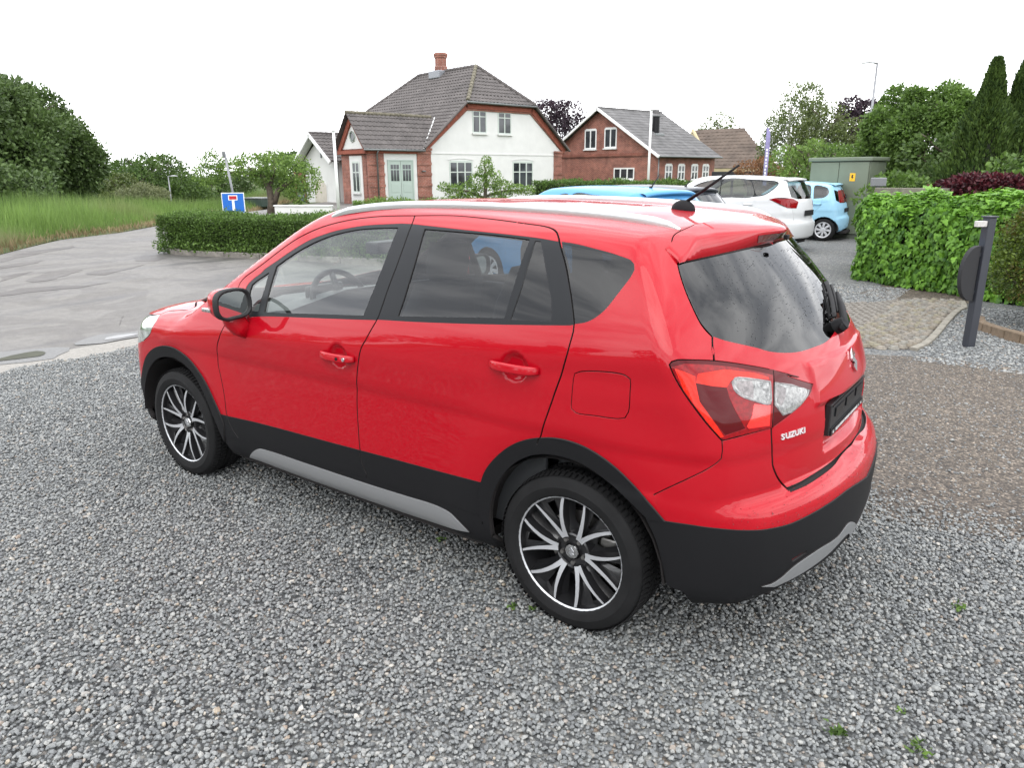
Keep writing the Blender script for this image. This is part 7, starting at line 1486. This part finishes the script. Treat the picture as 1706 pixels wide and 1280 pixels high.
bl=other_car('bright blue small hatchback parked just behind the red car, roof and front wheel showing',(3.0,-6.44,0),R(-12),(.075,.27,.52),.93,.95,.97,W2,RW,LP,wheelr=.29,aerial=-1.25)
dk=other_car('dark grey hatchback squeezed between the blue and the white car',(4.0,-9.6,0),R(-10),(.045,.05,.062),.97,.97,.95,W2,RW,LP,wheelr=.30,aerial=-1.3)
W3=[('window',[(.70,1.07),(.45,1.23),(.15,1.41),(-.28,1.49),(-.32,1.13)]),('window',[(-.40,1.13),(-.38,1.49),(-.95,1.49),(-1.12,1.30),(-1.14,1.16)]),('window',[(-1.02,1.485),(-1.50,1.455),(-1.60,1.42),(-1.42,1.22),(-1.22,1.18),(-1.17,1.24)])]
RK=([.15,.45,.7,.8,.9,1.0,1.08,1.17,1.3,1.4,1.5,1.6],[-2.0,-2.05,-2.07,-2.07,-2.06,-2.04,-2.02,-1.985,-1.92,-1.86,-1.79,-1.7])
TR=[(.80,1.045),(.5,1.24),(.15,1.425),(-.3,1.503),(-.9,1.503),(-1.52,1.468),(-1.62,1.42),(-1.43,1.205),(-1.2,1.15),(-.4,1.115),(.4,1.055)]
wh=other_car('white silver compact people carrier with pointed red tail lamp, behind the dark hatchback',(4.05,-14.3,0),R(-3),(.62,.63,.64),1.02,.99,1.035,W3,[(0,1.10),(.45,1.10),(.62,1.14),(.60,1.36),(.54,1.45),(0,1.47)],[[(-1.50,1.10),(-1.62,1.13),(-1.90,1.11),(-1.97,1.05),(-1.97,.92),(-1.86,.93)]],reark=RK,wheelr=.315,lowrear=True,name='people_carrier',trim=TR)
RC=([-2.1,-1.75,-1.5,-1.2,-.8,-.4,0,.3,.6,1.0],[1.30,1.42,1.49,1.535,1.565,1.576,1.569,1.55,1.51,1.40])
RK2=([.15,.3,.45,.6,.75,.9,1.0,1.1,1.2,1.3,1.4,1.5],[-1.98,-2.03,-2.06,-2.07,-2.06,-2.03,-2.0,-1.965,-1.92,-1.87,-1.81,-1.74])
W4=[('window',[(.70,1.06),(.45,1.23),(.10,1.40),(-.30,1.465),(-.30,1.12)]),('window',[(-.42,1.12),(-.40,1.465),(-.75,1.475),(-.80,1.12)]),('window',[(-.92,1.12),(-.90,1.475),(-1.15,1.455),(-1.30,1.40),(-1.36,1.28),(-1.26,1.17)])]
c1=other_car('pale blue tiny city car with rounded tail parked by the green cabinet',(3.42,-17.8,0),R(4),(.30,.54,.70),.80,.93,.93,W4,[(0,1.02),(.5,1.02),(.66,1.08),(.60,1.36),(0,1.42)],[[(-1.60,1.16),(-1.53,1.34),(-1.57,1.35),(-1.68,1.14),(-1.72,1.02),(-1.64,1.02)]],RC,RK2,wheelr=.28,name='city_car',rshift=.27)

# ------------------------------------------------------------ posts, signs, lamps, cabinet
M_GALV=mat('galvanised steel',(.22,.225,.235),.45,metal=.6)
# no through road sign
x,y=ray_pos(385,18.4); zt=P3(370,252,18.4).z; z0=-.2
sg=empty('road_sign',(x,y,0),math.atan2(_r.y,_r.x)+R(7),label='blue dead end road sign with white T and red bar on a leaning steel pole',cat='road sign')
s0=P3(386,355,18.4).z; s1=P3(382,321,18.4).z; w=.50; lx=-.21
MB().tube([(.06,.03,z0),(.0,.03,s1),(-.09,.03,zt)],.026,n=10).build('pole',M_GALV,sg,smooth=True)
tilt=R(0)
def sgbox(name,x0,x1,za,zb,y0,y1,m,bev=0,par=sg):
    o=MB().box(x0,x1,y0,y1,za-(s0+s1)/2,zb-(s0+s1)/2).build(name,m,par,bevel=bev); o.location=(0,0,(s0+s1)/2); o.rotation_euler=(0,tilt*-1*-1,0); return o
h=(s1-s0); a=-w/2; cz=(s0+s1)/2
mbp=lambda x0,x1,za,zb: (x0*w,x1*w,cz+za*h,cz+zb*h)
M_SB=mat('sign blue',(.015,.13,.50),.4); M_SW=mat('sign white',(.80,.80,.80),.4); M_SR=mat('sign red',(.45,.02,.03),.4)
sgbox('sign_border',*mbp(-.5,.5,-.5,.5),-.012,.0,M_SW,.004); sgbox('sign_face',*mbp(-.465,.465,-.465,.465),-.016,-.012,M_SB)
sgbox('sign_stem',*mbp(-.055,.055,-.37,.14),-.019,-.016,M_SW); sgbox('sign_bar_border',*mbp(-.20,.20,.13,.38),-.019,-.016,M_SW); sgbox('sign_bar',*mbp(-.165,.165,.17,.34),-.022,-.019,M_SR)
MB().box(-.135,-.085,-.03,.05,zt-.13,zt+.0).build('pole_box',M_GUT,sg,bevel=.01)
# street lamps
def lamp(px,D,py,arm,label,h0=None,r=.06,droop=0):
    x,y=ray_pos(px,D); z=P3(px,py,D).z; g=terr_z(x,y)-.1; t=empty('street_lamp',(x,y,0),math.atan2(_r.y,_r.x),label=label,cat='street lamp')
    MB().tube([(0,0,g),(0,0,z*.5+g*.5),(0,0,z)],[r*1.3,r,r*.6],n=8).build('pole',M_GALV,t,smooth=True)
    MB().tube([(0,0,z-.05),(arm*.35,0,z)],[r*.6,r*.5],n=6).build('arm',M_GALV,t)
    hd=MB(); sweep(hd,[(arm*.3,0,z-.01),(arm*.6,0,z+.01+droop),(arm,0,z-.03+droop)],rsec(.22,.10,.04),up=(0,0,1),scale=[.6,1,.7]); hd.build('lamp_head',mat('lamp head grey',(.50,.51,.53),.5),t,smooth=True); return t
lamp(1438,45,105,-.78,'tall street lamp with arm to the left behind the large green tree',r=.085)
lamp(281,70,293,.75,'short street lamp standing in the far meadow dip',r=.07)
# white poles
def pole(px,D,py,r,label,cat='flagpole'):
    x,y=ray_pos(px,D); z=P3(px,py,D).z; t=empty('flagpole',(x,y,0),label=label,cat=cat); MB().tube([(0,0,-.2),(0,0,z)],[r,r*.75],n=10).build('pole',M_FASC,t,smooth=True); MB().lathe([(.0,z+.10),(r*1.1,z+.06),(r*1.2,z),(r*.7,z)],axis='z',n=12).build('finial',M_FASC,t,smooth=True)
pole(1080,48,183,.085,'white flagpole standing in front of the brick house roof'); pole(561,34,219,.075,'thick white pole between garage and brick porch')
# purple feather banner, almost edge on
x,y=ray_pos(1271,38); zt=P3(1271,213,38).z; t=empty('banner_flag',(x,y,0),math.atan2(_r.y,_r.x)+R(-20),label='narrow purple feather banner with white lettering behind the white car',cat='banner')
MB().tube([(.0,0,0),(-.02,0,zt*.6),(-.03,0,zt)],[.018,.014,.01],n=6).build('pole',M_GUT,t)
V=[];n=14
for i in range(n+1):
    z=1.1+(zt-1.1)*i/n; w=.19*min(1,(1.04-i/n)*6)**.5; V+=[(-.02,.01*math.sin(i),z),(-.02+w,.04*math.sin(i*.9),z)]
bb=mesh_obj('banner',V,[(2*i,2*i+1,2*i+3,2*i+2) for i in range(n)],mat('purple banner cloth',(.28,.25,.46),.7),t); so=bb.modifiers.new('t','SOLIDIFY'); so.thickness=.004
mb=MB(); z=2.75
while z>1.35:
    h_=random.uniform(.05,.13); x0=random.uniform(.02,.06); mb.box(x0,x0+random.uniform(.05,.09),-.050,-.046,z-h_,z); z-=h_+random.uniform(.03,.07)
tag(mb.build('white_print',M_SW,bb),kind='stuff')

# green cable cabinet
a=ray_pos(1348,22.2); b_=ray_pos(1447,21.6); L=math.hypot(b_[0]-a[0],b_[1]-a[1]); zt=P3(1395,262,21.9).z
cb=empty('cable_cabinet',(a[0],a[1],0),math.atan2(b_[1]-a[1],b_[0]-a[0]),label='tall olive green electricity cabinet with yellow warning mark',cat='cabinet')
M_CAB=mat('olive green cabinet paint',(.14,.165,.12),.5,noise=(1.5,.10)); M_CABD=mat('cabinet plinth',(.10,.115,.09),.7)
MB().box(0.02,L-.02,.02,1.1,.06,zt-.10).build('body',M_CABD,cb,bevel=.01); MB().box(0,L,0,1.12,-.05,.10).build('plinth',M_CABD,cb)
for x0,x1 in ((.02,L*.5-.006),(L*.5+.006,L-.02)): 
    dd=MB().box(x0,x1,-.02,.02,.12,zt-.12).build('cabinet_door',M_CAB,cb,bevel=.008)
MB().box(L*.5+.05,L*.5+.07,-.05,-.02,.9,1.1).build('handle',M_GUT,cb)
mb=MB(); mb.box(L-.02,L+.005,.02,.55,.12,zt-.12); mb.box(L-.02,L+.005,.562,1.08,.12,zt-.12); mb.build('side_panel',M_CAB,cb,bevel=.006)
MB().box(-.05,L+.05,-.06,1.18,zt-.10,zt).build('lid',M_CAB,cb,bevel=.02)
ws=MB().prism([(L*.74-.07,zt-.60),(L*.74+.07,zt-.60),(L*.74+.07,zt-.40),(L*.74-.07,zt-.40)],1,-.026,-.0205).build('warning_sign',mat('warning yellow',(.75,.42,.02),.5),cb)
MB().prism([(L*.74-.02,zt-.44),(L*.74+.025,zt-.44),(L*.74+.005,zt-.49),(L*.74+.03,zt-.49),(L*.74-.02,zt-.575),(L*.74-.003,zt-.51),(L*.74-.03,zt-.51)],1,-.029,-.0265).build('lightning_mark',M_RUBB,ws)
# plank wall behind the ivy and small meter box
a=ray_pos(1460,14.2); b_=ray_pos(1585,13.8); L=math.hypot(b_[0]-a[0],b_[1]-a[1]); zt=P3(1500,313,14.0).z
pw=empty('plank_wall',(a[0],a[1],0),math.atan2(b_[1]-a[1],b_[0]-a[0]),label='weathered grey timber sleeper wall behind the ivy hedge',cat='wall'); M_PL=mat('weathered grey timber',(.17,.155,.13),.9,noise=(8,.3),bump=(30,.6,.01))
for i in range(6):
    for j in range(1): MB().box(.01,L-.01,-.05,.05,zt-.17*(i+1)+.01,zt-.17*i).build('plank',M_PL,pw,bevel=.008)
x,y=ray_pos(1464,16.5); t=empty('meter_box',(x,y,0),math.atan2(_r.y,_r.x),label='small grey meter box on a post right of the green cabinet',cat='box'); zt=P3(1464,296,16.5).z; MB().box(-.12,.12,-.08,.08,zt-.16,zt).build('box',M_GALV,t,bevel=.01); MB().box(-.03,.03,-.03,.03,0,zt-.16).build('post',M_GUT,t)
# black gate post with half round leaf and white bracket
M_POST=mat('anthracite painted steel',(.030,.033,.042),.42,spec=.5,coat=.2)
t=empty('gate_post',(-2.02,-5.56,0),math.atan2(_r.y,_r.x)+R(12),label='anthracite square post with half round plate and pale bracket beside the cobbles',cat='post')
po=MB().box(-.044,.044,-.04,.04,-.05,1.27).build('post',M_POST,t,bevel=.006); 
MB().box(-.055,.055,-.05,.05,1.27,1.285).build('post_cap',M_POST,t,bevel=.003)
pr=[(-.060-.175*math.sin(math.pi*k/20)**.8*1.0,.735-.27*math.cos(math.pi*k/20)) for k in range(21)]
MB().prism(pr,1,-.02,.03).build('half_round_plate',mat('black plate',(.018,.018,.02),.7),t,bevel=.004)
MB().box(-.150,-.046,-.03,.02,1.185,1.24).build('bracket',mat('pale bracket',(.50,.48,.46),.5,noise=(40,.2)),t,bevel=.004)
for z in (.55,.92): MB().box(-.08,-.048,-.015,.015,z-.02,z+.02).build('hinge',M_POST,t)
# low edging of brown stones under the box shrub
M_EB=mat('brown edging stone',(.17,.125,.085),.9,noise=(14,.3),bump=(50,.6,.004))
t=empty('border_edging',(0,0,0),label='low brown stone edging of the bed under the box shrub',cat='edging'); ln=cat(np.array([(-1.98,-6.95),(-2.02,-6.62),(-2.18,-6.35),(-2.45,-6.02),(-2.80,-5.70),(-3.2,-5.4)]),.19)
for i in range(len(ln)-1):
    a,b_=Vector(ln[i]),Vector(ln[i+1]); d=b_-a; o=MB().box(.004,d.length-.004,-.04,.06,-.03,.10+random.uniform(-.008,.008)).build('edging_stone',M_EB,t,bevel=.012); o.location=(a.x,a.y,0); o.rotation_euler=(0,0,math.atan2(d.y,d.x))

# ------------------------------------------------------------ unseen trees added for paint and glass reflections; house mirrored in the rear window
G_BACK=leafmat('garden tree leaves',(.020,.045,.010),(.10,.17,.035),trans=.25,scale=.4)
for i,(x,y,h,r) in enumerate([(9,15,4.5,3.2),(15,19,6.5,4.2),(3,20,5.5,3.8),(-4,22,6,4),(23,17,6,4.5),(-12,20,5,4),(32,12,5.5,5)]):
    lab=['low garden tree behind the photographer, nearest the lane','tall garden tree mirrored in the front door glass','garden tree behind the photographer opposite the front door','garden tree behind the photographer opposite the rear door','tree at the far side of the lane out of the picture','garden tree behind the photographer towards the rear','distant tree on the verge left of the picture'][i]
    broadleaf('garden_tree',lab,(x,y,0),h,r,r,G_BACK,.24,6000,60+i,zc=h*.5,rz=h*.5,trunk=.15,nb=12)
D=empty('dark_house',(-3.4,-27,0),math.pi,label='dark brick gable house right of the picture, mirrored in the rear window',cat='house')
wallmesh('gable_wall',D,[(0,-.1),(8.5,-.1),(8.5,2.8),(4.25,6.2),(0,2.8)],(0,0),(1,0),M_BRICKD,.3,0)
bl_=math.hypot(4.7,3.76)
MB().box(.1,8.4,.3,9,-.1,2.8).build('wall',M_BRICKD,D)
mesh_obj('roof',[(-.5,-.4,2.5),(4.25,-.4,6.35),(9,-.4,2.5),(-.5,9.4,2.5),(4.25,9.4,6.35),(9,9.4,2.5)],[(0,1,4,3),(1,2,5,4)],M_TILE,D)
window(D,(1.6,0),(1,0),1.0,2.2,1.2,2,(),frame=M_WW,fw=.08); window(D,(5.4,0),(1,0),1.0,2.2,1.2,2,(),frame=M_WW,fw=.08); window(D,(3.6,0),(1,0),3.6,4.7,1.2,2,(),frame=M_WW,fw=.08)
